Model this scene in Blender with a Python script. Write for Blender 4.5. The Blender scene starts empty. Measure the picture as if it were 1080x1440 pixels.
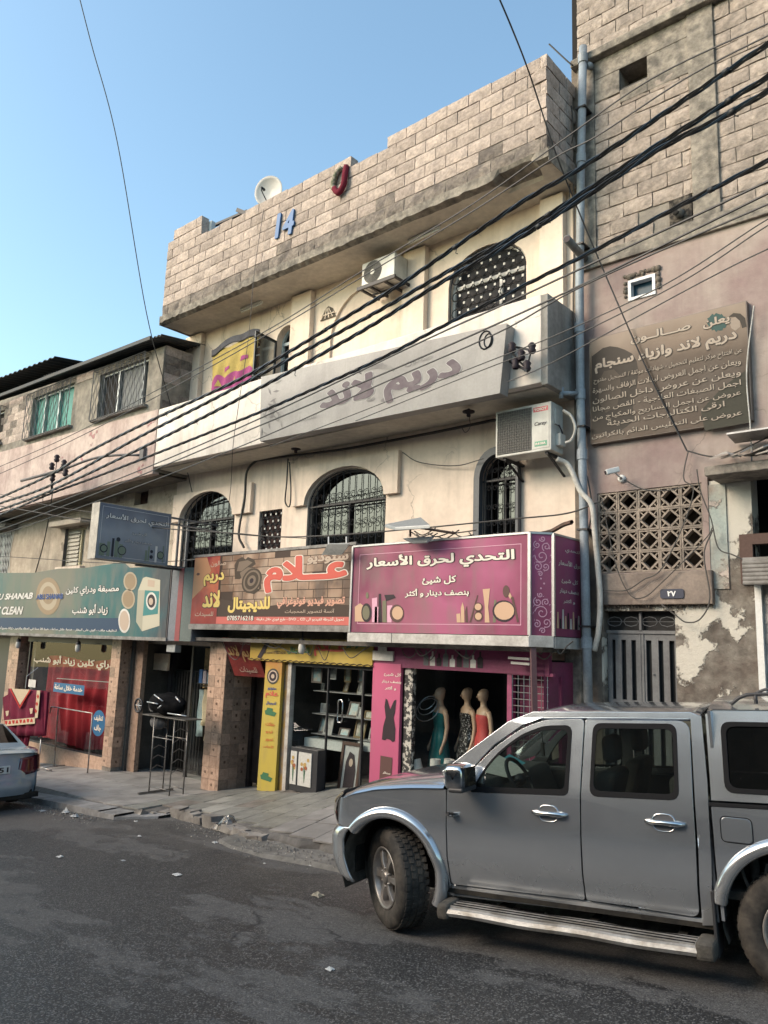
import bpy, math, random
from mathutils import Vector, Matrix
from mathutils.geometry import tessellate_polygon
random.seed(7)
SC = bpy.context.scene
COL = SC.collection
# ------------------------------------------------------------------ camera
# world frame: X along the shop fronts, Y into them, Z up, the eye at the origin (about 2 m above the street)
FPX = 1095.0
CAM = ((0.75670061, -0.08653163, -0.64800962), (0.65290267, 0.15081729, 0.74227505), (0.03350078, -0.98476719, 0.17062027))
cd = bpy.data.cameras.new('camera')
cam = bpy.data.objects.new('camera', cd); COL.objects.link(cam)
cd.sensor_fit = 'VERTICAL'; cd.sensor_height = 36; cd.lens = 36 * FPX / 1440
cd.clip_start = 0.05; cd.clip_end = 600
cam.matrix_world = Matrix(((CAM[0][0], -CAM[0][1], -CAM[0][2], 0), (CAM[1][0], -CAM[1][1], -CAM[1][2], 0), (CAM[2][0], -CAM[2][1], -CAM[2][2], 0), (0, 0, 0, 1)))
SC.camera = cam
# ------------------------------------------------------------------ sky and sun
SUN_EL, SUN_DIR = math.radians(31), Vector((0.55, 0.84, 0)).normalized()     # horizontal direction the light travels
w = bpy.data.worlds.new('World'); SC.world = w; w.use_nodes = True
nt = w.node_tree; bg = nt.nodes['Background']
sky = nt.nodes.new('ShaderNodeTexSky'); sky.sky_type = 'NISHITA'; sky.sun_disc = False
sky.sun_elevation = SUN_EL; sky.sun_rotation = math.atan2(-SUN_DIR.x, -SUN_DIR.y)
sky.air_density = 1.0; sky.dust_density = 2.0; sky.ozone_density = 0.6
tint = nt.nodes.new('ShaderNodeMix'); tint.data_type = 'RGBA'; tint.blend_type = 'MULTIPLY'; tint.inputs[0].default_value = 1; tint.inputs[7].default_value = (0.90, 1.04, 0.97, 1)
nt.links.new(sky.outputs[0], tint.inputs[6]); nt.links.new(tint.outputs[2], bg.inputs[0]); bg.inputs[1].default_value = 0.148
sl = bpy.data.lights.new('sun', 'SUN'); sun = bpy.data.objects.new('sun', sl); COL.objects.link(sun)
sl.energy = 1.35; sl.angle = math.radians(28); sl.color = (1.0, 0.74, 0.60)
ld = Vector((SUN_DIR.x * math.cos(SUN_EL), SUN_DIR.y * math.cos(SUN_EL), -math.sin(SUN_EL)))
sun.rotation_euler = ld.to_track_quat('-Z', 'Y').to_euler()
SC.view_settings.view_transform = 'Standard'; SC.view_settings.look = 'None'
SC.view_settings.exposure = 1.22; SC.view_settings.gamma = 1.0; SC.view_settings.use_curve_mapping = False
SC.cycles.max_bounces = 6; SC.cycles.transparent_max_bounces = 12
# ------------------------------------------------------------------ measuring helpers (photo pixel -> point on a real plane)
def ray(x, y):
    a, b = (x - 540) / FPX, (y - 720) / FPX
    return Vector([r[0] * a + r[1] * b + r[2] for r in CAM])
def FY(x, y, Y):
    r = ray(x, y); r = r * (Y / r.y); return (r.x, r.z)
def FX(x, y, X):
    r = ray(x, y); r = r * (X / r.x); return (r.y, r.z)
def P3(x, y, Y):
    r = ray(x, y); return r * (Y / r.y)
def road_z(x): return -1.937 + 0.068 * x
def RD(x, y, off=0.0):
    r = ray(x, y); t = (-1.937 + off) / (r.z - 0.068 * r.x); return r * t
# ------------------------------------------------------------------ materials
def N(nt, typ, **kw):
    n = nt.nodes.new('ShaderNode' + typ)
    for k, v in kw.items(): setattr(n, k, v)
    return n
def L(nt, a, b): nt.links.new(a, b)
def c4(c): return (c[0], c[1], c[2], 1)
_M = {}
def mat(name, c, c2=None, sc=2.0, rough=0.8, metal=0.0, bump=0.0, bsc=60.0, streak=0.0, streak_c=None, spots=None, vary=0.0, fine=0.15, local=False, spec=None, coat=0.0, lo=0.4, hi=0.62, thr=0.6, srough=None, ssc=1.0, cracks=0.0):
    """c base, c2 worn/second colour in patches, streak = dirt running down, spots = colour of flaked patches, vary = per-piece variation."""
    if name in _M: return _M[name]
    m = bpy.data.materials.new(name); m.use_nodes = True; nt = m.node_tree
    b = nt.nodes['Principled BSDF']
    if local: pos = N(nt, 'TexCoord').outputs['Object']
    else: pos = N(nt, 'NewGeometry').outputs['Position']
    def noise(scale, detail=5, stretch=None, ro=0.6):
        n = N(nt, 'TexNoise'); n.inputs['Scale'].default_value = scale; n.inputs['Detail'].default_value = detail; n.inputs['Roughness'].default_value = ro
        if stretch:
            mp = N(nt, 'Mapping'); mp.inputs['Scale'].default_value = stretch; L(nt, pos, mp.inputs[0]); L(nt, mp.outputs[0], n.inputs['Vector'])
        else: L(nt, pos, n.inputs['Vector'])
        return n.outputs['Fac']
    def ramp(fac, a, z):
        r = N(nt, 'MapRange'); r.inputs['From Min'].default_value = a; r.inputs['From Max'].default_value = z; L(nt, fac, r.inputs['Value']); return r.outputs[0]
    def mix(fac, A, B, bt='MIX'):
        x = N(nt, 'Mix', data_type='RGBA', blend_type=bt)
        if isinstance(fac, float): x.inputs[0].default_value = fac
        else: L(nt, fac, x.inputs[0])
        for i, v in ((6, A), (7, B)):
            if isinstance(v, tuple): x.inputs[i].default_value = c4(v)
            else: L(nt, v, x.inputs[i])
        return x.outputs[2]
    def mul(fac, k):
        x = N(nt, 'Math', operation='MULTIPLY'); L(nt, fac, x.inputs[0]); x.inputs[1].default_value = k; return x.outputs[0]
    col = tuple(c)
    if c2: col = mix(ramp(noise(sc, 7), lo, hi), col, tuple(c2))
    if fine:
        f = ramp(noise(bsc * 0.5, 4), 0.3, 0.7)
        g = N(nt, 'MapRange'); g.inputs['To Min'].default_value = 1 - fine; g.inputs['To Max'].default_value = 1 + fine * 0.6; L(nt, f, g.inputs[0])
        cc = N(nt, 'CombineColor'); [L(nt, g.outputs[0], cc.inputs[i]) for i in range(3)]
        col = mix(1.0, col, cc.outputs[0], 'MULTIPLY')
    if spots: 
        spm = ramp(noise(ssc * 1.7, 8, None, 0.65), thr, thr + 0.025); col = mix(spm, col, tuple(spots))
    if cracks:
        wn = N(nt, 'TexNoise'); wn.inputs['Scale'].default_value = 3; wn.inputs['Detail'].default_value = 6; L(nt, pos, wn.inputs['Vector'])
        wv = N(nt, 'Vector' + 'Math', operation='MULTIPLY_ADD'); L(nt, wn.outputs['Color'], wv.inputs[0]); wv.inputs[1].default_value = (0.5, 0.5, 0.5); L(nt, pos, wv.inputs[2])
        vo = N(nt, 'TexVoronoi', feature='DISTANCE_TO_EDGE'); vo.inputs['Scale'].default_value = 0.8; L(nt, wv.outputs[0], vo.inputs['Vector'])
        lm = N(nt, 'MapRange'); lm.inputs['From Min'].default_value = 0.0; lm.inputs['From Max'].default_value = 0.010; lm.inputs['To Min'].default_value = 1; lm.inputs['To Max'].default_value = 0; L(nt, vo.outputs['Distance'], lm.inputs[0])
        cm = N(nt, 'Math', operation='MULTIPLY'); L(nt, lm.outputs[0], cm.inputs[0]); L(nt, ramp(noise(0.6, 3), 0.5, 0.56), cm.inputs[1]); col = mix(mul(cm.outputs[0], cracks), col, (0.10, 0.085, 0.07))
    if streak:
        s1 = noise(1.0, 6, (7.0, 7.0, 0.5)); s2 = noise(1.3, 4)
        mm = N(nt, 'Math', operation='MULTIPLY'); L(nt, ramp(s1, 0.45, 0.75), mm.inputs[0]); L(nt, ramp(s2, 0.35, 0.65), mm.inputs[1])
        col = mix(mul(mm.outputs[0], streak), col, tuple(streak_c or (0.10, 0.09, 0.08)))
    if vary:
        oi = N(nt, 'ObjectInfo'); g = N(nt, 'MapRange'); g.inputs['To Min'].default_value = 1 - vary; g.inputs['To Max'].default_value = 1 + vary * 0.7; L(nt, oi.outputs['Random'], g.inputs[0])
        cc = N(nt, 'CombineColor'); [L(nt, g.outputs[0], cc.inputs[i]) for i in range(3)]
        col = mix(1.0, col, cc.outputs[0], 'MULTIPLY')
    if isinstance(col, tuple): b.inputs['Base Color'].default_value = c4(col)
    else: L(nt, col, b.inputs['Base Color'])
    b.inputs['Roughness'].default_value = rough; b.inputs['Metallic'].default_value = metal
    if spec is None and (name.startswith('print') or rough > 0.75): spec = 0.2
    if spec is not None: b.inputs['Specular IOR Level'].default_value = spec
    if coat: b.inputs['Coat Weight'].default_value = coat; b.inputs['Coat Roughness'].default_value = 0.06
    if srough:
        r = N(nt, 'MapRange'); r.inputs['To Min'].default_value = srough[0]; r.inputs['To Max'].default_value = srough[1]; L(nt, ramp(noise(sc * 1.5, 5), 0.3, 0.7), r.inputs[0]); L(nt, r.outputs[0], b.inputs['Roughness'])
    if bump:
        bp = N(nt, 'Bump'); bp.inputs['Strength'].default_value = min(1.0, bump); bp.inputs['Distance'].default_value = 0.02
        L(nt, noise(bsc, 8, None, 0.7), bp.inputs['Height']); L(nt, bp.outputs[0], b.inputs['Normal'])
        if spots:
            b2 = N(nt, 'Bump'); b2.inputs['Strength'].default_value = 0.8; b2.inputs['Distance'].default_value = 0.02; L(nt, spm, b2.inputs['Height']); L(nt, bp.outputs[0], b2.inputs['Normal']); L(nt, b2.outputs[0], b.inputs['Normal'])
    _M[name] = m; return m
def glass(name, tint=(0.35, 0.4, 0.4), ior=1.5, rough=0.02):
    if name in _M: return _M[name]
    m = bpy.data.materials.new(name); m.use_nodes = True; nt = m.node_tree; nt.nodes.clear()
    o = N(nt, 'OutputMaterial'); t = N(nt, 'BsdfTransparent'); g = N(nt, 'BsdfGlossy'); f = N(nt, 'Fresnel'); x = N(nt, 'MixShader')
    t.inputs[0].default_value = c4(tint); g.inputs['Roughness'].default_value = rough; gm = N(nt, 'NewGeometry'); mr = N(nt, 'MapRange'); mr.inputs['To Min'].default_value = ior; mr.inputs['To Max'].default_value = 1 / ior; L(nt, gm.outputs['Backfacing'], mr.inputs[0]); L(nt, mr.outputs[0], f.inputs[0])
    k = N(nt, 'Math', operation='MULTIPLY_ADD'); k.inputs[1].default_value = 1.1; k.inputs[2].default_value = 0.03; L(nt, f.outputs[0], k.inputs[0])
    L(nt, k.outputs[0], x.inputs[0]); L(nt, t.outputs[0], x.inputs[1]); L(nt, g.outputs[0], x.inputs[2]); L(nt, x.outputs[0], o.inputs[0])
    _M[name] = m; return m
def grad(name, stops, x0, x1, axis='X', rough=0.5, n=0.25, nsc=1.5, dirt=0.35):
    """printed background: colour stops along one axis with a soft cloudy print and street dirt"""
    m = bpy.data.materials.new(name); m.use_nodes = True; nt = m.node_tree; b = nt.nodes['Principled BSDF']
    pos = N(nt, 'NewGeometry').outputs['Position']; s = N(nt, 'SeparateXYZ'); L(nt, pos, s.inputs[0])
    r = N(nt, 'MapRange'); r.inputs['From Min'].default_value = x0; r.inputs['From Max'].default_value = x1; L(nt, s.outputs[axis], r.inputs[0])
    no = N(nt, 'TexNoise'); no.inputs['Scale'].default_value = nsc; no.inputs['Detail'].default_value = 3; L(nt, pos, no.inputs['Vector'])
    a = N(nt, 'MapRange'); a.inputs['To Min'].default_value = -n; a.inputs['To Max'].default_value = n; a.inputs['From Min'].default_value = 0.3; a.inputs['From Max'].default_value = 0.7; L(nt, no.outputs['Fac'], a.inputs[0])
    ad = N(nt, 'Math', operation='ADD', use_clamp=True); L(nt, r.outputs[0], ad.inputs[0]); L(nt, a.outputs[0], ad.inputs[1])
    cr = N(nt, 'ValToRGB'); e = cr.color_ramp.elements
    e[0].position = stops[0][0]; e[0].color = c4(stops[0][1]); e[1].position = stops[-1][0]; e[1].color = c4(stops[-1][1])
    for p, c in stops[1:-1]:
        q = e.new(p); q.color = c4(c)
    L(nt, ad.outputs[0], cr.inputs[0])
    n2 = N(nt, 'TexNoise'); n2.inputs['Scale'].default_value = 2.2; n2.inputs['Detail'].default_value = 8
    mp = N(nt, 'Mapping'); mp.inputs['Scale'].default_value = (2.5, 2.5, 0.8); L(nt, pos, mp.inputs[0]); L(nt, mp.outputs[0], n2.inputs['Vector'])
    d = N(nt, 'MapRange'); d.inputs['From Min'].default_value = 0.45; d.inputs['From Max'].default_value = 0.8; d.inputs['To Max'].default_value = dirt; L(nt, n2.outputs['Fac'], d.inputs[0])
    x = N(nt, 'Mix', data_type='RGBA'); L(nt, d.outputs[0], x.inputs[0]); L(nt, cr.outputs[0], x.inputs[6]); x.inputs[7].default_value = (0.17, 0.15, 0.13, 1)
    L(nt, x.outputs[2], b.inputs['Base Color']); b.inputs['Roughness'].default_value = rough; b.inputs['Specular IOR Level'].default_value = 0.22
    return m
# ------------------------------------------------------------------ mesh helpers
class MB:
    def __init__(s): s.v = []; s.f = []; s.mi = []; s.sm = []
    def add(s, vs, fs, mi=0, smooth=False):
        o = len(s.v); s.v += [tuple(v) for v in vs]
        for f in fs: s.f.append([i + o for i in f]); s.mi.append(mi); s.sm.append(smooth)
        return s
    def box(s, x0, x1, y0, y1, z0, z1, mi=0):
        vs = [(x, y, z) for x in (x0, x1) for y in (y0, y1) for z in (z0, z1)]
        return s.add(vs, [(0, 1, 3, 2), (4, 6, 7, 5), (0, 4, 5, 1), (2, 3, 7, 6), (0, 2, 6, 4), (1, 5, 7, 3)], mi)
    def bar(s, p, q, a, b, up=(0, 0, 1), mi=0):
        """rectangular bar from p to q, a wide, b high (along up)"""
        p, q = Vector(p), Vector(q); d = (q - p).normalized(); up = Vector(up)
        if abs(d.dot(up)) > 0.95: up = Vector((0, 1, 0))
        r = d.cross(up).normalized() * a / 2; u = r.normalized().cross(d).normalized() * b / 2
        vs = [c + i * r + j * u for c in (p, q) for i, j in ((-1, -1), (1, -1), (1, 1), (-1, 1))]
        return s.add(vs, [(3, 2, 1, 0), (4, 5, 6, 7), (0, 1, 5, 4), (1, 2, 6, 5), (2, 3, 7, 6), (3, 0, 4, 7)], mi)
    def tube(s, pts, r, n=6, mi=0, closed=False, caps=True):
        pts = [Vector(p) for p in pts]; k = len(pts); rs = r if isinstance(r, (list, tuple)) else [r] * k
        rings = []; prev = None
        for i, p in enumerate(pts):
            a = pts[(i - 1) % k] if (closed or i > 0) else p; b = pts[(i + 1) % k] if (closed or i < k - 1) else p
            d = (b - a).normalized() if (b - a).length > 1e-9 else Vector((0, 0, 1))
            if prev is None:
                prev = d.cross(Vector((0, 0, 1)));
                if prev.length < 0.1: prev = d.cross(Vector((1, 0, 0)))
            e = (prev - d * prev.dot(d)).normalized(); prev = e; g = d.cross(e)
            rings.append([p + (e * math.cos(t) + g * math.sin(t)) * rs[i] for t in [2 * math.pi * j / n for j in range(n)]])
        vs = [v for rg in rings for v in rg]; fs = []
        for i in range(k if closed else k - 1):
            for j in range(n):
                a, b = i * n, ((i + 1) % k) * n; j2 = (j + 1) % n
                fs.append((a + j, a + j2, b + j2, b + j))
        if caps and not closed: fs.append(tuple(reversed(range(n)))); fs.append(tuple(range((k - 1) * n, k * n)))
        return s.add(vs, fs, mi, n > 5)
    def lathe(s, prof, c, ax=(0, 0, 1), n=24, mi=0, smooth=True):
        """prof = [(radius, height)] about the axis ax through c"""
        c = Vector(c); ax = Vector(ax).normalized(); e = ax.orthogonal().normalized(); g = ax.cross(e); k = len(prof); vs = []
        for r, h in prof:
            for j in range(n):
                t = 2 * math.pi * j / n; vs.append(c + ax * h + (e * math.cos(t) + g * math.sin(t)) * r)
        fs = [(i * n + j, i * n + (j + 1) % n, (i + 1) * n + (j + 1) % n, (i + 1) * n + j) for i in range(k - 1) for j in range(n)]
        return s.add(vs, fs, mi, smooth)
    def disc(s, c, ax, r, n=20, mi=0):
        c = Vector(c); ax = Vector(ax).normalized(); e = ax.orthogonal().normalized(); g = ax.cross(e)
        return s.add([c + (e * math.cos(2 * math.pi * j / n) + g * math.sin(2 * math.pi * j / n)) * r for j in range(n)], [tuple(range(n))], mi)
    def ball(s, c, r, n=10, k=6, mi=0, sz=1.0):
        return s.lathe([(max(1e-4, r * math.sin(math.pi * i / k)), -r * sz * math.cos(math.pi * i / k)) for i in range(k + 1)], c, (0, 0, 1), n, mi)
    def poly(s, loops, f, d=None, mi=0):
        """flat or mapped polygon with holes: loops of (a, b); f(a, b) -> point; d = depth vector for all edges"""
        P = [[Vector((a, b, 0)) for a, b in lp] for lp in loops]
        tris = tessellate_polygon(P); flat = [p for lp in loops for p in lp]
        vs = [Vector(f(a, b)) for a, b in flat]; s.add(vs, [tuple(t) for t in tris], mi)
        if d is not None:
            d = Vector(d); o = 0
            for lp in loops:
                k = len(lp); e = vs[o:o + k]; s.add(e + [p + d for p in e], [(i, (i + 1) % k, k + (i + 1) % k, k + i) for i in range(k)], mi); o += k
        return s
    def prism(s, pts, f, d, mi=0, mj=None):
        """closed solid: outline pts (a, b) mapped by f, extruded by the vector d"""
        P = [[Vector((a, b, 0)) for a, b in pts]]; tris = [tuple(t) for t in tessellate_polygon(P)]
        e = [Vector(f(a, b)) for a, b in pts]; d = Vector(d); k = len(e)
        s.add(e, tris, mi); s.add([p + d for p in e], [tuple(reversed(t)) for t in tris], mi)
        s.add(e + [p + d for p in e], [(i, (i + 1) % k, k + (i + 1) % k, k + i) for i in range(k)], mi if mj is None else mj)
        return s
    def grid(s, f, nu, nv, mi=0, smooth=True):
        vs = [f(i / nu, j / nv) for i in range(nu + 1) for j in range(nv + 1)]
        fs = [(i * (nv + 1) + j, (i + 1) * (nv + 1) + j, (i + 1) * (nv + 1) + j + 1, i * (nv + 1) + j + 1) for i in range(nu) for j in range(nv)]
        return s.add(vs, fs, mi, smooth)
    def mesh(s, name, mats, clean=True):
        me = bpy.data.meshes.new(name); me.from_pydata([tuple(v) for v in s.v], [], s.f)
        for m in (mats if isinstance(mats, (list, tuple)) else [mats]): me.materials.append(m)
        me.polygons.foreach_set('material_index', s.mi); me.polygons.foreach_set('use_smooth', s.sm); me.validate(); me.update()
        if clean:
            import bmesh
            bm = bmesh.new(); bm.from_mesh(me); bmesh.ops.recalc_face_normals(bm, faces=bm.faces); bm.to_mesh(me); bm.free()
        return me
    def build(s, name, mats, parent=None, clean=True, **kw):
        o = bpy.data.objects.new(name, s.mesh(name, mats, clean)); COL.objects.link(o)
        if parent: o.parent = parent
        for k, v in kw.items(): o[k] = v
        return o
def link(name, me, parent=None, loc=(0, 0, 0), rot=None, scale=None, **kw):
    o = bpy.data.objects.new(name, me); COL.objects.link(o); o.location = loc
    if rot: o.rotation_euler = rot
    if scale: o.scale = scale
    if parent: o.parent = parent
    for k, v in kw.items(): o[k] = v
    return o
def thing(name, label, cat, loc=(0, 0, 0), group=None, kind=None):
    """an Empty; children are given in world coordinates, so it stays at the origin unless loc is set"""
    o = bpy.data.objects.new(name, None); COL.objects.link(o); o.location = loc; o.empty_display_size = 0.2
    o['label'] = label; o['category'] = cat
    if group: o['group'] = group
    if kind: o['kind'] = kind
    return o
def tag(o, label, cat, group=None):
    o['label'] = label; o['category'] = cat
    if group: o['group'] = group
    return o
def bevel(o, wd=0.006, seg=2, ang=40):
    m = o.modifiers.new('bevel', 'BEVEL'); m.width = wd; m.segments = seg; m.limit_method = 'ANGLE'; m.angle_limit = math.radians(ang); m.harden_normals = False
    return o
def solid(o, t=0.02, off=-1):
    m = o.modifiers.new('thick', 'SOLIDIFY'); m.thickness = t; m.offset = off; return o
def arc(cx, cz, r, a0, a1, n, rz=None):
    rz = rz or r
    return [(cx + r * math.cos(math.radians(a0 + (a1 - a0) * i / n)), cz + rz * math.sin(math.radians(a0 + (a1 - a0) * i / n))) for i in range(n + 1)]
def arched(x0, x1, z0, zs, zt, n=12):
    """opening outline with an arched head"""
    return [(x0, z0), (x1, z0)] + arc((x0 + x1) / 2, zs, (x1 - x0) / 2, 0, 180, n, zt - zs)
def rect(x0, x1, z0, z1): return [(x0, z0), (x1, z0), (x1, z1), (x0, z1)]
def smooth_path(pts, n=8):
    """Catmull-Rom through 3D points"""
    P = [Vector(p) for p in pts]; P = [2 * P[0] - P[1]] + P + [2 * P[-1] - P[-2]]; out = []
    for i in range(1, len(P) - 2):
        a, b, c, d = P[i - 1:i + 3]
        for k in range(n):
            t = k / n; out.append(0.5 * ((2 * b) + (c - a) * t + (2 * a - 5 * b + 4 * c - d) * t * t + (3 * b - a - 3 * c + d) * t ** 3))
    out.append(P[-2]); return out
# ------------------------------------------------------------------ lettering (Arabic letters are joined here, then set right to left)
AR = {}; _b = 0xFE80
for ch, n in zip('ءآأؤإئابةتثجحخدذرزسشصضطظعغفقكلمنهوىي', (1, 2, 2, 2, 2, 4, 2, 4, 2, 4, 4, 4, 4, 4, 2, 2, 2, 2, 4, 4, 4, 4, 4, 4, 4, 4, 4, 4, 4, 4, 4, 4, 4, 2, 2, 4)):
    AR[ch] = (_b, n); _b += n
LA = {'آ': 0xFEF5, 'أ': 0xFEF7, 'إ': 0xFEF9, 'ا': 0xFEFB}
def shape(s):
    if all(ord(c) < 0x600 for c in s): return s
    out = []; i = 0; dual = lambda c: c == 'ـ' or (c in AR and AR[c][1] == 4); joins = lambda c: c == 'ـ' or (c in AR and AR[c][1] > 1)
    while i < len(s):
        c = s[i]; prev = i > 0 and dual(s[i - 1])
        if c == 'ل' and i + 1 < len(s) and s[i + 1] in LA: out.append(chr(LA[s[i + 1]] + (1 if prev else 0))); i += 2; continue
        if c in AR:
            b, n = AR[c]; nxt = n == 4 and i + 1 < len(s) and joins(s[i + 1])
            out.append(chr(b + ((3 if prev and nxt else 1 if prev else 2 if nxt else 0) if n == 4 else (1 if prev and n > 1 else 0))))
        else: out.append(c)
        i += 1
    res = []; run = []
    for c in reversed(out):
        if (c.isascii() and (c.isalnum() or c in '._')) or 0x660 <= ord(c) <= 0x669: run.append(c)
        else: res += reversed(run); run = []; res.append(c)
    return ''.join(res + list(reversed(run)))
_G = {}
import numpy as np
def glyph(splines, bold, h=0.024):
    """outline -> distance field -> flat mesh grown by `bold`: overlapping strokes of a letter merge instead of cutting holes"""
    A = []; B = []
    for sp in splines:
        pts = []
        for k in range(len(sp)):
            p0, h0, h1, p1 = sp[k][0], sp[k][2], sp[(k + 1) % len(sp)][1], sp[(k + 1) % len(sp)][0]
            for t in (0, .25, .5, .75): u = 1 - t; pts.append((u ** 3 * p0[0] + 3 * u * u * t * h0[0] + 3 * u * t * t * h1[0] + t ** 3 * p1[0], u ** 3 * p0[1] + 3 * u * u * t * h0[1] + 3 * u * t * t * h1[1] + t ** 3 * p1[1]))
        A += pts; B += pts[1:] + pts[:1]
    A = np.array(A); B = np.array(B); E = B - A; L2 = (E ** 2).sum(1); ok = L2 > 1e-12; A, B, E, L2 = A[ok], B[ok], E[ok], L2[ok]
    m = bold + h * 1.5; x0, y0 = A.min(0) - m; x1, y1 = A.max(0) + m; nx = int((x1 - x0) / h) + 2; ny = int((y1 - y0) / h) + 2
    gx, gy = np.meshgrid(x0 + h * np.arange(nx), y0 + h * np.arange(ny), indexing='ij'); px, py = gx.ravel()[:, None], gy.ravel()[:, None]
    t = np.clip(((px - A[:, 0]) * E[:, 0] + (py - A[:, 1]) * E[:, 1]) / L2, 0, 1); d = np.sqrt(((px - A[:, 0] - t * E[:, 0]) ** 2 + (py - A[:, 1] - t * E[:, 1]) ** 2).min(1))
    left = E[:, 0] * (py - A[:, 1]) - E[:, 1] * (px - A[:, 0]); up = (A[:, 1] <= py) & (B[:, 1] > py) & (left > 0); dn = (A[:, 1] > py) & (B[:, 1] <= py) & (left < 0)
    wn = up.sum(1) - dn.sum(1); V = (np.where(wn != 0, d, -d) + bold).reshape(nx, ny); vs, fs = [], []
    for j in range(ny - 1):
        run = None
        for i in range(nx):
            c = [(i, j), (i + 1, j), (i + 1, j + 1), (i, j + 1)]; v = [V[p] if i < nx - 1 else -1 for p in c] if i < nx - 1 else [-1] * 4
            full = min(v) > 0
            if full and run is None: run = i
            if not full:
                if run is not None:
                    k = len(vs); vs += [(x0 + h * run, y0 + h * j), (x0 + h * i, y0 + h * j), (x0 + h * i, y0 + h * (j + 1)), (x0 + h * run, y0 + h * (j + 1))]; fs.append([k, k + 1, k + 2, k + 3]); run = None
                if max(v) > 0:
                    k = len(vs)
                    for a_ in range(4):
                        b_ = (a_ + 1) % 4; pa, pb = c[a_], c[b_]
                        if v[a_] > 0: vs.append((x0 + h * pa[0], y0 + h * pa[1]))
                        if (v[a_] > 0) != (v[b_] > 0): t_ = v[a_] / (v[a_] - v[b_]); vs.append((x0 + h * (pa[0] + (pb[0] - pa[0]) * t_), y0 + h * (pa[1] + (pb[1] - pa[1]) * t_)))
                    fs.append(list(range(k, len(vs))))
    return vs, fs
_T = {}; _S = {}
def text_mesh(s, bold=0.02, ext=0.0, shear=0.0):
    key = (s, bold, shear)
    if key in _T: return _T[key]
    sh = shape(s)
    if (s, shear) not in _S:
        cu = bpy.data.curves.new('lettering', 'FONT'); cu.body = sh; cu.shear = shear
        o = bpy.data.objects.new('lettering', cu); COL.objects.link(o); dg = bpy.context.evaluated_depsgraph_get(); dg.update()
        c2 = o.evaluated_get(dg).to_curve(dg); grp = {}
        for sp in c2.splines:
            if sp.type == 'BEZIER' and len(sp.bezier_points) > 2: grp.setdefault(sp.character_index, []).append([(p.co[:], p.handle_left[:], p.handle_right[:]) for p in sp.bezier_points])
        o.evaluated_get(dg).to_curve_clear(); bpy.data.objects.remove(o); bpy.data.curves.remove(cu); _S[(s, shear)] = grp
    vs, fs = [], []
    for k, (ci, sps) in enumerate(sorted(_S[(s, shear)].items())):
        x0 = min(p[0][0] for sp in sps for p in sp); gk = (sh[ci] if ci < len(sh) else ci, round(bold, 4), shear)
        if gk not in _G:
            rel = [[tuple((c[0] - x0, c[1], c[2]) for c in p) for p in sp] for sp in sps]; _G[gk] = glyph(rel, bold)
        gv, gf = _G[gk]; o_ = len(vs); vs += [(v[0] + x0, v[1], k % 4) for v in gv]; fs += [[i + o_ for i in f_] for f_ in gf]
    _T[key] = (vs, fs); return _T[key]
def text(s, box, f, m, parent, bold=0.02, ext=0.0, name='lettering', outline=None, shear=0.0, ob=0.05, gap=0.004, ref=None):
    """fit text into box=(a0, a1, b0, b1) of the surface map f(a, b, out) -> point; outline=(material) puts a bolder copy behind"""
    vs, fs = text_mesh(s, bold, ext, shear)
    x0 = min(v[0] for v in vs); x1 = max(v[0] for v in vs); y0 = min(v[1] for v in vs); y1 = max(v[1] for v in vs)
    a0, a1, b0, b1 = box; kx = (a1 - a0) / (x1 - x0); ky = (b1 - b0) / (y1 - y0)
    if outline:
        v2, f2 = text_mesh(s, bold + ob, 0.0, shear)
        q = MB(); q.add([f(a0 + (v[0] - x0) * kx, b0 + (v[1] - y0) * ky, gap + v[2] * 0.0003) for v in v2], f2)
        q.build(name, outline, parent, clean=False)
    g2 = gap * (2 if outline else 1); q = MB(); q.add([f(a0 + (v[0] - x0) * kx, b0 + (v[1] - y0) * ky, g2 + v[2] * 0.0003) for v in vs], fs)
    o = q.build(name, m, parent, clean=False)
    if ext: solid(o, ext, 0)
    return o
def onY(Y): return lambda a, b, out=0.0: (a, Y - out, b)
def onX(X): return lambda a, b, out=0.0: (X + out, a, b)
def _box(x0, y0, x1, y1, F, vp):
    """photo bounding box of a line lying along the plane -> its true box (the lean of the line in the photo is taken off)"""
    xm, ym = (x0 + x1) / 2, (y0 + y1) / 2; sl = (ym - vp[1]) / (xm - vp[0]); w_ = x1 - x0; h = max((y1 - y0) * 0.62, (y1 - y0) - abs(sl) * w_)
    return (F(x0, ym - sl * w_ / 2)[0], F(x1, ym + sl * w_ / 2)[0], F(xm, ym + h / 2)[1], F(xm, ym - h / 2)[1])
def box_px(x0, y0, x1, y1, Y): return _box(x0, y0, x1, y1, lambda x, y: FY(x, y, Y), (-739, 866))
def box_pxX(x0, y0, x1, y1, X): return _box(x0, y0, x1, y1, lambda x, y: FX(x, y, X), (1503, 942))
def tpx(s, x0, y0, x1, y1, Y, m, parent, **kw): return text(s, box_px(x0, y0, x1, y1, Y), onY(Y), m, parent, **kw)
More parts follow.
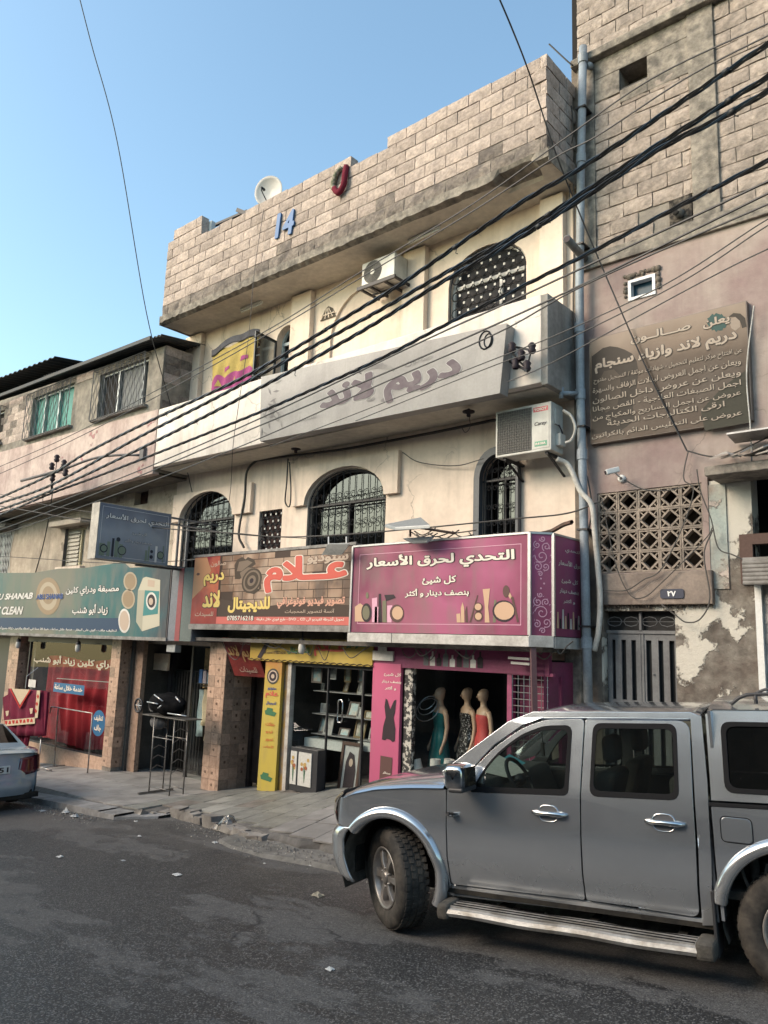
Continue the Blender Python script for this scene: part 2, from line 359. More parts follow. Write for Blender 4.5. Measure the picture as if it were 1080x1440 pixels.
# ================================================================== GROUND
def lerp_tab(tab, x):
    if x <= tab[0][0]: return tab[0][1]
    for (a, p), (b, q) in zip(tab, tab[1:]):
        if x <= b: return p + (q - p) * (x - a) / (b - a)
    return tab[-1][1]
HT = [(-60, -5.7), (-20, -3.0), (-15, -2.69), (-12, -2.66), (-10.5, -2.44), (-9.7, -2.32), (-7.9, -2.05), (-7.3, -1.9), (-4.9, -1.62), (-2, -1.45), (6, -1.0)]
KY = [(-60, 7.3), (-14.3, 7.2), (-11.0, 7.05), (-10.6, 7.5), (-9.4, 7.3), (-7.9, 6.9), (-7.0, 6.75), (-4, 6.7), (6, 6.6)]
KO = [(-60, 0.2), (-15, 0.2), (-12, 0.11), (-10.7, 0.1), (-8, 0.15), (6, 0.15)]
def pave_z(x, y):
    zb = lerp_tab(HT, x); zf = road_z(x) + lerp_tab(KO, x); yf = lerp_tab(KY, x)
    t = min(1.0, max(0.0, (y - yf) / (9.0 - yf))); return zf + (zb - zf) * t
def asphalt():
    m = bpy.data.materials.new('asphalt'); m.use_nodes = True; nt = m.node_tree; b = nt.nodes['Principled BSDF']; pos = N(nt, 'NewGeometry').outputs['Position']
    def nz(s, d, st=None):
        n = N(nt, 'TexNoise'); n.inputs['Scale'].default_value = s; n.inputs['Detail'].default_value = d; n.inputs['Roughness'].default_value = 0.62
        if st: mp = N(nt, 'Mapping'); mp.inputs['Scale'].default_value = st; L(nt, pos, mp.inputs[0]); L(nt, mp.outputs[0], n.inputs['Vector'])
        else: L(nt, pos, n.inputs['Vector'])
        return n.outputs['Fac']
    def rg(f, a, z, t0=0.0, t1=1.0):
        r = N(nt, 'MapRange'); r.inputs['From Min'].default_value = a; r.inputs['From Max'].default_value = z; r.inputs['To Min'].default_value = t0; r.inputs['To Max'].default_value = t1; L(nt, f, r.inputs['Value']); return r.outputs[0]
    def mx(f, A, B, bt='MIX'):
        x = N(nt, 'Mix', data_type='RGBA', blend_type=bt)
        if isinstance(f, float): x.inputs[0].default_value = f
        else: L(nt, f, x.inputs[0])
        for i, v in ((6, A), (7, B)):
            if isinstance(v, tuple): x.inputs[i].default_value = c4(v)
            else: L(nt, v, x.inputs[i])
        return x.outputs[2]
    big = nz(0.55, 9, (0.55, 1.5, 1)); mid = nz(3.0, 9, (0.6, 1.3, 1))
    ad = N(nt, 'Math', operation='MULTIPLY_ADD'); L(nt, mid, ad.inputs[0]); ad.inputs[1].default_value = 0.45; L(nt, big, ad.inputs[2])
    dark = rg(ad.outputs[0], 0.69, 0.735)
    # dark bitumen where aggregate is covered, dusty grey where it is worn
    vo = N(nt, 'TexVoronoi'); vo.inputs['Scale'].default_value = 105; L(nt, pos, vo.inputs['Vector'])
    sp = rg(vo.outputs['Distance'], 0.1, 0.45, 1.0, 0.0)
    vc = N(nt, 'SeparateColor'); L(nt, vo.outputs['Color'], vc.inputs[0])
    dusty = mx(rg(nz(9, 6), 0.35, 0.7), (0.088, 0.083, 0.080), (0.062, 0.059, 0.057))
    dusty = mx(rg(vc.outputs[0], 0.55, 1.0), dusty, (0.14, 0.135, 0.128))
    bit = mx(rg(vc.outputs[0], 0.74, 0.9), (0.019, 0.018, 0.018), (0.15, 0.145, 0.14))
    v2 = N(nt, 'TexVoronoi'); v2.inputs['Scale'].default_value = 48; L(nt, pos, v2.inputs['Vector']); vs2 = N(nt, 'SeparateColor'); L(nt, v2.outputs['Color'], vs2.inputs[0])
    chip = N(nt, 'Math', operation='MULTIPLY'); L(nt, rg(v2.outputs['Distance'], 0.22, 0.30, 1.0, 0.0), chip.inputs[0]); L(nt, rg(vs2.outputs[1], 0.66, 0.70), chip.inputs[1])
    chm = N(nt, 'Math', operation='MULTIPLY'); L(nt, chip.outputs[0], chm.inputs[0]); L(nt, rg(nz(1.1, 5), 0.4, 0.62), chm.inputs[1])
    col = mx(dark, dusty, bit); col = mx(chm.outputs[0], col, (0.24, 0.23, 0.22))
    # crawling cracks and a dusty strip along the kerb
    wv = N(nt, 'VectorMath', operation='MULTIPLY_ADD'); wn = N(nt, 'TexNoise'); wn.inputs['Scale'].default_value = 2.5; wn.inputs['Detail'].default_value = 7; L(nt, pos, wn.inputs['Vector']); L(nt, wn.outputs['Color'], wv.inputs[0]); wv.inputs[1].default_value = (0.7, 0.7, 0); L(nt, pos, wv.inputs[2])
    ve = N(nt, 'TexVoronoi', feature='DISTANCE_TO_EDGE'); ve.inputs['Scale'].default_value = 0.55; L(nt, wv.outputs[0], ve.inputs['Vector'])
    ck = N(nt, 'Math', operation='MULTIPLY'); L(nt, rg(ve.outputs['Distance'], 0.0, 0.012, 1.0, 0.0), ck.inputs[0]); L(nt, rg(nz(0.5, 3), 0.54, 0.6), ck.inputs[1]); col = mx(ck.outputs[0], col, (0.016, 0.015, 0.015))
    sx = N(nt, 'SeparateXYZ'); L(nt, pos, sx.inputs[0]); dm = N(nt, 'Math', operation='MULTIPLY'); L(nt, rg(sx.outputs['Y'], 5.4, 6.9), dm.inputs[0]); L(nt, rg(nz(1.6, 8), 0.38, 0.6, 0.0, 0.75), dm.inputs[1]); col = mx(dm.outputs[0], col, (0.13, 0.12, 0.11))
    col = mx(rg(nz(40, 4), 0.35, 0.75, 0.0, 0.35), col, (0.03, 0.03, 0.03))
    L(nt, col, b.inputs['Base Color']); L(nt, rg(dark, 0, 1, 0.85, 0.55), b.inputs['Roughness'])
    bp = N(nt, 'Bump'); bp.inputs['Strength'].default_value = 0.9; bp.inputs['Distance'].default_value = 0.012
    L(nt, sp, bp.inputs['Height']); b2 = N(nt, 'Bump'); b2.inputs['Strength'].default_value = 0.5; b2.inputs['Distance'].default_value = 0.03
    L(nt, nz(6, 6), b2.inputs['Height']); L(nt, bp.outputs[0], b2.inputs['Normal']); L(nt, b2.outputs[0], b.inputs['Normal'])
    return m
q = MB(); XS = [-150, -60, -30] + [-24 + i * 0.5 for i in range(60)] + [12, 40, 90]; YS = [-60, -12, -6] + [-4 + i * 0.5 for i in range(27)] + [12, 60]
vs = []; 
for x in XS:
    for y in YS:
        bumpz = 0.012 * math.sin(x * 1.7 + y) * math.sin(y * 2.1 - x * 0.6) if -20 < x < 4 and -3 < y < 7.4 else 0
        zz = road_z(max(-60, min(10, x))) - (0.10 if y > 9.9 else 0)
        vs.append((x, y, zz + bumpz))
ny = len(YS)
q.add(vs, [(i * ny + j, (i + 1) * ny + j, (i + 1) * ny + j + 1, i * ny + j + 1) for i in range(len(XS) - 1) for j in range(ny - 1)], 0, True)
ASPH = asphalt(); q.build('road', ASPH, kind='structure')
CONC = mat('concrete', (0.27, 0.25, 0.225), (0.17, 0.155, 0.14), 3, 0.9, bump=0.5, bsc=30)
CONCD = mat('concrete_dark', (0.15, 0.14, 0.13), (0.08, 0.075, 0.07), 3, 0.9, bump=0.6, bsc=25)
# pavement core with its rough riser
q = MB(); xs = [-60, -40, -28] + [-22 + 0.25 * i for i in range(97)] + [6]
rows = []
for i, x in enumerate(xs):
    jit = 0.03 * math.sin(x * 9.1) + 0.02 * math.sin(x * 23) if -11.2 < x < -6 else 0.004 * math.sin(x * 11)
    yf = lerp_tab(KY, x) + jit
    col = [(x, yf - 0.05, road_z(x) - 0.05), (x, yf - 0.02 + jit * 0.5, pave_z(x, yf) - 0.07), (x, yf + 0.02, pave_z(x, yf) - 0.022)]
    for k in range(1, 7): y = yf + (9.0 - yf) * k / 6; col.append((x, y, pave_z(x, y) - 0.022))
    col.append((x, 13.5, pave_z(x, 9.0) - 0.022)); rows += col
n = 10; q.add(rows, [(i * n + j, (i + 1) * n + j, (i + 1) * n + j + 1, i * n + j + 1) for i in range(len(xs) - 1) for j in range(n - 1)])
pav = q.build('pavement', CONCD, kind='structure')
# slabs laid on it, each a part
SLAB = [mat('paving_grey', (0.30, 0.285, 0.27), (0.20, 0.19, 0.18), 2.5, 0.55, vary=0.10, bump=0.15, bsc=40, streak=0.0),
        mat('paving_green', (0.225, 0.222, 0.20), (0.165, 0.162, 0.148), 6, 0.5, vary=0.16, bump=0.15, bsc=50),
        mat('paving_beige', (0.33, 0.32, 0.29), (0.24, 0.235, 0.21), 4, 0.5, vary=0.08, bump=0.15, bsc=50),
        mat('paving_brown', (0.20, 0.175, 0.155), (0.13, 0.115, 0.10), 5, 0.6, vary=0.12, bump=0.15, bsc=50)]
base = MB().box(0, 1, 0, 1, -0.02, 0.0).mesh('paving_slab', SLAB)
smesh = []
for k in range(4):
    me = base.copy(); me.materials.clear(); me.materials.append(SLAB[k]); smesh.append(me)
rnd = random.Random(3)
x = -22.0; cnt = 0
while x < -3.6:
    wd = 0.62 if x < -11.5 else 0.46
    yf = max(lerp_tab(KY, x), lerp_tab(KY, x + wd)) + 0.03; y = yf if x < -11.5 else yf + 0.0; r = 0
    while y < 9.95:
        dp = 0.62 if x < -11.5 else 0.46
        if x > -11.5 and r % 2: pass
        z0, z1 = pave_z(x + wd / 2, y), pave_z(x + wd / 2, y + dp); zx = pave_z(x + wd, y + dp / 2) - pave_z(x, y + dp / 2)
        kind = 0 if x < -11.5 else (1 if rnd.random() < 0.74 else rnd.choice((2, 3, 1)))
        if -8.2 < x < -5.5 and y < 7.9: kind = 0
        o = link('slab', smesh[kind], pav, (x + 0.004, y + 0.004, pave_z(x, y)), (math.atan2(z1 - z0, dp), -math.atan2(zx, wd), 0), (wd - 0.009, min(dp, 10.0 - y) - 0.009, 1)); cnt += 1
        y += dp; r += 1
    x += wd
# lower step in front of the left shops, and the worn concrete apron by the pickup
q = MB(); px = [-24 + 0.5 * i for i in range(28)]
for a, b in zip(px, px[1:]):
    ya, yb = lerp_tab(KY, a), lerp_tab(KY, b); za, zb = road_z(a), road_z(b); h = 0.09 if a < -11.8 else 0.09 - (a + 11.8) * 0.06
    q.add([(a, ya - 0.36, za - 0.03), (b, yb - 0.36, zb - 0.03), (b, yb - 0.35, zb + h), (a, ya - 0.35, za + h), (a, ya, za + h + 0.01), (b, yb, zb + h + 0.01)], [(0, 1, 2, 3), (3, 2, 5, 4)])
q.build('kerb_step', mat('kerb_stone', (0.27, 0.265, 0.26), (0.16, 0.155, 0.15), 2, 0.8, bump=0.4, bsc=30), kind='structure')
q = MB(); ap = [(-8.35, 6.55), (-7.9, 6.38), (-7.2, 6.3), (-6.5, 6.36), (-5.8, 6.3), (-5.0, 6.34), (-4.0, 6.3), (-2, 6.35), (0, 6.3)]
for (a, ya), (b, yb) in zip(ap, ap[1:]):
    q.add([(a, ya, road_z(a) - 0.02), (b, yb, road_z(b) - 0.02), (b, yb + 0.06, road_z(b) + 0.035), (a, ya + 0.06, road_z(a) + 0.035), (a, 6.98, road_z(a) + 0.07), (b, 6.98, road_z(b) + 0.07)], [(0, 1, 2, 3), (3, 2, 5, 4)])
q.build('concrete_apron', mat('apron_concrete', (0.19, 0.18, 0.165), (0.12, 0.115, 0.105), 3, 0.9, bump=0.5, bsc=35), kind='structure')
# broken concrete lumps of the slab edge
q = MB(); rr = random.Random(11)
for i in range(26):
    x = -10.9 + i * 0.125; y = lerp_tab(KY, x) - 0.04 - rr.random() * 0.05; z = road_z(x); s = 0.05 + rr.random() * 0.06
    vs = [(x + sx * s * (0.8 + rr.random() * 0.5), y + sy * s * (0.6 + rr.random() * 0.5), z + (0 if sz < 0 else s * (0.9 + rr.random() * 0.7))) for sx in (-1, 1) for sy in (-1, 1) for sz in (-1, 1)]
    q.add(vs, [(0, 1, 3, 2), (4, 6, 7, 5), (0, 4, 5, 1), (2, 3, 7, 6), (0, 2, 6, 4), (1, 5, 7, 3)])
q.build('broken_concrete', CONC, kind='stuff')

# grit and crumbs swept against the kerb
q = MB(); rr = random.Random(71)
for i in range(1500):
    x = rr.uniform(-16, -3.5); y = lerp_tab(KY, x) - (0.38 if x < -10.8 else 0.08) - abs(rr.gauss(0, 0.22)); z = road_z(x); s = rr.uniform(0.004, 0.016)
    if x > -8 and y > 6.3: z += 0.04 + max(0, y - 6.4) * .07
    a_ = rr.random() * 6.28; q.add([(x + s * math.cos(a_), y + s * math.sin(a_), z), (x + s * math.cos(a_ + 2.1), y + s * math.sin(a_ + 2.1), z), (x + s * math.cos(a_ + 4.2), y + s * math.sin(a_ + 4.2), z), (x, y, z + s * 1.1)], [(0, 1, 3), (1, 2, 3), (2, 0, 3)], rr.choice((0, 0, 1)))
q.build('kerb_grit', [mat('grit_grey', (0.17, 0.16, 0.145)), mat('grit_pale', (0.33, 0.31, 0.28))], kind='stuff')
# ================================================================== THE CREAM BUILDING IN THE MIDDLE
CREAM = mat('cream_paint', (0.74, 0.62, 0.515), (0.63, 0.52, 0.43), 1.2, 0.85, bump=0.15, bsc=30, cracks=0.6, streak=0.55, streak_c=(0.27, 0.22, 0.17), fine=0.05)
WHITE = mat('white_render', (0.72, 0.65, 0.59), (0.60, 0.54, 0.49), 1.5, 0.85, bump=0.15, bsc=30, cracks=0.5, streak=0.55, streak_c=(0.3, 0.26, 0.21), fine=0.05)
SOFF = mat('soffit_paint', (0.62, 0.56, 0.47), (0.50, 0.45, 0.38), 1.2, 0.9, bump=0.1, bsc=20, spots=(0.2, 0.18, 0.16), thr=0.72)
BLOCK = mat('parapet_block', (0.47, 0.385, 0.335), (0.37, 0.305, 0.27), 5, 0.95, bump=0.7, bsc=45, vary=0.2, fine=0.3, streak=0.25, streak_c=(0.16, 0.14, 0.12))
BLOCKD = mat('stained_block', (0.26, 0.22, 0.19), (0.14, 0.12, 0.11), 6, 0.95, bump=0.8, bsc=45, vary=0.14, fine=0.3)
MORT = mat('mortar', (0.18, 0.16, 0.14), (0.27, 0.24, 0.21), 4, 0.95, bump=0.6, bsc=40)
ROUGHC = mat('rough_concrete', (0.30, 0.265, 0.225), (0.15, 0.135, 0.12), 5, 0.95, bump=0.8, bsc=25, fine=0.35, streak=0.3)
IRON = mat('black_iron', (0.025, 0.024, 0.026), rough=0.55, metal=0.3, fine=0)
WFRAME = mat('white_frame', (0.6, 0.6, 0.58), rough=0.5, fine=0.1)
ALU = mat('aluminium', (0.42, 0.42, 0.42), rough=0.4, metal=0.7, fine=0.1)
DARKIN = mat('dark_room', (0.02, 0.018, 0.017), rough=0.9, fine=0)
DGLASS = glass('window_glass', (0.10, 0.11, 0.11), 1.5, 0.03)
CURT = mat('brown_curtain', (0.16, 0.11, 0.08), (0.09, 0.06, 0.05), 4, 0.9)
def block_mesh(name, m, L_=0.392, H=0.198, D=0.19, seed=0, rough=0.006):
    r = random.Random(seed); q = MB(); nx, nz = 4, 3; vs = []
    for i in range(nx + 1):
        for j in range(nz + 1):
            edge = i in (0, nx) or j in (0, nz)
            vs.append((L_ * i / nx + (r.uniform(-1, 1) * rough * 0.6 if 0 < j < nz or edge else 0), (0.008 if edge else 0) + r.uniform(0, 1) * rough, H * j / nz + r.uniform(-1, 1) * rough * 0.6))
    q.add(vs, [(i * (nz + 1) + j, (i + 1) * (nz + 1) + j, (i + 1) * (nz + 1) + j + 1, i * (nz + 1) + j + 1) for i in range(nx) for j in range(nz)])
    rim = [0 * (nz + 1) + j for j in range(nz + 1)] + [i * (nz + 1) + nz for i in range(1, nx + 1)] + [nx * (nz + 1) + j for j in range(nz - 1, -1, -1)] + [i * (nz + 1) for i in range(nx - 1, 0, -1)]
    e = [Vector(vs[k]) for k in rim]; k = len(e)
    q.add(e + [Vector((p.x, D, p.z)) for p in e], [(i, (i + 1) % k, k + (i + 1) % k, k + i) for i in range(k)])
    q.add([(0, D, 0), (L_, D, 0), (L_, D, H), (0, D, H)], [(3, 2, 1, 0)])
    return q.mesh(name, m)
BM = [block_mesh('block', BLOCK, seed=s) for s in range(5)]; BMD = [block_mesh('block', BLOCKD, seed=s + 9, rough=0.011) for s in range(3)]
HB = [block_mesh('block', BLOCK, L_=0.19, seed=s + 20) for s in range(3)]; HBD = [block_mesh('block', BLOCKD, L_=0.19, seed=40, rough=0.01)]
bld = thing('shop_building', 'three storey cream painted shop building with rough block parapet and arched barred windows', 'building')
YW = 9.5
def win_arch1(): return arched(-13.95, -12.2, 1.35, 2.45, 3.05)
def win_arch2(): return arched(-10.12, -8.26, 1.35, 2.45, 3.03)
def win_arch3(): return arched(-6.38, -5.72, 1.35, 2.5, 2.86)
sm1 = rect(-11.45, -10.8, 1.5, 2.47)
up_small = arched(-11.26, -10.68, 4.92, 5.82, 6.12)
up_big = arched(-7.07, -5.63, 4.9, 5.76, 6.27)
up_left = rect(-13.25, -11.75, 4.9, 6.05)
niche = [(-9.75, 4.8), (-8.0, 4.8)] + arc(-8.875, 5.5, 0.875, 0, 180, 14, 0.85)
f = onY(YW)
q = MB(); q.poly([[(-14.25, -0.1), (-4.85, -0.1), (-4.85, 3.5), (-14.25, 3.5)], win_arch1(), win_arch2(), win_arch3(), sm1], f, (0, 0.22, 0)); q.build('lower_wall', CREAM, bld)
q = MB(); q.poly([[(-14.25, 3.5), (-4.85, 3.5), (-4.85, 6.64), (-14.25, 6.64)], up_small, up_big, up_left, niche], f, (0, 0.2, 0)); q.build('upper_wall', CREAM, bld)
q = MB(); q.poly([niche], lambda a, b: (a, YW + 0.05, b)); q.build('niche_panel', CREAM, bld)
# side and back so that the house is a closed volume
q = MB(); q.box(-14.2, -4.87, 12.6, 12.75, -3, 6.6); q.box(-14.22, -14.1, 9.72, 12.6, -0.1, 6.6); q.box(-4.99, -4.87, 9.72, 12.6, -0.1, 6.6); q.build('rear_walls', CREAM, bld)
q = MB(); q.box(-14.1, -5.0, 9.72, 12.6, 3.5, 3.62); q.build('floor_slab', CONCD, bld)
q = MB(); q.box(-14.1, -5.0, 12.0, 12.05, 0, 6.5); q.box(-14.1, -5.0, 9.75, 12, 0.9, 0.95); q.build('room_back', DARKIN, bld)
# pilasters and raised bands
for a, b in ((-14.2, -13.62), (-10.74, -10.2), (-7.95, -7.48), (-5.34, -4.96)):
    q = MB(); q.box(a, b, YW - 0.12, YW - 0.003, 4.5, 6.6); bevel(q.build('pilaster', CREAM, bld), 0.01)
def band(x0, x1, z0, z1, ax0, ax1, zs, zt):
    a = arc((ax0 + ax1) / 2, zs, (ax1 - ax0) / 2 + 0.02, 180, 0, 14, zt - zs + 0.02)
    pts = [(x0, z0), (ax0 - 0.02, z0)] + a + [(ax1 + 0.02, z0), (x1, z0), (x1, z1), (x0, z1)]
    return MB().prism(pts, onY(YW - 0.09), (0, 0.087, 0))
band(-10.46, -7.95, 2.46, 3.17, -10.12, -8.26, 2.46, 3.03).build('arch_band', CREAM, bld)
band(-14.22, -11.64, 2.46, 3.05, -13.95, -12.2, 2.46, 3.0).build('arch_band', CREAM, bld)
q = MB(); q.box(-11.5, -10.75, YW - 0.05, YW + 0.1, 1.42, 1.5); q.build('sill', WHITE, bld)
# balcony: slab, parapet and its dirty return
q = MB(); q.box(-13.87, -4.9, 8.8, 9.5, 3.46, 3.6); q.build('balcony_slab', SOFF, bld)
q = MB(); q.box(-13.87, -4.9, 8.65, 8.8, 3.48, 4.71); bevel(q.build('balcony_wall', WHITE, bld), 0.012)
q = MB(); q.box(-4.9, -4.8, 8.65, 9.44, 3.44, 4.7); bevel(q.build('balcony_return', mat('grey_render', (0.33, 0.31, 0.285), (0.2, 0.185, 0.17), 2, 0.9, bump=0.5, bsc=25, streak=0.6), bld), 0.012)
# ---- windows
def scroll(q, cx, cz, r, Y, s=1, w=0.008):
    pts = []
    for k in range(15):
        t = k / 14 * 2.6 * math.pi; rr = r * (1 - 0.28 * k / 14 * 2.2) if k < 14 else r * 0.35
        pts.append((cx + s * rr * math.cos(t), Y, cz + rr * math.sin(t)))
    q.tube(pts, w, 4)
def clip_z(x, x0, x1, zs, zt):
    c, a = (x0 + x1) / 2, (x1 - x0) / 2; u = max(0.0, 1 - ((x - c) / a) ** 2); return zs + (zt - zs) * math.sqrt(u)
def iron_window(x0, x1, z0, zs, zt, nbar, frame_split, seed=0, depth=0.14, glassm=DGLASS, curtain=None):
    wroot = bpy.data.objects.new('window', None); COL.objects.link(wroot); wroot.parent = bld
    out = arched(x0 + 0.005, x1 - 0.005, z0, zs, zt - 0.005)
    q = MB(); q.poly([out], lambda a, b: (a, YW + depth + 0.03, b)); q.build('pane', glassm, wroot)
    if curtain:
        q = MB(); q.grid(lambda u, v: (x0 + (x1 - x0) * u, YW + 0.4 + 0.03 * math.sin(u * 40), z0 + (zt - z0) * v), 40, 2); q.build('curtain', curtain, wroot)
    q = MB(); inner = arched(x0 + 0.05, x1 - 0.05, z0 + 0.05, zs, zt - 0.05)
    q.poly([out, inner], lambda a, b: (a, YW + depth - 0.02, b), (0, 0.05, 0)); q.box(x0 + 0.04, x1 - 0.04, YW + depth - 0.02, YW + depth + 0.02, zs - 0.02, zs + 0.03)
    for sx in frame_split: q.box(sx - 0.02, sx + 0.02, YW + depth - 0.02, YW + depth + 0.025, z0 + 0.05, zs - 0.02)
    q.build('frame', IRON, wroot)
    q = MB(); Y = YW + 0.02
    q.tube([(a, Y, b) for a, b in arched(x0 + 0.03, x1 - 0.03, z0 + 0.1, zs, zt - 0.03)], 0.011, 5, closed=True)
    for k in range(nbar):
        x = x0 + 0.06 + (x1 - x0 - 0.12) * k / (nbar - 1); q.tube([(x, Y, z0), (x, Y, clip_z(x, x0 + 0.03, x1 - 0.03, zs, zt - 0.03))], 0.009, 4)
    for z in (z0 + 0.3, zs - 0.03): q.box(x0, x1, Y - 0.006, Y + 0.006, z - 0.012, z + 0.012)
    st = (x1 - x0 - 0.12) / (nbar - 1)
    for k in range(nbar - 1):
        x = x0 + 0.06 + st * (k + 0.5)
        for z in (z0 + 0.48, z0 + 0.72, zs - 0.14, zs + 0.12):
            if z < clip_z(x, x0, x1, zs, zt) - 0.08: scroll(q, x, z, st * 0.42, Y, 1 if k % 2 else -1, 0.0065)
    q.build('grille', IRON, wroot)
    return wroot
iron_window(-13.95, -12.2, 1.35, 2.45, 3.05, 10, (-13.1,), curtain=CURT)
iron_window(-10.12, -8.26, 1.35, 2.45, 3.03, 12, (-9.2,), curtain=mat('net_curtain', (0.10, 0.085, 0.07), (0.16, 0.13, 0.1), 3, 0.9))
iron_window(-6.38, -5.72, 1.35, 2.5, 2.86, 6, (-6.05,), curtain=CURT)
q = MB()   # raised metal surround of the narrow window
q.poly([arched(-6.46, -5.70, 1.3, 2.5, 2.95), arched(-6.36, -5.74, 1.31, 2.5, 2.84)], onY(YW - 0.1), (0, 0.098, 0)); q.build('window_surround', mat('dark_grey_metal', (0.07, 0.075, 0.085), rough=0.5), bld)
def disc_lattice(poly_fn, x0, x1, z0, z1, Y, step, name, par, ringm, studm):
    q = MB(); r = MB(); i = 0; z = z0 + step / 2; row = 0
    while z < z1:
        x = x0 + step / 2 * (1 + row % 2) 
        while x < x1:
            if z + step * 0.3 < poly_fn(x):
                q.tube([(x + step * 0.46 * math.cos(t), Y, z + step * 0.46 * math.sin(t)) for t in [math.pi * k / 5 for k in range(10)]], 0.011, 4, closed=True)
                r.box(x + step / 2 - 0.017, x + step / 2 + 0.017, Y - 0.015, Y, z - 0.019, z + 0.019)
            x += step
        z += step * 0.87; row += 1
    q.build(name, ringm, par); r.build('studs', studm, par, kind='stuff')
def rect_window(x0, x1, z0, z1, name_mat, splits, par=None, Y=YW, glassm=DGLASS, grille='bars', zt=None, depth=0.12):
    wr = bpy.data.objects.new('window', None); COL.objects.link(wr); wr.parent = par or bld
    out = rect(x0, x1, z0, z1) if zt is None else arched(x0, x1, z0, z1, zt)
    ins = rect(x0 + 0.045, x1 - 0.045, z0 + 0.045, z1 - 0.045) if zt is None else arched(x0 + 0.045, x1 - 0.045, z0 + 0.045, z1, zt - 0.045)
    q = MB(); q.poly([out], lambda a, b: (a, Y + depth + 0.02, b)); q.build('pane', glassm, wr)
    q = MB(); q.poly([out, ins], lambda a, b: (a, Y + depth - 0.03, b), (0, 0.05, 0))
    if zt is not None: q.box(x0 + 0.04, x1 - 0.04, Y + depth - 0.03, Y + depth + 0.02, z1 - 0.03, z1 + 0.03)
    for s in splits: q.box(s - 0.025, s + 0.025, Y + depth - 0.04, Y + depth + 0.01, z0 + 0.04, z1 - 0.02)
    q.build('frame', name_mat, wr); return wr
wq = rect_window(-7.07, -5.63, 4.9, 5.76, WFRAME, (-6.15,), zt=6.27, depth=0.16, glassm=mat('dim_pane', (0.035, 0.035, 0.04), rough=0.5, spec=0.1, fine=0))
disc_lattice(lambda x: clip_z(x, -7.05, -5.65, 5.76, 6.25), -7.02, -5.7, 4.92, 6.25, YW + 0.03, 0.165, 'grille', wq, IRON, mat('white_stud', (0.45, 0.44, 0.41), rough=0.6))
q = MB(); q.tube([(a, YW + 0.02, b) for a, b in arched(-7.04, -5.66, 4.93, 5.76, 6.24)], 0.012, 5, closed=True); q.build('grille_rim', IRON, wq)
wq = rect_window(-11.45, -10.8, 1.5, 2.47, mat('brown_frame', (0.10, 0.05, 0.04), rough=0.7), (), glassm=mat('brown_board', (0.05, 0.03, 0.028), rough=0.8))
disc_lattice(lambda x: 2.5, -11.44, -10.83, 1.53, 2.44, YW + 0.03, 0.15, 'grille', wq, IRON, mat('white_stud', (0.62, 0.6, 0.56)))
wq = rect_window(-11.26, -10.68, 4.92, 5.82, mat('blue_frame', (0.35, 0.42, 0.44), rough=0.5), (), zt=6.12, depth=0.18)
# opened casement leaf, hinged at the left jamb
q = MB(); q.poly([rect(0, 0.62, 0, 0.9), rect(0.05, 0.57, 0.05, 0.85)], lambda a, b: (-11.24 + a * 0.1, YW - 0.02 - a * 0.95, 4.95 + b), (0.03, 0.0, 0)); q.build('casement', mat('dark_frame', (0.05, 0.055, 0.06), rough=0.5), wq)
q = MB(); q.poly([rect(0.05, 0.57, 0.05, 0.85)], lambda a, b: (-11.225 + a * 0.1, YW - 0.02 - a * 0.95, 4.95 + b)); q.build('casement_glass', glass('casement_glass', (0.3, 0.33, 0.34), 1.6), wq)
wq = rect_window(-13.25, -11.75, 4.9, 6.05, mat('dark_frame', (0.05, 0.055, 0.06)), (-12.5,))
q = MB(); q.poly([[(-10.02, 5.95), (-9.62, 5.95), (-9.72, 6.14), (-9.82, 6.2), (-9.92, 6.14)]], onY(YW - 0.02), (0, 0.018, 0)); q.build('vent', mat('vent_dark', (0.12, 0.1, 0.08)), bld)
q = MB()
for s in range(4): q.bar((-9.98 + s * 0.1, YW - 0.03, 5.96), (-9.88 + s * 0.03, YW - 0.03, 6.15), 0.02, 0.015)
q.bar((-10.0, YW - 0.03, 6.03), (-9.64, YW - 0.03, 6.03), 0.02, 0.02); q.build('vent_cover', CREAM, bld)
# ---- roof slab and block parapet
q = MB(); xs = [-14.05 + i * 0.1 for i in range(94)]; rr = random.Random(5); ed = []
for i, x in enumerate(xs):
    chip = rr.uniform(0, 0.03) + (0.05 * rr.random() if x > -7 else 0)
    brk = 0.16 if -5.65 < x < -5.05 else 0
    ed.append([(x, 9.55, 6.63), (x, 9.0, 6.63), (x, 8.68 + brk * 1.5 + chip, 6.60 + chip * 0.5 + brk * 0.35), (x, 8.585 + brk * 0.2 + rr.uniform(0, 0.012), 6.63 + brk * 0.5 + rr.uniform(0, 0.03)), (x, 8.582 + rr.uniform(0, 0.008), 6.78), (x, 8.62, 6.80)])
vs = [p for r_ in ed for p in r_]; q.add(vs, [(i * 6 + j, (i + 1) * 6 + j, (i + 1) * 6 + j + 1, i * 6 + j + 1) for i in range(len(xs) - 1) for j in range(5)])
q.mi = [1 if k % 5 < 2 else 0 for k in range(len(q.f))]
q.box(-4.76, -4.75, 8.6, 9.5, 6.6, 6.8); q.box(-14.06, -14.04, 8.6, 12.6, 6.6, 6.8); q.box(-14.05, -4.75, 9.5, 12.7, 6.64, 6.79)
q.build('roof_slab', [ROUGHC, SOFF], bld)
q = MB(); q.box(-13.98, -4.83, 8.625, 8.77, 6.79, 8.02); q.box(-4.98, -4.835, 8.7, 9.44, 6.79, 8.0); q.box(-13.99, -13.85, 8.7, 9.8, 6.79, 8.05); q.build('mortar_core', MORT, bld)
def put_block(me, x, y, z, rz=0, sz=1, sx=1): return link('block', me, bld, (x, y, z), (rnd.uniform(-0.006, 0.006), rnd.uniform(-0.01, 0.01), rz + rnd.uniform(-0.008, 0.008)), (sx, 1, sz))
rnd = random.Random(21)
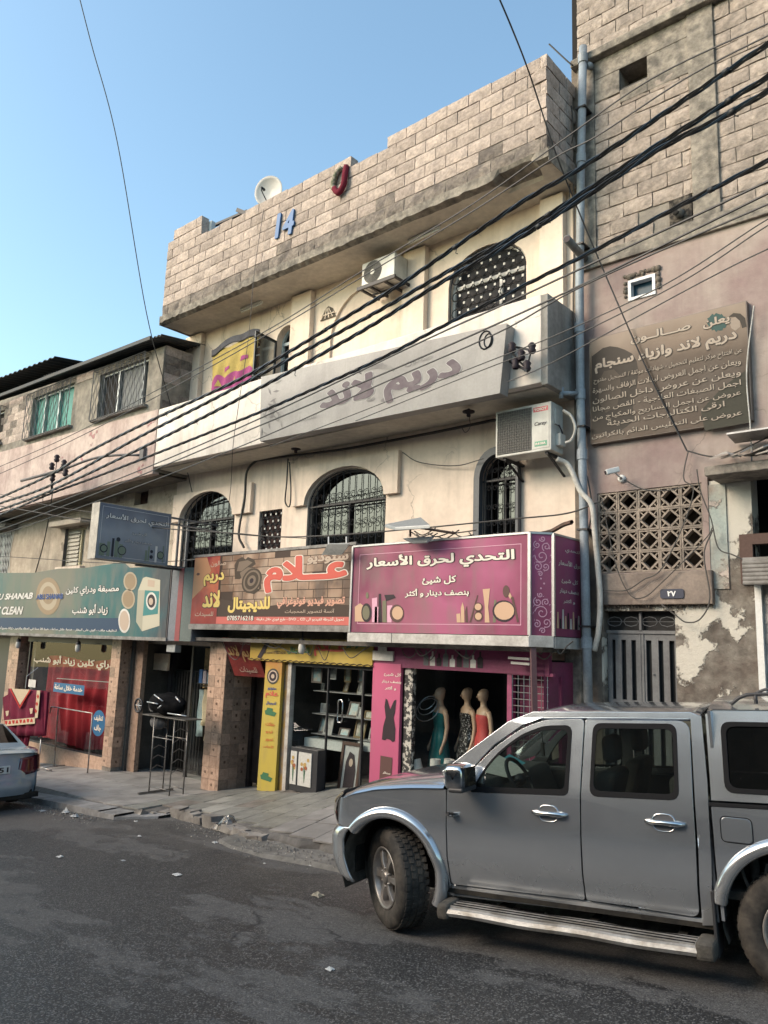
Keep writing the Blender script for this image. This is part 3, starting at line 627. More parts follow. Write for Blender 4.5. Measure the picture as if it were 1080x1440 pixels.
for row in range(9):
    z = 6.80 + row * 0.212; xend = -4.78 if row < 6 else (-4.78 if row == 6 else -12.8)
    x = -14.0 - (0.0 if row % 2 else 0.2); first = True
    if row == 6: pass
    while x < xend - 0.05:
        Lb = 0.405
        if x < -14.0: me = rnd.choice(HB if row else HBD); xx = -14.0; sx = 1; adv = -14.0 + 0.205 - x
        elif x + Lb > xend + 0.02: me = rnd.choice(HB if row else HBD); sx = (xend - x) / 0.2; xx = x; adv = 1
        else: me = rnd.choice(BMD if row == 0 or (row == 1 and rnd.random() < 0.25) else BM); xx = x; sx = 1; adv = Lb
        skip = (row == 6 and -8.55 < xx < -8.05) or (row == 8 and xx < -13.9)
        if not skip and not (sx < 0.15): put_block(me, xx, 8.6 + rnd.uniform(0, 0.008), z, 0, rnd.uniform(0.82, 1.05) if row in (6, 8) else 1.0, min(sx, 1.6))
        x += adv
for row in range(6 + 1):   # return towards the grey building
    z = 6.80 + row * 0.212; y = 8.8 - (0.2 if row % 2 else 0)
    while y < 9.4:
        if y > 8.59: put_block(rnd.choice(BM), -4.78, y, z, math.pi / 2, 1, 0.97)
        y += 0.405
for row in range(9):
    z = 6.80 + row * 0.212
    for k in range(2): put_block(rnd.choice(BM), -14.0, 9.2 + k * 0.405, z, -math.pi / 2, 1, 0.97)
for a, b, z in ((-12.9, -13.55, 8.47), (-12.75, -12.95, 8.26)): pass
# light fittings under the roof slab
for k, (x0, y0, x1, y1) in enumerate(((339, 439, 368, 427), (575, 343, 618, 322))):
    a = ray(x0, y0); a = a * (6.56 / a.z); b = ray(x1, y1); b = b * (6.56 / b.z)
    t = thing('ceiling_light', ('bare fluorescent fitting under the roof overhang above the yellow hanging sheet', 'bare fluorescent fitting under the roof overhang right of the upper air conditioner')[k], 'light', group='fluorescent fittings under the roof overhang')
    q = MB(); q.bar(a + Vector((0, 0, 0.04)), b + Vector((0, 0, 0.04)), 0.06, 0.04); q.build('fitting', WFRAME, t)
    q = MB(); q.tube([a, b], 0.014, 6); q.build('tube', mat('lamp_tube', (0.7, 0.7, 0.68), rough=0.4, fine=0), t)
# blue house number 14
t = thing('house_number', 'big blue number 14 on the rough block parapet', 'number')
for s, (a, b) in (('1', (389, 396)), ('4', (399, 415))):
    text(s, (FY(a, 316, 8.6)[0], FY(b, 316, 8.6)[0], FY((a + b) / 2, 335 - (a - 389) * .4, 8.6)[1], FY((a + b) / 2, 302 - (a - 389) * .4, 8.6)[1]), onY(8.585), mat('blue_paint', (0.0, 0.09, 0.27), rough=0.5), t, bold=0.025, ext=0.03, name='digit', shear=0.1)
# ================================================================== LEFT BUILDING
lb = thing('metal_roofed_building', 'low stained building with dark corrugated metal roof left of the cream building', 'building')
PINKR = mat('pink_stained_render', (0.52, 0.42, 0.375), (0.42, 0.32, 0.29), 1.3, 0.9, bump=0.4, bsc=20, streak=0.8, streak_c=(0.20, 0.15, 0.14), spots=(0.38, 0.2, 0.2), thr=0.66)
GREYR = mat('grey_render_left', (0.29, 0.26, 0.22), (0.2, 0.18, 0.155), 2, 0.95, bump=0.8, bsc=14, fine=0.3, streak=0.3)
LOWR = mat('beige_render_left', (0.52, 0.445, 0.355), (0.38, 0.325, 0.26), 1.1, 0.95, bump=0.5, bsc=18, cracks=0.6, fine=0.15, streak=0.5, spots=(0.27, 0.23, 0.19), thr=0.63)
ROOFM = mat('dark_roof_sheet', (0.025, 0.032, 0.04), (0.045, 0.042, 0.04), 3, 0.7, metal=0.0)
LU = 8.65
g1 = rect(-19.88, -17.7, 5.0, 6.1); g2 = rect(-16.48, -14.46, 4.93, 6.02); g0 = rect(-23.2, -21.55, 5.15, 6.1)
q = MB(); q.poly([[(-30, 2.95), (-13.9, 3.35), (-13.9, 4.72), (-30, 5.02)]], onY(LU), (0, 0.15, 0)); q.build('balcony_wall', PINKR, lb)
q = MB(); q.poly([[(-30, 5.02), (-13.9, 4.72), (-13.9, 6.12), (-30, 6.7)], g1, g2, g0], onY(LU + 0.03), (0, 0.2, 0)); q.build('upper_wall', GREYR, lb)
q = MB(); q.box(-14.1, -13.893, LU + 0.035, 9.6, 3.4, 6.1); q.build('side_wall', GREYR, lb)
rnd = random.Random(77)
for k in range(7):
    for j in range(2):
        if rnd.random() < 0.8: link('block', rnd.choice(BM + BMD), lb, (-13.872, 8.72 + j * 0.4, 4.75 + k * 0.2), (0, 0, math.pi / 2))
for k in range(6):      # bare blocks left of the green window
    for j in range(4):
        link('block', rnd.choice(BM + BMD), lb, (-21.5 + j * 0.402 - (0.2 if k % 2 else 0), LU - 0.004 + 0.02, 5.05 + k * 0.205), (0, 0, 0))
for x in (-17.6, -17.2): link('block', rnd.choice(BM), lb, (x, LU + 0.005, 6.03 + 0.0), (0, 0.02, 0))
q = MB(); q.poly([[(-30, 2.98), (-30, 2.99), (-13.9, 3.39), (-13.9, 3.38)]], lambda a, b: (a, 9.6, b)); 
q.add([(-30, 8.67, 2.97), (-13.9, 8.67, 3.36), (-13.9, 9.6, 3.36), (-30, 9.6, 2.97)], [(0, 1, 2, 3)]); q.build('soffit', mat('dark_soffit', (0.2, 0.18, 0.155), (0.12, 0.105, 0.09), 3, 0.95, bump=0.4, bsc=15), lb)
w1 = rect(-19.05, -18.0, 1.7, 2.68); w0 = rect(-23.3, -22.1, 1.65, 2.85); wb = rect(-15.92, -15.36, 3.0, 3.36)
q = MB(); q.poly([[(-30, -0.1), (-14.26, -0.1), (-14.26, 3.4), (-30, 3.4)], w1, w0, wb], onY(9.5), (0, 0.25, 0)); q.build('lower_wall', LOWR, lb)
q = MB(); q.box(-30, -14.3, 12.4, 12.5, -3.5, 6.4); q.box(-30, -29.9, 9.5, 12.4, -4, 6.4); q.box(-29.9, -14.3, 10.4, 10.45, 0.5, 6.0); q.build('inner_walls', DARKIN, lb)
q = MB(); q.poly([wb], lambda a, b: (a, 9.66, b)); q.build('vent_box', mat('rusty_brown', (0.10, 0.06, 0.05), (0.05, 0.03, 0.03), 8, 0.9), lb)
GREENP = mat('green_shutter', (0.05, 0.26, 0.22), (0.035, 0.19, 0.17), 3, 0.5)
GREYP = mat('grey_blind', (0.11, 0.12, 0.125), (0.07, 0.075, 0.08), 3, 0.6)
def wavy_window(x0, x1, z0, z1, pm, splits, dark=None):
    wr = bpy.data.objects.new('window', None); COL.objects.link(wr); wr.parent = lb; Y = LU + 0.03
    q = MB(); q.poly([rect(x0, x1, z0, z1)], lambda a, b: (a, Y + 0.14, b)); q.build('shutter_panel', pm, wr)
    if dark:
        q = MB(); q.poly([rect(dark[0], dark[1], z0 + 0.04, z1 - 0.04)], lambda a, b: (a, Y + 0.13, b)); q.build('open_pane', DARKIN, wr)
    q = MB(); q.poly([rect(x0, x1, z0, z1), rect(x0 + 0.05, x1 - 0.05, z0 + 0.05, z1 - 0.05)], lambda a, b: (a, Y + 0.08, b), (0, 0.05, 0))
    for s in splits: q.box(s - 0.03, s + 0.03, Y + 0.07, Y + 0.12, z0, z1)
    q.build('frame', ALU, wr)
    q = MB(); gx0, gx1, gz0, gz1, gy = x0 - 0.06, x1 + 0.06, z0 - 0.05, z1 + 0.06, Y - 0.14
    nb = int((gx1 - gx0) / 0.105)
    for k in range(nb + 1):
        x = gx0 + (gx1 - gx0) * k / nb; s = 1 if k % 2 else -1
        q.tube([(x + s * 0.028 * math.sin(t * 2 * math.pi * 3.5), gy, gz0 + (gz1 - gz0) * t) for t in [i / 20 for i in range(21)]], 0.008, 4)
    for z in (gz0, gz1): q.tube([(gx0, gy, z), (gx1, gy, z)], 0.012, 4); q.tube([(gx0, gy, z), (gx0, Y, z)], 0.01, 4); q.tube([(gx1, gy, z), (gx1, Y, z)], 0.01, 4)
    for z in (gz0, gz1):
        for k in range(0, nb + 1): x = gx0 + (gx1 - gx0) * k / nb; q.tube([(x, gy, z), (x, Y, z)], 0.006, 4)
    for x in (gx0, gx1): q.tube([(x, gy, gz0), (x, gy, gz1)], 0.01, 4)
    q.build('grille', mat('grey_iron', (0.12, 0.115, 0.115), rough=0.6, metal=0.3), wr)
    q = MB(); q.box(x0 - 0.1, x1 + 0.1, Y - 0.1, Y + 0.1, z0 - 0.07, z0 - 0.01); q.build('sill', CONC, wr)
wavy_window(-19.88, -17.7, 5.0, 6.1, GREENP, (-19.3, -18.55)); wavy_window(-16.48, -14.46, 4.93, 6.02, GREYP, (-15.75, -14.75), dark=(-16.4, -15.8)); wavy_window(-23.2, -21.55, 5.15, 6.1, GREENP, (-22.4,), dark=(-22.3, -21.6))
wr = rect_window(-19.05, -18.0, 1.7, 2.68, mat('cream_frame', (0.5, 0.45, 0.3), rough=0.6), (-18.35,), par=lb, glassm=mat('louvre_back', (0.35, 0.33, 0.28)))
for k in range(9):
    q = MB(); q.bar((-18.95, 9.57, 1.78 + k * 0.1), (-18.4, 9.57, 1.78 + k * 0.1), 0.02, 0.085, up=(0, 0.35, 1)); q.build('louvre', mat('louvre_slat', (0.5, 0.47, 0.4), vary=0.1), wr)
q = MB()
for k in range(3): q.tube([(-19.0 + 0.05 * k, 9.5, 1.7), (-19.0 + 0.05 * k, 9.5, 2.68)], 0.01, 4)
q.build('bars', IRON, wr)
q = MB(); q.box(-19.35, -17.75, 9.2, 9.5, 2.72, 2.84); q.build('lintel', mat('pale_concrete', (0.5, 0.45, 0.38), (0.4, 0.35, 0.3), 3, 0.9, bump=0.3), wr)
q = MB(); q.box(-19.15, -17.9, 9.38, 9.52, 1.62, 1.7); q.build('sill', CREAM, wr)
wr = rect_window(-23.3, -22.1, 1.65, 2.85, IRON, (-22.7,), par=lb)
q = MB()
for k in range(12):
    q.bar((-23.3 + 0.1 * k, 9.48, 1.65), (-23.3 + 0.1 * k + 0.25, 9.48, 2.85), 0.012, 0.012); q.bar((-23.05 + 0.1 * k, 9.475, 1.65), (-23.3 + 0.1 * k, 9.475, 2.85), 0.012, 0.012)
q.build('grille', WFRAME, wr)
q = MB(); q.box(-23.5, -21.8, 9.15, 9.5, 2.9, 3.02); q.build('lintel', CONC, wr)
# roof sheets, ribbed front to back
def sheet(pts_front, rise, depth, name):
    q = MB(); n = 160; a, b = pts_front; a = (a[0] * 1.018, a[1] * 1.018); b = (b[0] * 1.018, b[1] * 1.018)
    def fn(u, v):
        x = a[0] + (b[0] - a[0]) * u; z = a[1] + (b[1] - a[1]) * u
        rib = 0.035 if (u * n) % 4 < 2 else 0.0
        return (x, 8.4 + depth * v, z + rib + rise * v)
    q.grid(fn, n, 2, smooth=False); return solid(q.build(name, ROOFM, lb), 0.012)
A = FY(0, 536, 8.25); B = FY(62, 514, 8.25); C_ = FY(78, 522, 8.25); D_ = FY(226, 468, 8.25)
sl_ = (B[1] - A[1]) / (B[0] - A[0]); sheet(((A[0] - 8, A[1] - 8 * sl_), (B[0] + 0.5, B[1] + 0.1)), 0.55, 4.5, 'roof_sheet')
sheet(((C_[0] - 0.6, C_[1] - 0.02), (D_[0] + 0.02, D_[1] - 0.06)), 0.5, 4.5, 'roof_sheet')
q = MB(); q.bar((-30, 8.34, 6.47), (-13.9, 8.34, C_[1] * 0 + 6.19), 0.05, 0.08); q.build('eaves_beam', ROOFM, lb)
# ================================================================== RIGHT BUILDING
YR = 9.45
rb = thing('grey_block_building', 'tall grey block and pink plaster building on the right with a drainpipe', 'building')
PLAST = mat('pink_plaster', (0.35, 0.29, 0.255), (0.25, 0.18, 0.17), 0.9, 0.9, bump=0.3, bsc=15, cracks=0.5, streak=0.45, streak_c=(0.16, 0.11, 0.11), fine=0.1)
PEEL = mat('peeling_plaster', (0.20, 0.18, 0.155), (0.12, 0.10, 0.085), 4, 0.95, bump=0.7, bsc=18, fine=0.35, spots=(0.50, 0.47, 0.41), thr=0.505, ssc=0.75)
TEALW = mat('faded_teal_wall', (0.36, 0.40, 0.37), (0.30, 0.25, 0.21), 1.6, 0.9, bump=0.4, spots=(0.42, 0.36, 0.32), thr=0.55)
RUBBLE = mat('rubble_edge', (0.22, 0.185, 0.15), (0.12, 0.10, 0.085), 8, 0.95, bump=1.0, bsc=16, fine=0.4)
GB = mat('grey_block', (0.39, 0.325, 0.28), (0.29, 0.245, 0.215), 5, 0.95, bump=0.8, bsc=35, vary=0.13, fine=0.3, streak=0.35)
GM = [block_mesh('block', GB, seed=s + 60, rough=0.009) for s in range(5)]
hole = rect(-4.1, -3.7, 7.86, 8.2)
sw = rect(-4.03, -3.66, 4.66, 4.95)
q = MB(); q.poly([[(-4.75, 5.35), (3.5, 5.35), (3.5, 11.5), (-4.75, 11.5)], hole], onY(YR + 0.03), (0, 0.3, 0)); q.build('upper_wall', MORT, rb)
q = MB(); q.box(-4.85, -4.5, YR + 0.02, YR + 0.25, -2, 8.6); q.build('corner_strip', RUBBLE, rb)
q = MB(); q.box(-4.74, -4.48, YR - 0.02, YR + 0.02, 5.3, 8.5); q.build('corner_column', ROUGHC, rb)
q = MB(); q.box(-4.12, -3.68, YR + 0.03, YR + 0.06, 7.84, 7.9); q.box(-4.3, -3.5, YR + 0.34, YR + 0.36, 7.7, 8.4); q.build('hole_lining', CONCD, rb)
q = MB(); q.box(-3.14, -2.8, YR - 0.03, YR + 0.05, 5.4, 8.75); bevel(q.build('column', ROUGHC, rb), 0.01)
q = MB(); q.box(-4.80, 3.5, YR - 0.12, YR + 0.1, 8.5, 8.62); bevel(q.build('ledge', ROUGHC, rb), 0.015)
q = MB(); q.box(-4.78, 3.5, YR - 0.05, YR + 0.1, 5.28, 5.5); bevel(q.build('beam', ROUGHC, rb), 0.01)
rnd = random.Random(5)
def blocks(x0, x1, z0, n, skipfn=None):
    for r_ in range(n):
        x = x0 - (0.2 if r_ % 2 else 0)
        while x < x1 - 0.05:
            xa = max(x, x0); xb = min(x + 0.405, x1); z = z0 + r_ * 0.212
            if xb - xa > 0.06 and not (skipfn and skipfn(xa, xb, z)):
                link('block', rnd.choice(GM), rb, (xa, YR + rnd.uniform(-0.006, 0.006), z), (rnd.uniform(-.006, .006), rnd.uniform(-0.012, 0.012), 0), ((xb - xa - 0.012) / 0.392, 1, 1.0))
            x += 0.405
blocks(-4.48, -3.14, 5.5, 14, lambda a, b, z: (b > -4.12 and a < -3.68 and z > 7.62) or (b > -3.5 and z < 5.9))
q = MB(); q.box(-4.48, -4.1, YR, YR + .05, 7.84, 8.2); q.box(-3.7, -3.14, YR, YR + .05, 7.66, 8.2); q.box(-4.48, -3.14, YR - 0.005, YR + .045, 8.2, 8.5); q.box(-4.1, -3.7, YR, YR + .05, 7.66, 7.86); bevel(q.build('blocked_patch', ROUGHC, rb), 0.01)
blocks(-2.8, -0.9, 5.5, 14)
blocks(-4.75, -0.9, 8.63, 11)
q = MB(); q.box(-3.45, -3.16, YR - 0.01, YR + 0.05, 5.52, 5.9); q.build('broken_hole', mat('black_hole', (0.03, 0.027, 0.025), (0.14, 0.12, 0.1), 14, 0.95, bump=1), rb)
q = MB(); q.tube([(-3.32, YR - 0.1, 5.66), (-3.3, YR + 0.05, 5.68)], 0.06, 10); q.tube([(-3.33, YR - 0.102, 5.66), (-3.33, YR - 0.104, 5.66)], 0.045, 10, 1); q.build('stub_pipe', [CONCD, DARKIN], rb)
lat = rect(-4.52, -3.17, 1.03, 2.09); door = [(-4.47, -2.2), (-3.55, -2.2), (-3.55, 0.55), (-4.47, 0.55)]
q = MB(); q.poly([[(-4.52, 0.62), (-3.1, 0.62), (-3.1, 2.14), (-2.2, 2.14), (3.5, 2.14), (3.5, 5.28), (-4.76, 5.28), (-4.76, 2.0), (-4.55, 1.4)], lat, sw], onY(YR), (0, 0.2, 0)); q.build('plaster_wall', PLAST, rb)
q = MB(); q.poly([[(-4.84, -2.2), (-4.47, -2.2), (-4.47, 0.55), (-3.55, 0.55), (-3.55, -2.2), (-2.62, -2.2), (-2.62, 2.1), (-3.09, 2.1), (-3.09, 0.61), (-4.5, 0.61), (-4.56, 1.42), (-4.78, 2.0), (-4.84, 2.0)]], onY(YR + 0.03), (0, 0.25, 0)); q.build('peeling_wall', PEEL, rb)
q = MB(); q.box(-3.1, -2.9, YR + 0.01, YR + 0.03, 0.8, 2.05); q.build('teal_patch', TEALW, rb)
q = MB(); q.box(-4.9, 3.5, 12.4, 12.5, -2, 11.4); q.box(3.4, 3.5, 9.75, 12.4, -2, 11.4); q.box(-4.9, -4.8, 9.6, 12.4, 6.7, 11.4); q.box(-4.9, 3.5, 10.6, 10.65, -2, 5); q.build('inner_walls', DARKIN, rb)
q = MB(); q.box(-2.97, 3.5, 8.95, 9.5, 2.05, 2.16); bevel(q.build('canopy_slab', ROUGHC, rb), 0.015)
q = MB(); q.add([(-2.75, 9.4, 2.50), (2, 9.4, 2.50), (2, 9.1, 2.54), (-2.75, 9.1, 2.54)], [(0, 1, 2, 3)]); solid(q.build('metal_flashing', mat('zinc', (0.3, 0.3, 0.3), (0.2, 0.2, 0.2), 4, 0.5, metal=0.5), rb), 0.02)
q = MB(); rr = random.Random(2)
for k in range(7):
    x = -2.85 + k * 0.12; q.add([(x, 9.2 + rr.random() * .2, 2.22 + rr.random() * .2), (x + 0.25, 9.1, 2.24 + rr.random() * .2), (x + 0.2, 8.8, 2.22 + rr.random() * .05), (x - 0.02, 8.85, 2.21)], [(0, 1, 2, 3)])
solid(q.build('rubble_sheets', mat('old_sheet', (0.4, 0.37, 0.33), (0.25, 0.2, 0.18), 5, 0.9), rb, kind='stuff'), 0.015)
# small window with knocked-out surround
wr = bpy.data.objects.new('window', None); COL.objects.link(wr); wr.parent = rb
q = MB(); q.poly([sw], lambda a, b: (a, YR + 0.09, b)); q.build('pane', mat('blue_pane', (0.02, 0.055, 0.085), rough=0.25, fine=0, spec=0.15), wr)
q = MB(); q.poly([sw, rect(-3.99, -3.70, 4.70, 4.91)], lambda a, b: (a, YR - 0.02, b), (0, 0.1, 0)); q.build('frame', mat('white_pvc', (0.5, 0.51, 0.53), rough=0.4, fine=0), wr)
q = MB(); rr = random.Random(8)
for k in range(30):
    t = k / 30; x, z = (-4.08 + 0.48 * t * 1.6, 5.0) if t < 0.62 else (rr.choice((-4.07, -3.62)), 4.7 + (t - 0.62) * 0.7)
    s = 0.02 + rr.random() * 0.03; q.ball((x, YR - 0.01, z + rr.uniform(-.01, .03)), s, 5, 3)
q.build('broken_edge', RUBBLE, wr, kind='stuff')
# pierced screen blocks
LATM = mat('screen_block', (0.31, 0.255, 0.21), (0.22, 0.185, 0.155), 4, 0.9, bump=0.5, bsc=40, vary=0.1, fine=0.2)
S = 0.27; H_ = 0.2625; q = MB()
def fl(a, b): return (a, 0, b)
e = 0.022; q.poly([rect(0, S - 0.004, 0, H_ - 0.004), rect(e, S - e, e, H_ - e)], fl, (0, 0.11, 0))
q.poly([rect(0, S - 0.004, 0, H_ - 0.004), rect(e, S - e, e, H_ - e)], lambda a, b: (a, 0.11, b))
for (a, b), (c, d) in (((0.02, H_ / 2), (S / 2, H_ - 0.02)), ((S / 2, H_ - 0.02), (S - 0.02, H_ / 2)), ((S - 0.02, H_ / 2), (S / 2, 0.02)), ((S / 2, 0.02), (0.02, H_ / 2))):
    q.bar((a, 0.055, b), (c, 0.055, d), 0.1, 0.024, up=(0, 0, 1))
for (a, b), (c, d) in (((0.02, 0.02), (0.07, 0.07)), ((S - 0.02, 0.02), (S - 0.07, 0.07)), ((0.02, H_ - 0.02), (0.07, H_ - 0.07)), ((S - 0.02, H_ - 0.02), (S - 0.07, H_ - 0.07))): q.bar((a, 0.05, b), (c, 0.05, d), 0.08, 0.014)
sbm = q.mesh('screen_block', LATM)
for i in range(5):
    for j in range(4): link('screen_block', sbm, rb, (-4.515 + i * S + 0.001, YR - 0.02 + 0.03 + rnd.uniform(-.004, .004), 1.035 + j * H_), (0, rnd.uniform(-0.008, 0.008), 0))
q = MB(); q.box(-4.6, -3.1, 10.2, 10.25, 0.9, 2.2); q.build('room_back', mat('brown_room', (0.09, 0.065, 0.05), (0.04, 0.03, 0.025), 3, 0.9), rb)
q = MB(); q.box(-4.53, -3.07, YR - 0.06, YR + 0.05, 0.62, 1.02); bevel(q.build('door_beam', mat('beam_render', (0.27, 0.22, 0.185), (0.18, 0.145, 0.125), 3, 0.9, bump=0.4, streak=0.3), rb), 0.012)
q = MB()
for k in range(40): x = -4.5 + k * 0.036; q.tube([(x, YR - 0.03 + rr.uniform(0, .06), 0.62), (x + rr.uniform(-.01, .01), YR, 0.62 - rr.uniform(0.01, 0.06))], [0.014, 0.003], 4)
q.build('broken_edge', RUBBLE, rb, kind='stuff')
# gate with slots, and the scroll transom
gate = bpy.data.objects.new('gate', None); COL.objects.link(gate); gate.parent = rb
GREYG = mat('grey_gate_paint', (0.14, 0.145, 0.15), (0.10, 0.10, 0.105), 3, 0.55, bump=0.1, streak=0.3)
GY = YR + 0.12; outs = [rect(-4.46, -3.56, -2.1, 0.27)]
sl = [(-4.43 + 0.03, -4.355), (-4.275, -4.215), (-4.145, -4.085), (-3.955, -3.885), (-3.80, -3.74), (-3.665, -3.60)]
for a, b in sl: outs.append(rect(a, b, -0.62 if False else -0.55, 0.19))
for a, b in sl: outs.append(rect(a, b, -1.9, -0.75))
q = MB(); q.poly(outs, lambda a, b: (a, GY, b), (0, 0.03, 0)); q.build('gate_leaf', GREYG, gate)
q = MB(); q.box(-4.04, -4.02, GY - 0.008, GY, -2.1, 0.27); q.box(-4.0, -3.98, GY - 0.012, GY, -2.1, 0.27); q.ball((-3.86, GY - 0.02, -0.22), 0.012); q.build('gate_edge', GREYG, gate)
q = MB(); q.box(-4.46, -3.56, GY + 0.06, GY + 0.07, -2.1, 0.55); q.build('gate_backing', mat('black_hatch', (0.008, 0.008, 0.009), rough=0.7, fine=0), gate)
q = MB(); q.box(-4.47, -3.55, GY - 0.02, GY + 0.02, 0.27, 0.31); q.box(-4.03, -4.0, GY - 0.02, GY + 0.02, 0.3, 0.54)
for cx_ in (-4.36, -4.14, -3.9, -3.68):
    q.tube([(cx_ + 0.1 * math.cos(t), GY, 0.42 + 0.06 * math.sin(t) * (1 if abs(math.cos(t)) < .9 else .3)) for t in [2 * math.pi * k / 8 for k in range(8)]], 0.006, 4, closed=True)
for z in (0.42,): q.tube([(-4.46, GY, z), (-3.56, GY, z)], 0.004, 4)
q.build('transom_grille', GREYG, gate)
# roller shutter of the next shop
q = MB(); q.box(-2.62, -2.55, YR - 0.02, YR + 0.1, -2.0, 0.95); q.build('shutter_post', WFRAME, rb)
q = MB()
for k in range(6): q.tube([(-2.66, 9.2 - 0.03, 1.06 - 0.045 * k), (3, 9.2 - 0.03, 1.06 - 0.045 * k)], 0.026, 6)
q.box(-2.66, 3.2, 9.18, 9.5, 0.85, 1.12); q.build('shutter_box', mat('shutter_grey', (0.24, 0.23, 0.22), (0.15, 0.14, 0.13), 4, 0.6, metal=0.3), rb)
q = MB()
for k in range(24): q.box(-2.55, 3.2, YR + 0.03 + (0.01 if k % 2 else 0), YR + 0.06, -1.8 + k * 0.11, -1.8 + (k + 1) * 0.11)
q.build('shutter', mat('shutter_slats', (0.3, 0.28, 0.26), (0.2, 0.19, 0.18), 3, 0.6), rb, kind='stuff')
q = MB(); q.poly([[(-2.66 - 0.1, 0.85), (-2.62, 0.85), (-2.62, 1.3), (3, 1.3), (3, 1.42), (-2.76, 1.42)]], onY(YR - 0.02), (0, 0.1, 0)); q.build('shutter_lintel', mat('brown_lintel', (0.10, 0.065, 0.055), rough=0.9), rb)
# number plate 27
t = thing('number_plaque', 'dark blue plaque with the number 27 in Arabic figures above the grey gate', 'plaque')
a0, a1, b0, b1 = box_px(929, 828, 962, 842, YR - 0.06)
q = MB(); cc = 0.018; q.prism([(a0 + cc, b0), (a1 - cc, b0), (a1, b0 + cc), (a1, b1 - cc), (a1 - cc, b1), (a0 + cc, b1), (a0, b1 - cc), (a0, b0 + cc)], onY(YR - 0.075), (0, 0.012, 0)); q.build('plate', mat('navy_enamel', (0.02, 0.025, 0.05), rough=0.4, fine=0), t)
text('٢٧', (a0 + 0.09, a1 - 0.09, b0 + 0.025, b1 - 0.025), onY(YR - 0.078), mat('white_enamel', (0.7, 0.7, 0.7), rough=0.4, fine=0), t, bold=0.04)
# buildings across the street, behind the eye: they shade and are mirrored in paint and glass
ob = thing('opposite_building', 'plain stone building row across the street behind the viewer', 'building')
q = MB(); q.box(-40, 14, -12, -7.0, -6, 5.2); q.build('walls', mat('stone_row', (0.32, 0.245, 0.19), (0.25, 0.195, 0.155), 2, 0.9), ob)
q = MB()
for k in range(16): q.box(-36 + k * 3.1, -34.6 + k * 3.1, -7.0, -6.97, 0.9, 2.3); q.box(-37 + k * 3.1, -34.4 + k * 3.1, -7.0, -6.97, -2.6, -0.3)
q.build('dark_openings', mat('opening_dark', (0.03, 0.03, 0.035), rough=0.2), ob, kind='stuff')
# ================================================================== SHOP SIGNS
WPAINT = mat('sign_white', (0.62, 0.6, 0.56), (0.45, 0.43, 0.4), 5, 0.5, fine=0.05)
INK = mat('print_black', (0.035, 0.025, 0.03), rough=0.5, fine=0)
CREAMP = mat('print_cream', (0.66, 0.60, 0.52), rough=0.5, fine=0)
STRIP = mat('white_metal_strip', (0.5, 0.48, 0.45), (0.36, 0.34, 0.31), 6, 0.5, bump=0.1, streak=0.4)
def flat(par, name, pts, f, m, out=0.003, d=None):
    q = MB(); q.poly([pts], lambda a, b: f(a, b, out)); return q.build(name, m, par)
def circle(cx, cz, r, rz=None, n=18): rz = rz or r; return [(cx + r * math.cos(2 * math.pi * k / n), cz + rz * math.sin(2 * math.pi * k / n)) for k in range(n)]
def border(par, x0, x1, z0, z1, f, m, t=0.008, out=0.003):
    q = MB(); q.poly([rect(x0, x1, z0, z1), rect(x0 + t, x1 - t, z0 + t, z1 - t)], lambda a, b: f(a, b, out)); q.build('border_line', m, par)
# ---- pink shop sign, three faces
t = thing('pink_shop_sign', 'long pink three-sided shop sign with cosmetics pictures and white Arabic lettering', 'sign')
PY = 8.47; PX0, PX1, PZ0, PZ1 = -7.98, -4.96, 0.2, 1.47
PINK = grad('pink_print', [(0, (0.19, 0.05, 0.09)), (0.3, (0.30, 0.095, 0.145)), (0.6, (0.36, 0.10, 0.185)), (1, (0.21, 0.05, 0.095))], PX0, PX1, n=0.28, nsc=1.1, dirt=0.62)
PINK2 = grad('purple_print', [(0, (0.22, 0.05, 0.10)), (1, (0.30, 0.075, 0.16))], PZ0, PZ1, 'Z', n=0.2, dirt=0.2)
SW = mat('print_light_pink', (0.60, 0.33, 0.42), rough=0.5, fine=0)
f = onY(PY)
q = MB(); q.add([(PX0, PY, PZ0), (PX1, PY, PZ0), (PX1, PY, PZ1), (PX0, PY, PZ1)], [(0, 1, 2, 3)]); q.build('front_panel', PINK, t)
q = MB(); q.add([(PX1, PY, PZ0), (-4.75, 8.68, PZ0), (-4.75, 8.68, PZ1), (PX1, PY, PZ1)], [(0, 1, 2, 3)]); q.build('corner_panel', PINK2, t)
q = MB(); q.add([(-4.75, 8.68, PZ0), (-4.75, 9.4, PZ0), (-4.75, 9.4, PZ1), (-4.75, 8.68, PZ1)], [(0, 1, 2, 3)]); q.build('side_panel', PINK2, t)
q = MB(); q.prism([(PX0, PY + 0.01), (PX1, PY + 0.01), (-4.765, 8.69), (-4.765, 9.4), (PX0, 9.4)], lambda a, b: (a, b, PZ0 - 0.0), (0, 0, PZ1 - PZ0 + 0.02)); q.build('box_frame', mat('sign_back', (0.12, 0.11, 0.11), rough=0.7), t)
q = MB()
for p, r_ in (((PX0, PY - 0.005), 0.015), ((PX1, PY - 0.005), 0.02), ((-4.745, 8.675), 0.018)): q.box(p[0] - r_, p[0] + r_, p[1] - 0.015, p[1] + 0.02, PZ0, PZ1)
q.bar((PX0, PY - 0.005, PZ1), (PX1, PY - 0.005, PZ1), 0.02, 0.025); q.bar((PX1, PY - 0.003, PZ1), (-4.75, 8.675, PZ1), 0.02, 0.025); q.bar((-4.748, 8.68, PZ1), (-4.748, 9.4, PZ1), 0.02, 0.025)
q.build('metal_edge', ALU, t)
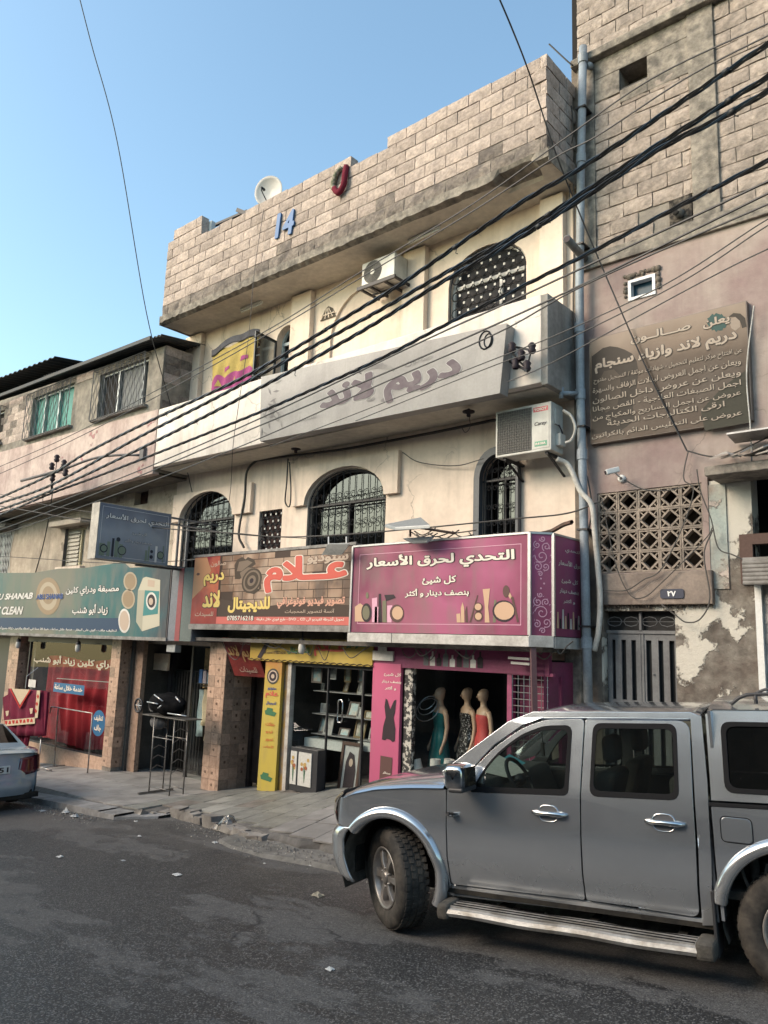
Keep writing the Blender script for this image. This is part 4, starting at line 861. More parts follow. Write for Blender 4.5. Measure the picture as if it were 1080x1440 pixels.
q = MB(); q.bar((PX0 - 0.02, PY - 0.02, 0.125), (-7.15, PY - 0.02, 0.125), 0.03, 0.13); q.bar((-7.14, PY - 0.02, 0.125), (PX1 + 0.01, PY - 0.02, 0.125), 0.03, 0.13); q.bar((PX1, PY - 0.02, 0.13), (-4.74, 8.665, 0.13), 0.03, 0.14); q.bar((-4.735, 8.67, 0.12), (-4.735, 9.38, 0.12), 0.03, 0.14)
bevel(q.build('bottom_strip', STRIP, t), 0.005)
border(t, PX0 + 0.14, PX1 - 0.12, PZ0 + 0.12, PZ1 - 0.13, f, SW)
tpx('التحدي لحرق الأسعار', 516, 770, 724, 805, PY, CREAMP, t, bold=0.035, outline=INK, ob=0.045)
tpx('كل شيئ', 594, 809, 642, 823, PY, CREAMP, t, bold=0.03, outline=INK, ob=0.04)
tpx('بنصف دينار و أكثر', 570, 826, 660, 841, PY, CREAMP, t, bold=0.03, outline=INK, ob=0.04)
def zpt(x, y): return FY(480 + x / 3, 720 + y / 3, PY)
def cosm(name, pts, m, out=0.004): flat(t, name, [zpt(*p) for p in pts], f, m, out)
BEI = mat('print_beige', (0.50, 0.33, 0.22), rough=0.5, fine=0); BRN = mat('print_brown', (0.10, 0.055, 0.05), rough=0.5, fine=0); BLK = INK; GRN = mat('print_olive', (0.16, 0.15, 0.10), rough=0.5, fine=0)
cosm('cosmetic', [(58, 400), (80, 385), (100, 400), (98, 462), (58, 462)], BEI); cosm('cosmetic', [(150 + x, y) for x, y in ((-8, 400), (8, 400), (12, 466), (-10, 466))], SW)
for cx_, cy_, rx, ry, m_, o_ in ((107, 425, 22, 40, BLK, 5), (105, 425, 15, 30, GRN, 6), (235, 428, 30, 38, BRN, 5), (238, 426, 23, 28, BEI, 6), (578, 402, 19, 20, BRN, 5), (578, 400, 14, 14, BEI, 6), (579, 440, 19, 22, BRN, 5), (579, 440, 14, 15, BEI, 6), (686, 418, 48, 46, BLK, 5), (688, 417, 42, 38, BEI, 6), (696, 335, 14, 26, BRN, 6), (110, 352, 6, 14, GRN, 5)):
    cosm('cosmetic', [(cx_ + rx * math.cos(2 * math.pi * k / 18), cy_ + ry * math.sin(2 * math.pi * k / 18)) for k in range(18)], m_, o_ * 0.001)
for pts, m_ in (([(130, 365), (152, 360), (152, 466), (130, 466)], SW), ([(158, 345), (168, 345), (172, 466), (156, 466)], BLK), ([(174, 375), (190, 372), (192, 466), (174, 466)], GRN), ([(194, 395), (216, 393), (212, 466), (194, 466)], SW), ([(182, 350), (222, 348), (230, 362), (190, 376)], BLK), ([(486, 430), (502, 428), (504, 466), (488, 466)], BEI), ([(505, 405), (512, 380), (519, 405), (520, 466), (505, 466)], BEI), ([(522, 420), (530, 395), (536, 466), (524, 466)], BRN), ([(540, 466), (574, 350), (578, 352), (548, 466)], BRN), ([(597, 326), (628, 323), (620, 400), (626, 466), (606, 466), (606, 400)], BEI), ([(640, 466), (645, 370), (655, 372), (652, 466)], GRN), ([(716, 360), (726, 356), (750, 462), (742, 466)], BRN), ([(700, 345), (712, 340), (722, 362), (712, 366)], BEI)):
    cosm('cosmetic', pts, m_)
def chf(a, b, out=0.0): return (PX1 + a * 0.7071 + out * 0.7071, PY + a * 0.7071 - out * 0.7071, b)
def curl(q, c, r, f, s, turns=1.4, w=0.006, a0=0.0):
    pts = []
    for k in range(16):
        u = k / 15; tt = a0 + s * u * turns * 2 * math.pi; rr = r * (1 - u * 0.85); pts.append((c[0] + rr * math.cos(tt), c[1] + rr * math.sin(tt)))
    for p, p2 in zip(pts, pts[1:]):
        d = Vector((p2[0] - p[0], p2[1] - p[1])); n_ = Vector((-d.y, d.x)).normalized() * w
        q.add([f(p[0] - n_.x, p[1] - n_.y, 0.004), f(p2[0] - n_.x, p2[1] - n_.y, 0.004), f(p2[0] + n_.x, p2[1] + n_.y, 0.004), f(p[0] + n_.x, p[1] + n_.y, 0.004)], [(0, 1, 2, 3)])
q = MB()
for zc, s in ((1.18, 1), (0.48, -1)):
    for dx, dz, r_, ss in ((0.15, 0, 0.09, 1), (0.21, 0.12, 0.06, -1), (0.09, 0.14, 0.05, 1), (0.2, -0.13, 0.05, 1), (0.1, -0.13, 0.06, -1), (0.16, 0.22, 0.04, 1), (0.13, -0.22, 0.035, -1)): curl(q, (dx, zc + dz * s), r_, chf, ss * s, a0=dx * 20)
    for k in range(14): a_ = k * 0.45; q.add([chf(0.15 + 0.1 * math.cos(a_), zc + 0.2 * math.sin(a_), 0.005), chf(0.16 + 0.115 * math.cos(a_), zc + 0.015 + 0.2 * math.sin(a_), 0.005), chf(0.15 + 0.12 * math.cos(a_ + .15), zc + 0.2 * math.sin(a_ + .15), 0.005)], [(0, 1, 2)])
for k in range(3): q.poly([circle(0.14 + 0.04 * (k % 2), 0.78 + 0.06 * k, 0.012)], lambda a, b: chf(a, b, 0.004))
q.build('floral_scroll', SW, t, kind='stuff')
def sidef(a, b, out=0.0): return (-4.75 + out, a, b)
def sbox(x0, y0, x1, y1): return box_pxX(x0, y0, x1, y1, -4.75)
def bx(x0, y0, x1, y1): return sbox(480 + x0 / 3, 720 + y0 / 3, 480 + x1 / 3, 720 + y1 / 3)
for s, b_ in (('التحدي', (943, 152, 1010, 186)), ('لحرق الأسعار', (915, 200, 1019, 245)), ('كل شيئ', (928, 278, 998, 312)), ('بنصف دينار', (920, 320, 1000, 355)), ('و أكثر', (936, 365, 985, 392))): text(s, bx(*b_), sidef, CREAMP, t, bold=0.02)
q = MB()
for k in range(9):
    a_ = FX(480 + (908 + k * 11) / 3, 870, -4.75)[0]; h = (0.2, 0.12, 0.24, 0.16, 0.2, 0.13, 0.22, 0.15, 0.18)[k]; q.poly([[(a_, 0.3), (a_ + 0.055, 0.3), (a_ + 0.045, 0.3 + h), (a_ + 0.01, 0.3 + h)]], lambda a, b: sidef(a, b, 0.004), None, k % 3)
q.build('cosmetics_print', [BEI, INK, WPAINT], t, kind='stuff')
# ---- studio sign
t = thing('studio_sign', 'brown photo studio sign with a camera picture and big red Arabic word', 'sign')
SY = 8.55; f = onY(SY)
ST = [FY(274, 783, SY), FY(496, 762, SY), FY(489, 885, SY), FY(267, 879, SY)]
BR1 = grad('stone_print', [(0, (0.17, 0.10, 0.065)), (0.35, (0.36, 0.26, 0.19)), (0.7, (0.30, 0.2, 0.14)), (1, (0.12, 0.08, 0.06))], -11.2, -8.0, n=0.35, nsc=2.5, dirt=0.5)
q = MB(); q.prism([(-12.08, 0.27), (-8.02, 0.27), (-8.02, 1.54), (-12.08, 1.52)], lambda a, b: (a, SY + 0.006, b), (0, 0.85, 0)); q.build('box_frame', mat('sign_back', (0.1, 0.1, 0.1)), t)
q = MB(); q.poly([[(-11.3, 0.27), (-8.03, 0.27), (-8.03, 1.54), (-11.3, 1.525)]], f); q.build('front_panel', mat('print_dark_joint', (0.05, 0.032, 0.025), rough=0.5, fine=0), t)
q = MB(); rnd = random.Random(4); z = 0.42
while z < 1.5:
    h = rnd.uniform(0.13, 0.17); x = -11.22 - rnd.random() * 0.2
    while x < -8.05:
        w_ = rnd.uniform(0.26, 0.42)
        if rnd.random() > 0.07 and not (x < -10.9 and z < 0.75): q.poly([rect(max(x, -11.25) + 0.007, min(x + w_, -8.06) - 0.007, z + 0.006, min(z + h, 1.5) - 0.006)], lambda a, b: f(a, b, 0.003))
        x += w_
    z += h
q.build('stone_print', BR1, t, kind='stuff')
q = MB(); q.poly([[(-11.27, 0.40), (-8.05, 0.40), (-8.05, 0.60), (-9.2, 0.66), (-10.2, 0.58), (-11.27, 0.75)]], lambda a, b: f(a, b, 0.0045)); q.build('shadow_print', mat('print_shadow', (0.06, 0.04, 0.032), rough=0.5, fine=0), t)
REDP = grad('red_woman_print', [(0, (0.24, 0.035, 0.03)), (0.4, (0.36, 0.07, 0.05)), (0.62, (0.46, 0.14, 0.07)), (1, (0.22, 0.03, 0.04))], 0.3, 1.5, 'Z', n=0.3, nsc=2, dirt=0.25)
q = MB(); q.poly([[(-12.07, 0.3), (-11.31, 0.3), (-11.31, 1.525), (-12.07, 1.51)]], f); q.build('left_panel', REDP, t)
q = MB(); q.poly([[(-12.06, 0.75), (-11.75, 0.95), (-11.55, 1.25), (-11.7, 1.5), (-12.06, 1.5)]], lambda a, b: f(a, b, 0.002)); q.build('face_print', mat('print_skin', (0.42, 0.22, 0.12), rough=0.5, fine=0), t)
q = MB(); q.poly([circle(-11.93, 1.2, 0.05, 0.025)], lambda a, b: f(a, b, 0.004)); q.build('eye_print', BRN, t)
YEL = mat('print_yellow', (0.62, 0.47, 0.15), rough=0.5, fine=0); RED = mat('print_red', (0.50, 0.10, 0.075), rough=0.45, fine=0); PALE = mat('print_pale', (0.42, 0.33, 0.26), rough=0.5, fine=0)
def z45(s, x0, y0, x1, y1, m_, **kw): return tpx(s, 260 + x0 / 4.5, 750 + y0 / 4.5, 260 + x1 / 4.5, 750 + y1 / 4.5, SY, m_, t, **kw)
z45('صالون', 165, 170, 262, 215, PALE, bold=0.01); z45('دريم', 120, 245, 250, 335, YEL, bold=0.04, outline=BRN); z45('لاند', 115, 360, 225, 470, YEL, bold=0.04, outline=BRN); z45('للسيدات', 65, 495, 180, 530, PALE, bold=0.01)
z45('ستوديو', 775, 125, 1038, 200, PALE, bold=0.045, outline=BRN, ob=0.03); z45('عــلام', 505, 125, 1030, 385, RED, bold=0.05, outline=CREAMP, ob=0.025); z45('للديجيتال', 275, 400, 540, 505, YEL, bold=0.045, outline=BRN, ob=0.03)
z45('تصوير فيديو فوتوغرافي', 585, 395, 1015, 478, mat('print_salmon', (0.55, 0.30, 0.22), rough=0.5, fine=0), bold=0.04, outline=BRN, ob=0.03); z45('آنسة لتصوير المحجبات', 635, 478, 948, 510, PALE, bold=0.01, gap=0.008)
q = MB(); q.poly([[(-11.3, 0.3), (-8.05, 0.3), (-8.05, 0.425), (-11.3, 0.425)]], lambda a, b: f(a, b, 0.006)); q.build('red_band', mat('print_coral', (0.50, 0.13, 0.11), rough=0.5, fine=0), t)
z45('0785716218', 272, 522, 438, 552, CREAMP, bold=0.02, gap=0.009, outline=INK); z45('تحويل أشرطة الفيديو الى CD _ DVD - طبع فوري خلال دقيقة', 455, 528, 1010, 562, CREAMP, bold=0.015, gap=0.009)
q = MB(); q.box(-12.1, -8.0, SY - 0.012, SY + 0.02, 0.2, 0.295); q.box(-12.1, -8.0, SY - 0.01, SY + 0.02, 1.51, 1.555); q.build('metal_edge', mat('dull_steel', (0.24, 0.23, 0.22), (0.13, 0.12, 0.11), 6, 0.6, metal=0.3), t)
# camera picture
def zc(x, y): return FY(260 + x / 4.5, 750 + y / 4.5, SY)
def cam_(pts, m_, o_): q = MB(); q.poly([[zc(*p) for p in pts]], lambda a, b: f(a, b, o_)); q.build('camera_print', m_, t)
CB = mat('print_camera', (0.06, 0.045, 0.035), rough=0.4, fine=0); CG = mat('print_camera_grey', (0.17, 0.13, 0.10), rough=0.4, fine=0)
cam_([(315, 200), (335, 165), (365, 150), (385, 165), (400, 150), (440, 165), (450, 195), (420, 215), (350, 290), (318, 290)], CB, 0.005)
cam_([(345, 180), (400, 170), (430, 185), (360, 240), (330, 240)], CG, 0.006)
cam_([(350, 250), (400, 215), (440, 220), (460, 240), (400, 330), (370, 320)], CG, 0.0065)
for r1, r2, m_, o_ in ((62, 80, CB, 0.007), (52, 68, CG, 0.008), (42, 56, CB, 0.009), (26, 34, CG, 0.010), (12, 16, INK, 0.011)): cam_([(425 + r1 * math.cos(k / 20 * 2 * math.pi) - 0.2 * r2 * math.sin(k / 20 * 2 * math.pi), 300 + r2 * math.sin(k / 20 * 2 * math.pi)) for k in range(20)], m_, o_)
cam_([(375, 330), (400, 360), (470, 350), (480, 300), (485, 350), (440, 385), (395, 375)], CB, 0.0065)
# ---- teal dry cleaner sign
t = thing('dry_cleaner_sign', 'faded teal dry cleaner sign with a washing machine picture and English and Arabic names', 'sign')
TY = 8.6; f = onY(TY)
TEAL = grad('teal_print', [(0, (0.05, 0.12, 0.12)), (0.25, (0.12, 0.145, 0.115)), (0.48, (0.17, 0.165, 0.125)), (0.7, (0.045, 0.125, 0.12)), (0.9, (0.03, 0.095, 0.11)), (1, (0.055, 0.065, 0.075))], -21.5, -12.9, n=0.12, nsc=0.9, dirt=0.65)
top = [(-22.5, 1.58), (-20.3, 1.53), (-18.6, 1.47), (-17.4, 1.52), (-16.2, 1.49), (-14.6, 1.55), (-14.35, 1.42), (-12.9, 1.40)]
q = MB(); q.poly([[(-22.5, -0.0), (-12.9, 0.03)] + top[::-1]], f); q.build('banner', TEAL, t)
q = MB(); q.box(-22.5, -12.87, TY + 0.01, 9.45, 0.0, 1.38); q.build('box_frame', mat('sign_back', (0.1, 0.1, 0.1)), t)
q = MB(); q.box(-22.5, -12.86, TY - 0.012, TY + 0.03, -0.03, 0.035); q.build('metal_edge', mat('dull_steel', (0.3, 0.3, 0.3)), t)
BLUEB = mat('print_blue_band', (0.03, 0.055, 0.10), rough=0.5, fine=0); NAVY = mat('print_navy', (0.04, 0.07, 0.2), rough=0.5, fine=0); BRZ = mat('print_bronze', (0.26, 0.19, 0.12), rough=0.5, fine=0); BRZ2 = mat('print_sand', (0.36, 0.3, 0.22), rough=0.5, fine=0)
q = MB(); q.poly([rect(-22.5, FY(168, 885, TY)[0], 0.13, 0.40)], lambda a, b: f(a, b, 0.003)); q.build('blue_band', BLUEB, t)
def z36(s, x0, y0, x1, y1, m_, Y=TY, **kw): return tpx(s, x0 / 3.6, 780 + y0 / 3.6, x1 / 3.6, 780 + y1 / 3.6, Y, m_, t, **kw)
z36('ZIAD ABU SHANAB', -130, 192, 168, 234, WPAINT, bold=0.04, outline=INK, shear=0.25, ob=0.03); z36('DRY CLEAN', -60, 262, 118, 305, WPAINT, bold=0.04, outline=INK, shear=0.25, ob=0.03)
z36('مصبغة ودراي كلين', 335, 152, 604, 212, WPAINT, bold=0.03, outline=INK); z36('زياد أبو شنب', 368, 250, 548, 308, WPAINT, bold=0.03, outline=INK)
z36('تنظيف جاف - كوي على البخار - خدمة خلال ساعة - خبرة 20 سنة في العطاء والتميز - إزالة جميع أنواع البقع', -40, 362, 592, 394, WPAINT, bold=0.02, gap=0.006)
def c36(cx_, cy_, rx, ry, m_, o_, nm='badge'): q = MB(); q.poly([[FY((cx_ + rx * math.cos(k / 22 * 2 * math.pi)) / 3.6, 780 + (cy_ + ry * math.sin(k / 22 * 2 * math.pi)) / 3.6, TY) for k in range(22)]], lambda a, b: f(a, b, o_)); q.build(nm, m_, t)
c36(245, 210, 62, 95, BRZ, 0.004); c36(245, 210, 46, 72, BRZ2, 0.005); c36(245, 205, 30, 46, BRZ, 0.006)
z36('ABU SHANAB', 188, 196, 322, 228, NAVY, bold=0.04, gap=0.008, outline=CREAMP, ob=0.02)
for a_ in ((660, 135, 34, 48), (650, 225, 34, 50), (630, 335, 30, 62)): c36(*a_, WPAINT if a_[1] > 300 else BRZ2, 0.004, 'oval_print'); c36(a_[0], a_[1], a_[2] * 0.8, a_[3] * 0.82, BRZ if a_[1] < 300 else PALE, 0.005, 'oval_print')
def p36(pts, m_, o_, nm='washing_machine_print'): q = MB(); q.poly([[FY(x / 3.6, 780 + y / 3.6, TY) for x, y in pts]], lambda a, b: f(a, b, o_)); q.build(nm, m_, t)
p36([(725, 118), (740, 112), (812, 128), (808, 360), (720, 388), (690, 340), (700, 180)], mat('print_machine', (0.45, 0.42, 0.33), rough=0.5, fine=0), 0.004)
p36([(735, 180), (808, 185), (800, 300), (724, 310)], mat('print_machine_teal', (0.05, 0.19, 0.19), rough=0.5, fine=0), 0.006)
p36([(750, 125), (785, 132), (783, 165), (748, 160)], PALE, 0.006); p36([(700, 180), (735, 180), (724, 310), (720, 388), (690, 340)], mat('print_machine_side', (0.34, 0.32, 0.25), rough=0.5, fine=0), 0.0055)
c36(768, 235, 27, 45, WPAINT, 0.008, 'washing_machine_print'); c36(768, 235, 20, 34, INK, 0.009, 'washing_machine_print'); c36(766, 237, 11, 18, PALE, 0.010, 'washing_machine_print')
# plain grey box with a red stripe beside it
t = thing('striped_fascia', 'plain grey fascia box with a red stripe between the teal and brown signs', 'fascia')
q = MB(); q.box(-12.855, -12.1, 8.62, 9.45, -0.02, 1.34); q.build('box_frame', mat('fascia_grey', (0.15, 0.16, 0.185), (0.12, 0.13, 0.15), 3, 0.5), t)
q = MB(); q.box(-12.62, -12.47, 8.612, 8.63, -0.02, 1.34); q.build('red_stripe', mat('fascia_red', (0.22, 0.04, 0.045), rough=0.5), t)
q = MB(); q.box(-12.46, -12.11, 8.614, 8.63, -0.02, 1.34); q.build('green_grey_panel', mat('fascia_green_grey', (0.09, 0.11, 0.105), rough=0.5), t)
# ---- projecting grey blue sign
t = thing('projecting_sign', 'faded grey blue box sign sticking out over the teal sign', 'sign')
XS_ = -12.62; f = onX(XS_)
def xs(x, y): return FX(x, y, XS_)
TL, TR, BR_, BL_ = xs(139, 705), xs(240, 723), xs(237, 796), xs(135, 786)
ya, yb = (TL[0] + BL_[0]) / 2, (TR[0] + BR_[0]) / 2; za, zb = (BL_[1] + BR_[1]) / 2, (TL[1] + TR[1]) / 2
q = MB(); q.box(XS_ - 0.26, XS_, ya, yb, za, zb); q.build('box_frame', mat('sign_box_cream', (0.45, 0.41, 0.35), (0.3, 0.27, 0.23), 4, 0.6, streak=0.4), t)
q = MB(); q.poly([rect(ya + 0.01, yb - 0.01, za + 0.01, zb - 0.01)], lambda a, b: f(a, b, 0.004)); q.build('front_panel', grad('slate_print', [(0, (0.20, 0.23, 0.27)), (0.5, (0.27, 0.30, 0.34)), (1, (0.13, 0.15, 0.20))], za, zb, 'Z', n=0.15, dirt=0.3), t)
GW = mat('print_grey_white', (0.62, 0.62, 0.61), rough=0.5, fine=0); GD = mat('print_slate_dark', (0.03, 0.035, 0.05), rough=0.5, fine=0); GG = mat('print_sage', (0.17, 0.22, 0.17), rough=0.5, fine=0)
border(t, ya + 0.06, yb - 0.06, za + 0.06, zb - 0.06, lambda a, b, o=0: f(a, b, 0.004 + o), GW, 0.006)
def sb(x0, y0, x1, y1): return box_pxX(x0, y0, x1, y1, XS_)
fo = lambda a, b, o=0: f(a, b, 0.004 + o)
def z54(s, x0, y0, x1, y1, m_, **kw): return text(s, sb(100 + x0 / 5.4, 680 + y0 / 5.4, 100 + x1 / 5.4, 680 + y1 / 5.4), fo, m_, t, **kw)
z54('التحدي لحرق الأسعار', 262, 232, 738, 330, GW, bold=0.035, outline=GD); z54('كل شيئ', 465, 362, 575, 405, GW, bold=0.0, outline=GD, ob=0.04); z54('بنصف دينار و أكثر', 405, 418, 608, 468, GW, bold=0.0, outline=GD, ob=0.04)
L_ = yb - ya; H2 = zb - za
for u, v, w_, h_, m_ in ((0.04, 0.06, 0.07, 0.22, GG), (0.14, 0.06, 0.04, 0.26, GG), (0.2, 0.06, 0.03, 0.33, GD), (0.24, 0.06, 0.05, 0.3, GG), (0.3, 0.06, 0.05, 0.24, GG), (0.66, 0.05, 0.03, 0.2, GG), (0.7, 0.05, 0.02, 0.28, GG), (0.8, 0.05, 0.03, 0.3, GW), (0.91, 0.05, 0.015, 0.32, GG)):
    flat(t, 'cosmetic', rect(ya + u * L_, ya + (u + w_) * L_, za + v * H2, za + (v + h_) * H2), fo, m_, 0.003)
for u, v, r_, m_ in ((0.1, 0.17, 0.075, GD), (0.1, 0.17, 0.055, GG), (0.34, 0.17, 0.085, GD), (0.34, 0.17, 0.07, GG), (0.75, 0.12, 0.035, GD), (0.75, 0.22, 0.03, GD), (0.88, 0.17, 0.075, GD), (0.88, 0.17, 0.06, GG), (0.28, 0.36, 0.04, GD)): flat(t, 'cosmetic', circle(ya + u * L_, za + v * H2 + 0.02, r_), fo, m_, 0.004 if r_ > 0.07 or m_ == GD else 0.006)
q = MB(); Zt, Zb_ = zb - 0.05, za + 0.02
for z in (Zt, Zt - 0.12, Zb_): q.bar((XS_ - 0.1, yb, z), (XS_ - 0.1, 9.5, z), 0.035, 0.035)
for y in (yb + 0.25, yb + 0.45): q.bar((XS_ - 0.1, y, Zb_), (XS_ - 0.1, y, Zt), 0.035, 0.035)
q.build('bracket', mat('bracket_grey', (0.16, 0.16, 0.17), rough=0.6, metal=0.4), t)
q = MB(); q.box(XS_ - 0.05, XS_ + 0.06, yb - 0.65, yb + 0.35, za - 0.05, za - 0.02); q.build('tray', IRON, t)
# ---- long grey balcony sign
t = thing('balcony_sign', 'long faded grey board with purple Arabic words hung on the balcony wall', 'sign')
GY_ = 8.44; f = onY(GY_)
pts = [(-10.28, 3.44), (-5.4, 3.37), (-5.3, 4.33), (-10.36, 4.63)]
GSM = mat('faded_grey_sheet', (0.31, 0.29, 0.275), (0.23, 0.215, 0.205), 1.0, 0.55, fine=0.08, streak=0.5, streak_c=(0.17, 0.15, 0.14))
q = MB(); q.prism(pts, f, (0, 0.2, 0)); bevel(q.build('board', GSM, t), 0.008)
PUR = mat('print_faded_purple', (0.115, 0.085, 0.10), (0.16, 0.13, 0.14), 6, 0.55, fine=0); FG = mat('print_faded_grey', (0.17, 0.155, 0.155), (0.25, 0.235, 0.22), 5, 0.6, fine=0); FW = mat('print_faded_white', (0.42, 0.40, 0.39), rough=0.5, fine=0)
def z3(s, x0, y0, x1, y1, m_, **kw): return tpx(s, 340 + x0 / 3, 430 + y0 / 3, 340 + x1 / 3, 430 + y1 / 3, GY_, m_, t, **kw)
z3('دريم', 600, 222, 925, 415, PUR, bold=0.05, outline=FW, ob=0.018); z3('لاند', 332, 275, 560, 440, PUR, bold=0.05, outline=FW, ob=0.018); z3('صالون', 690, 205, 805, 255, FG, bold=0.0); z3('للسيدات', 215, 455, 315, 500, FG, bold=-0.005)
q = MB()   # faded bouquet and woman's hair and eyes
rr = random.Random(6)
for k in range(26):
    cx_, cz_ = FY(340 + (135 + rr.gauss(0, 22)) / 3, 430 + (450 + rr.gauss(0, 50)) / 3, GY_); a_ = rr.random() * 6.28
    q.poly([[(cx_ + 0.09 * math.cos(a_) * u - 0.022 * math.sin(a_) * v, cz_ + 0.09 * math.sin(a_) * u + 0.022 * math.cos(a_) * v) for u, v in ((-1, 0), (0, 1), (1, 0), (0, -1))]], lambda a, b: f(a, b, 0.002 + 0.0002 * k))
for k in range(6):
    p0 = FY(340 + (470 + 22 * k) / 3, 430 + (295 - 8 * k) / 3, GY_); p2 = FY(340 + (560 + 16 * k) / 3, 430 + (228 + 9 * k) / 3, GY_)
    q.poly([[p0, (p2[0], p2[1] - 0.02), (p2[0] + 0.03, p2[1] + 0.02), (p0[0] + 0.02, p0[1] + 0.05)]], lambda a, b: f(a, b, 0.0022 + 0.0003 * k))
for ex in (545, 605): q.poly([circle(*FY(340 + ex / 3, 430 + 396 / 3, GY_), 0.09, 0.035)], lambda a, b: f(a, b, 0.003))
q.build('faded_print', FG, t, kind='stuff')
q = MB(); c_ = FY(340 + 1028 / 3, 430 + 145 / 3, GY_)
q.tube([(c_[0] + 0.10 * math.cos(a), GY_ - 0.005, c_[1] + 0.13 * math.sin(a)) for a in [2 * math.pi * k / 14 for k in range(14)]], 0.012, 4, closed=True); q.tube([(c_[0] + 0.05 + 0.07 * math.cos(a), GY_ - 0.005, c_[1] - 0.02 + 0.1 * math.sin(a)) for a in [2 * math.pi * k / 12 for k in range(12)]], 0.010, 4, closed=True); q.build('ring_emblem', IRON, t)
# ---- salon billboard on the right wall
t = thing('salon_billboard', 'brown salon billboard crowded with raised Arabic lines on the pink plaster wall', 'billboard')
BY = YR - 0.09; f = onY(BY)
c = [FY(828, 475, BY), FY(1050, 425, BY), FY(1053, 595, BY), FY(829, 622, BY)]
bx0, bx1 = c[0][0], c[1][0]; bz0, bz1 = (c[2][1] + c[3][1]) / 2, (c[0][1] + c[1][1]) / 2
q = MB(); q.box(bx0, bx1, BY, YR + 0.01, bz0, bz1); bevel(q.build('board', mat('board_edge', (0.14, 0.11, 0.09), rough=0.5), t), 0.005)
BB = grad('sepia_print', [(0, (0.062, 0.038, 0.025)), (0.35, (0.045, 0.028, 0.019)), (0.6, (0.068, 0.044, 0.029)), (0.8, (0.15, 0.105, 0.075)), (1, (0.22, 0.165, 0.125))], bz0, bz1, 'Z', rough=0.4, n=0.12, dirt=0.2)
q = MB(); q.poly([rect(bx0 + 0.012, bx1 - 0.012, bz0 + 0.012, bz1 - 0.012)], lambda a, b: f(a, b, 0.003)); q.build('front_panel', BB, t)
LET = mat('sepia_letter', (0.27, 0.215, 0.165), rough=0.5, fine=0); SHA = mat('sepia_dark', (0.02, 0.014, 0.011), rough=0.5, fine=0)
HAIR = mat('print_hair', (0.03, 0.023, 0.018), rough=0.5, fine=0); FACEP = mat('print_face', (0.25, 0.2, 0.16), rough=0.5, fine=0); GRNP = mat('print_green_blob', (0.02, 0.06, 0.055), rough=0.5, fine=0); SEP2 = mat('print_sepia_mid', (0.06, 0.045, 0.034), rough=0.5, fine=0)
def zb(x, y): return FY(780 + x / 3.6, 400 + y / 3.6, BY)
def pb(nm, pts, m_, o_): q = MB(); q.poly([[zb(*p) for p in pts]], lambda a, b: f(a, b, o_)); q.build(nm, m_, t)
pb('hair_print', [(188, 365), (215, 345), (245, 322), (280, 313), (320, 318), (355, 330), (392, 350), (415, 385), (425, 440), (415, 520), (395, 600), (405, 690), (330, 745), (190, 760)], HAIR, 0.004)
pb('face_print', [(250, 440), (300, 430), (330, 460), (335, 540), (315, 620), (260, 650), (225, 600), (220, 500)], SEP2, 0.0045)
pb('hair_print', [(880, 165), (905, 145), (940, 148), (965, 170), (972, 215), (950, 222), (940, 190), (915, 165)], HAIR, 0.004); pb('face_print', [(890, 175), (915, 165), (938, 185), (940, 215), (915, 235), (895, 222), (885, 195)], FACEP, 0.0045)
pb('shadow_print', [(740, 640), (850, 520), (975, 430), (985, 700), (760, 740)], mat('print_dark_green', (0.03, 0.028, 0.019), rough=0.5, fine=0), 0.0035)
pb('blob_print', [(823 + (50 + 6 * math.cos(k * 2.6)) * math.cos(k / 30 * 6.283), 192 + (44 + 6 * math.sin(k * 2.6)) * math.sin(k / 30 * 6.283)) for k in range(30)], GRNP, 0.005)
for (s, x0, x1, ym, h, b) in (('يعلن', 752, 888, 190, 52, .03), ('صـــالــون', 385, 690, 248, 52, .03), ('دريم لاند وازياء سنجام', 205, 925, 340, 76, .035), ('عن افتتاح مركز لتعليم التجميل - شهادات موثقة / التسجيل مفتوح', 200, 952, 415, 34, .005), ('ويعلن عن اجمل العروض لبدلات الزفاف والسهرة', 195, 945, 468, 36, .008), ('ويعلن عن عروض داخل الصالون', 195, 945, 520, 38, .008), ('اجمل الصبغات العلاجية - القص مجانا', 195, 945, 568, 36, .008), ('عروض عن اجمل التساريح والمكياج من', 195, 945, 618, 36, .008), ('ارقى الكتالوجات الحديثة', 268, 862, 658, 36, .008), ('عروض على التمليس الدائم بالكراتين', 190, 950, 714, 38, .008)):
    sl_ = 0.165 * (x1 - x0) / 2; xm = (x0 + x1) / 2
    a0 = zb(x0, ym + sl_)[0]; a1 = zb(x1, ym - sl_)[0]; z1_ = zb(xm, ym - h / 2)[1]; z0_ = zb(xm, ym + h / 2)[1]
    text(s, (a0, a1, z0_, z1_), lambda a, b_, o=0: f(a, b_, 0.005 + o), LET, t, bold=b, outline=SHA, ob=0.035)
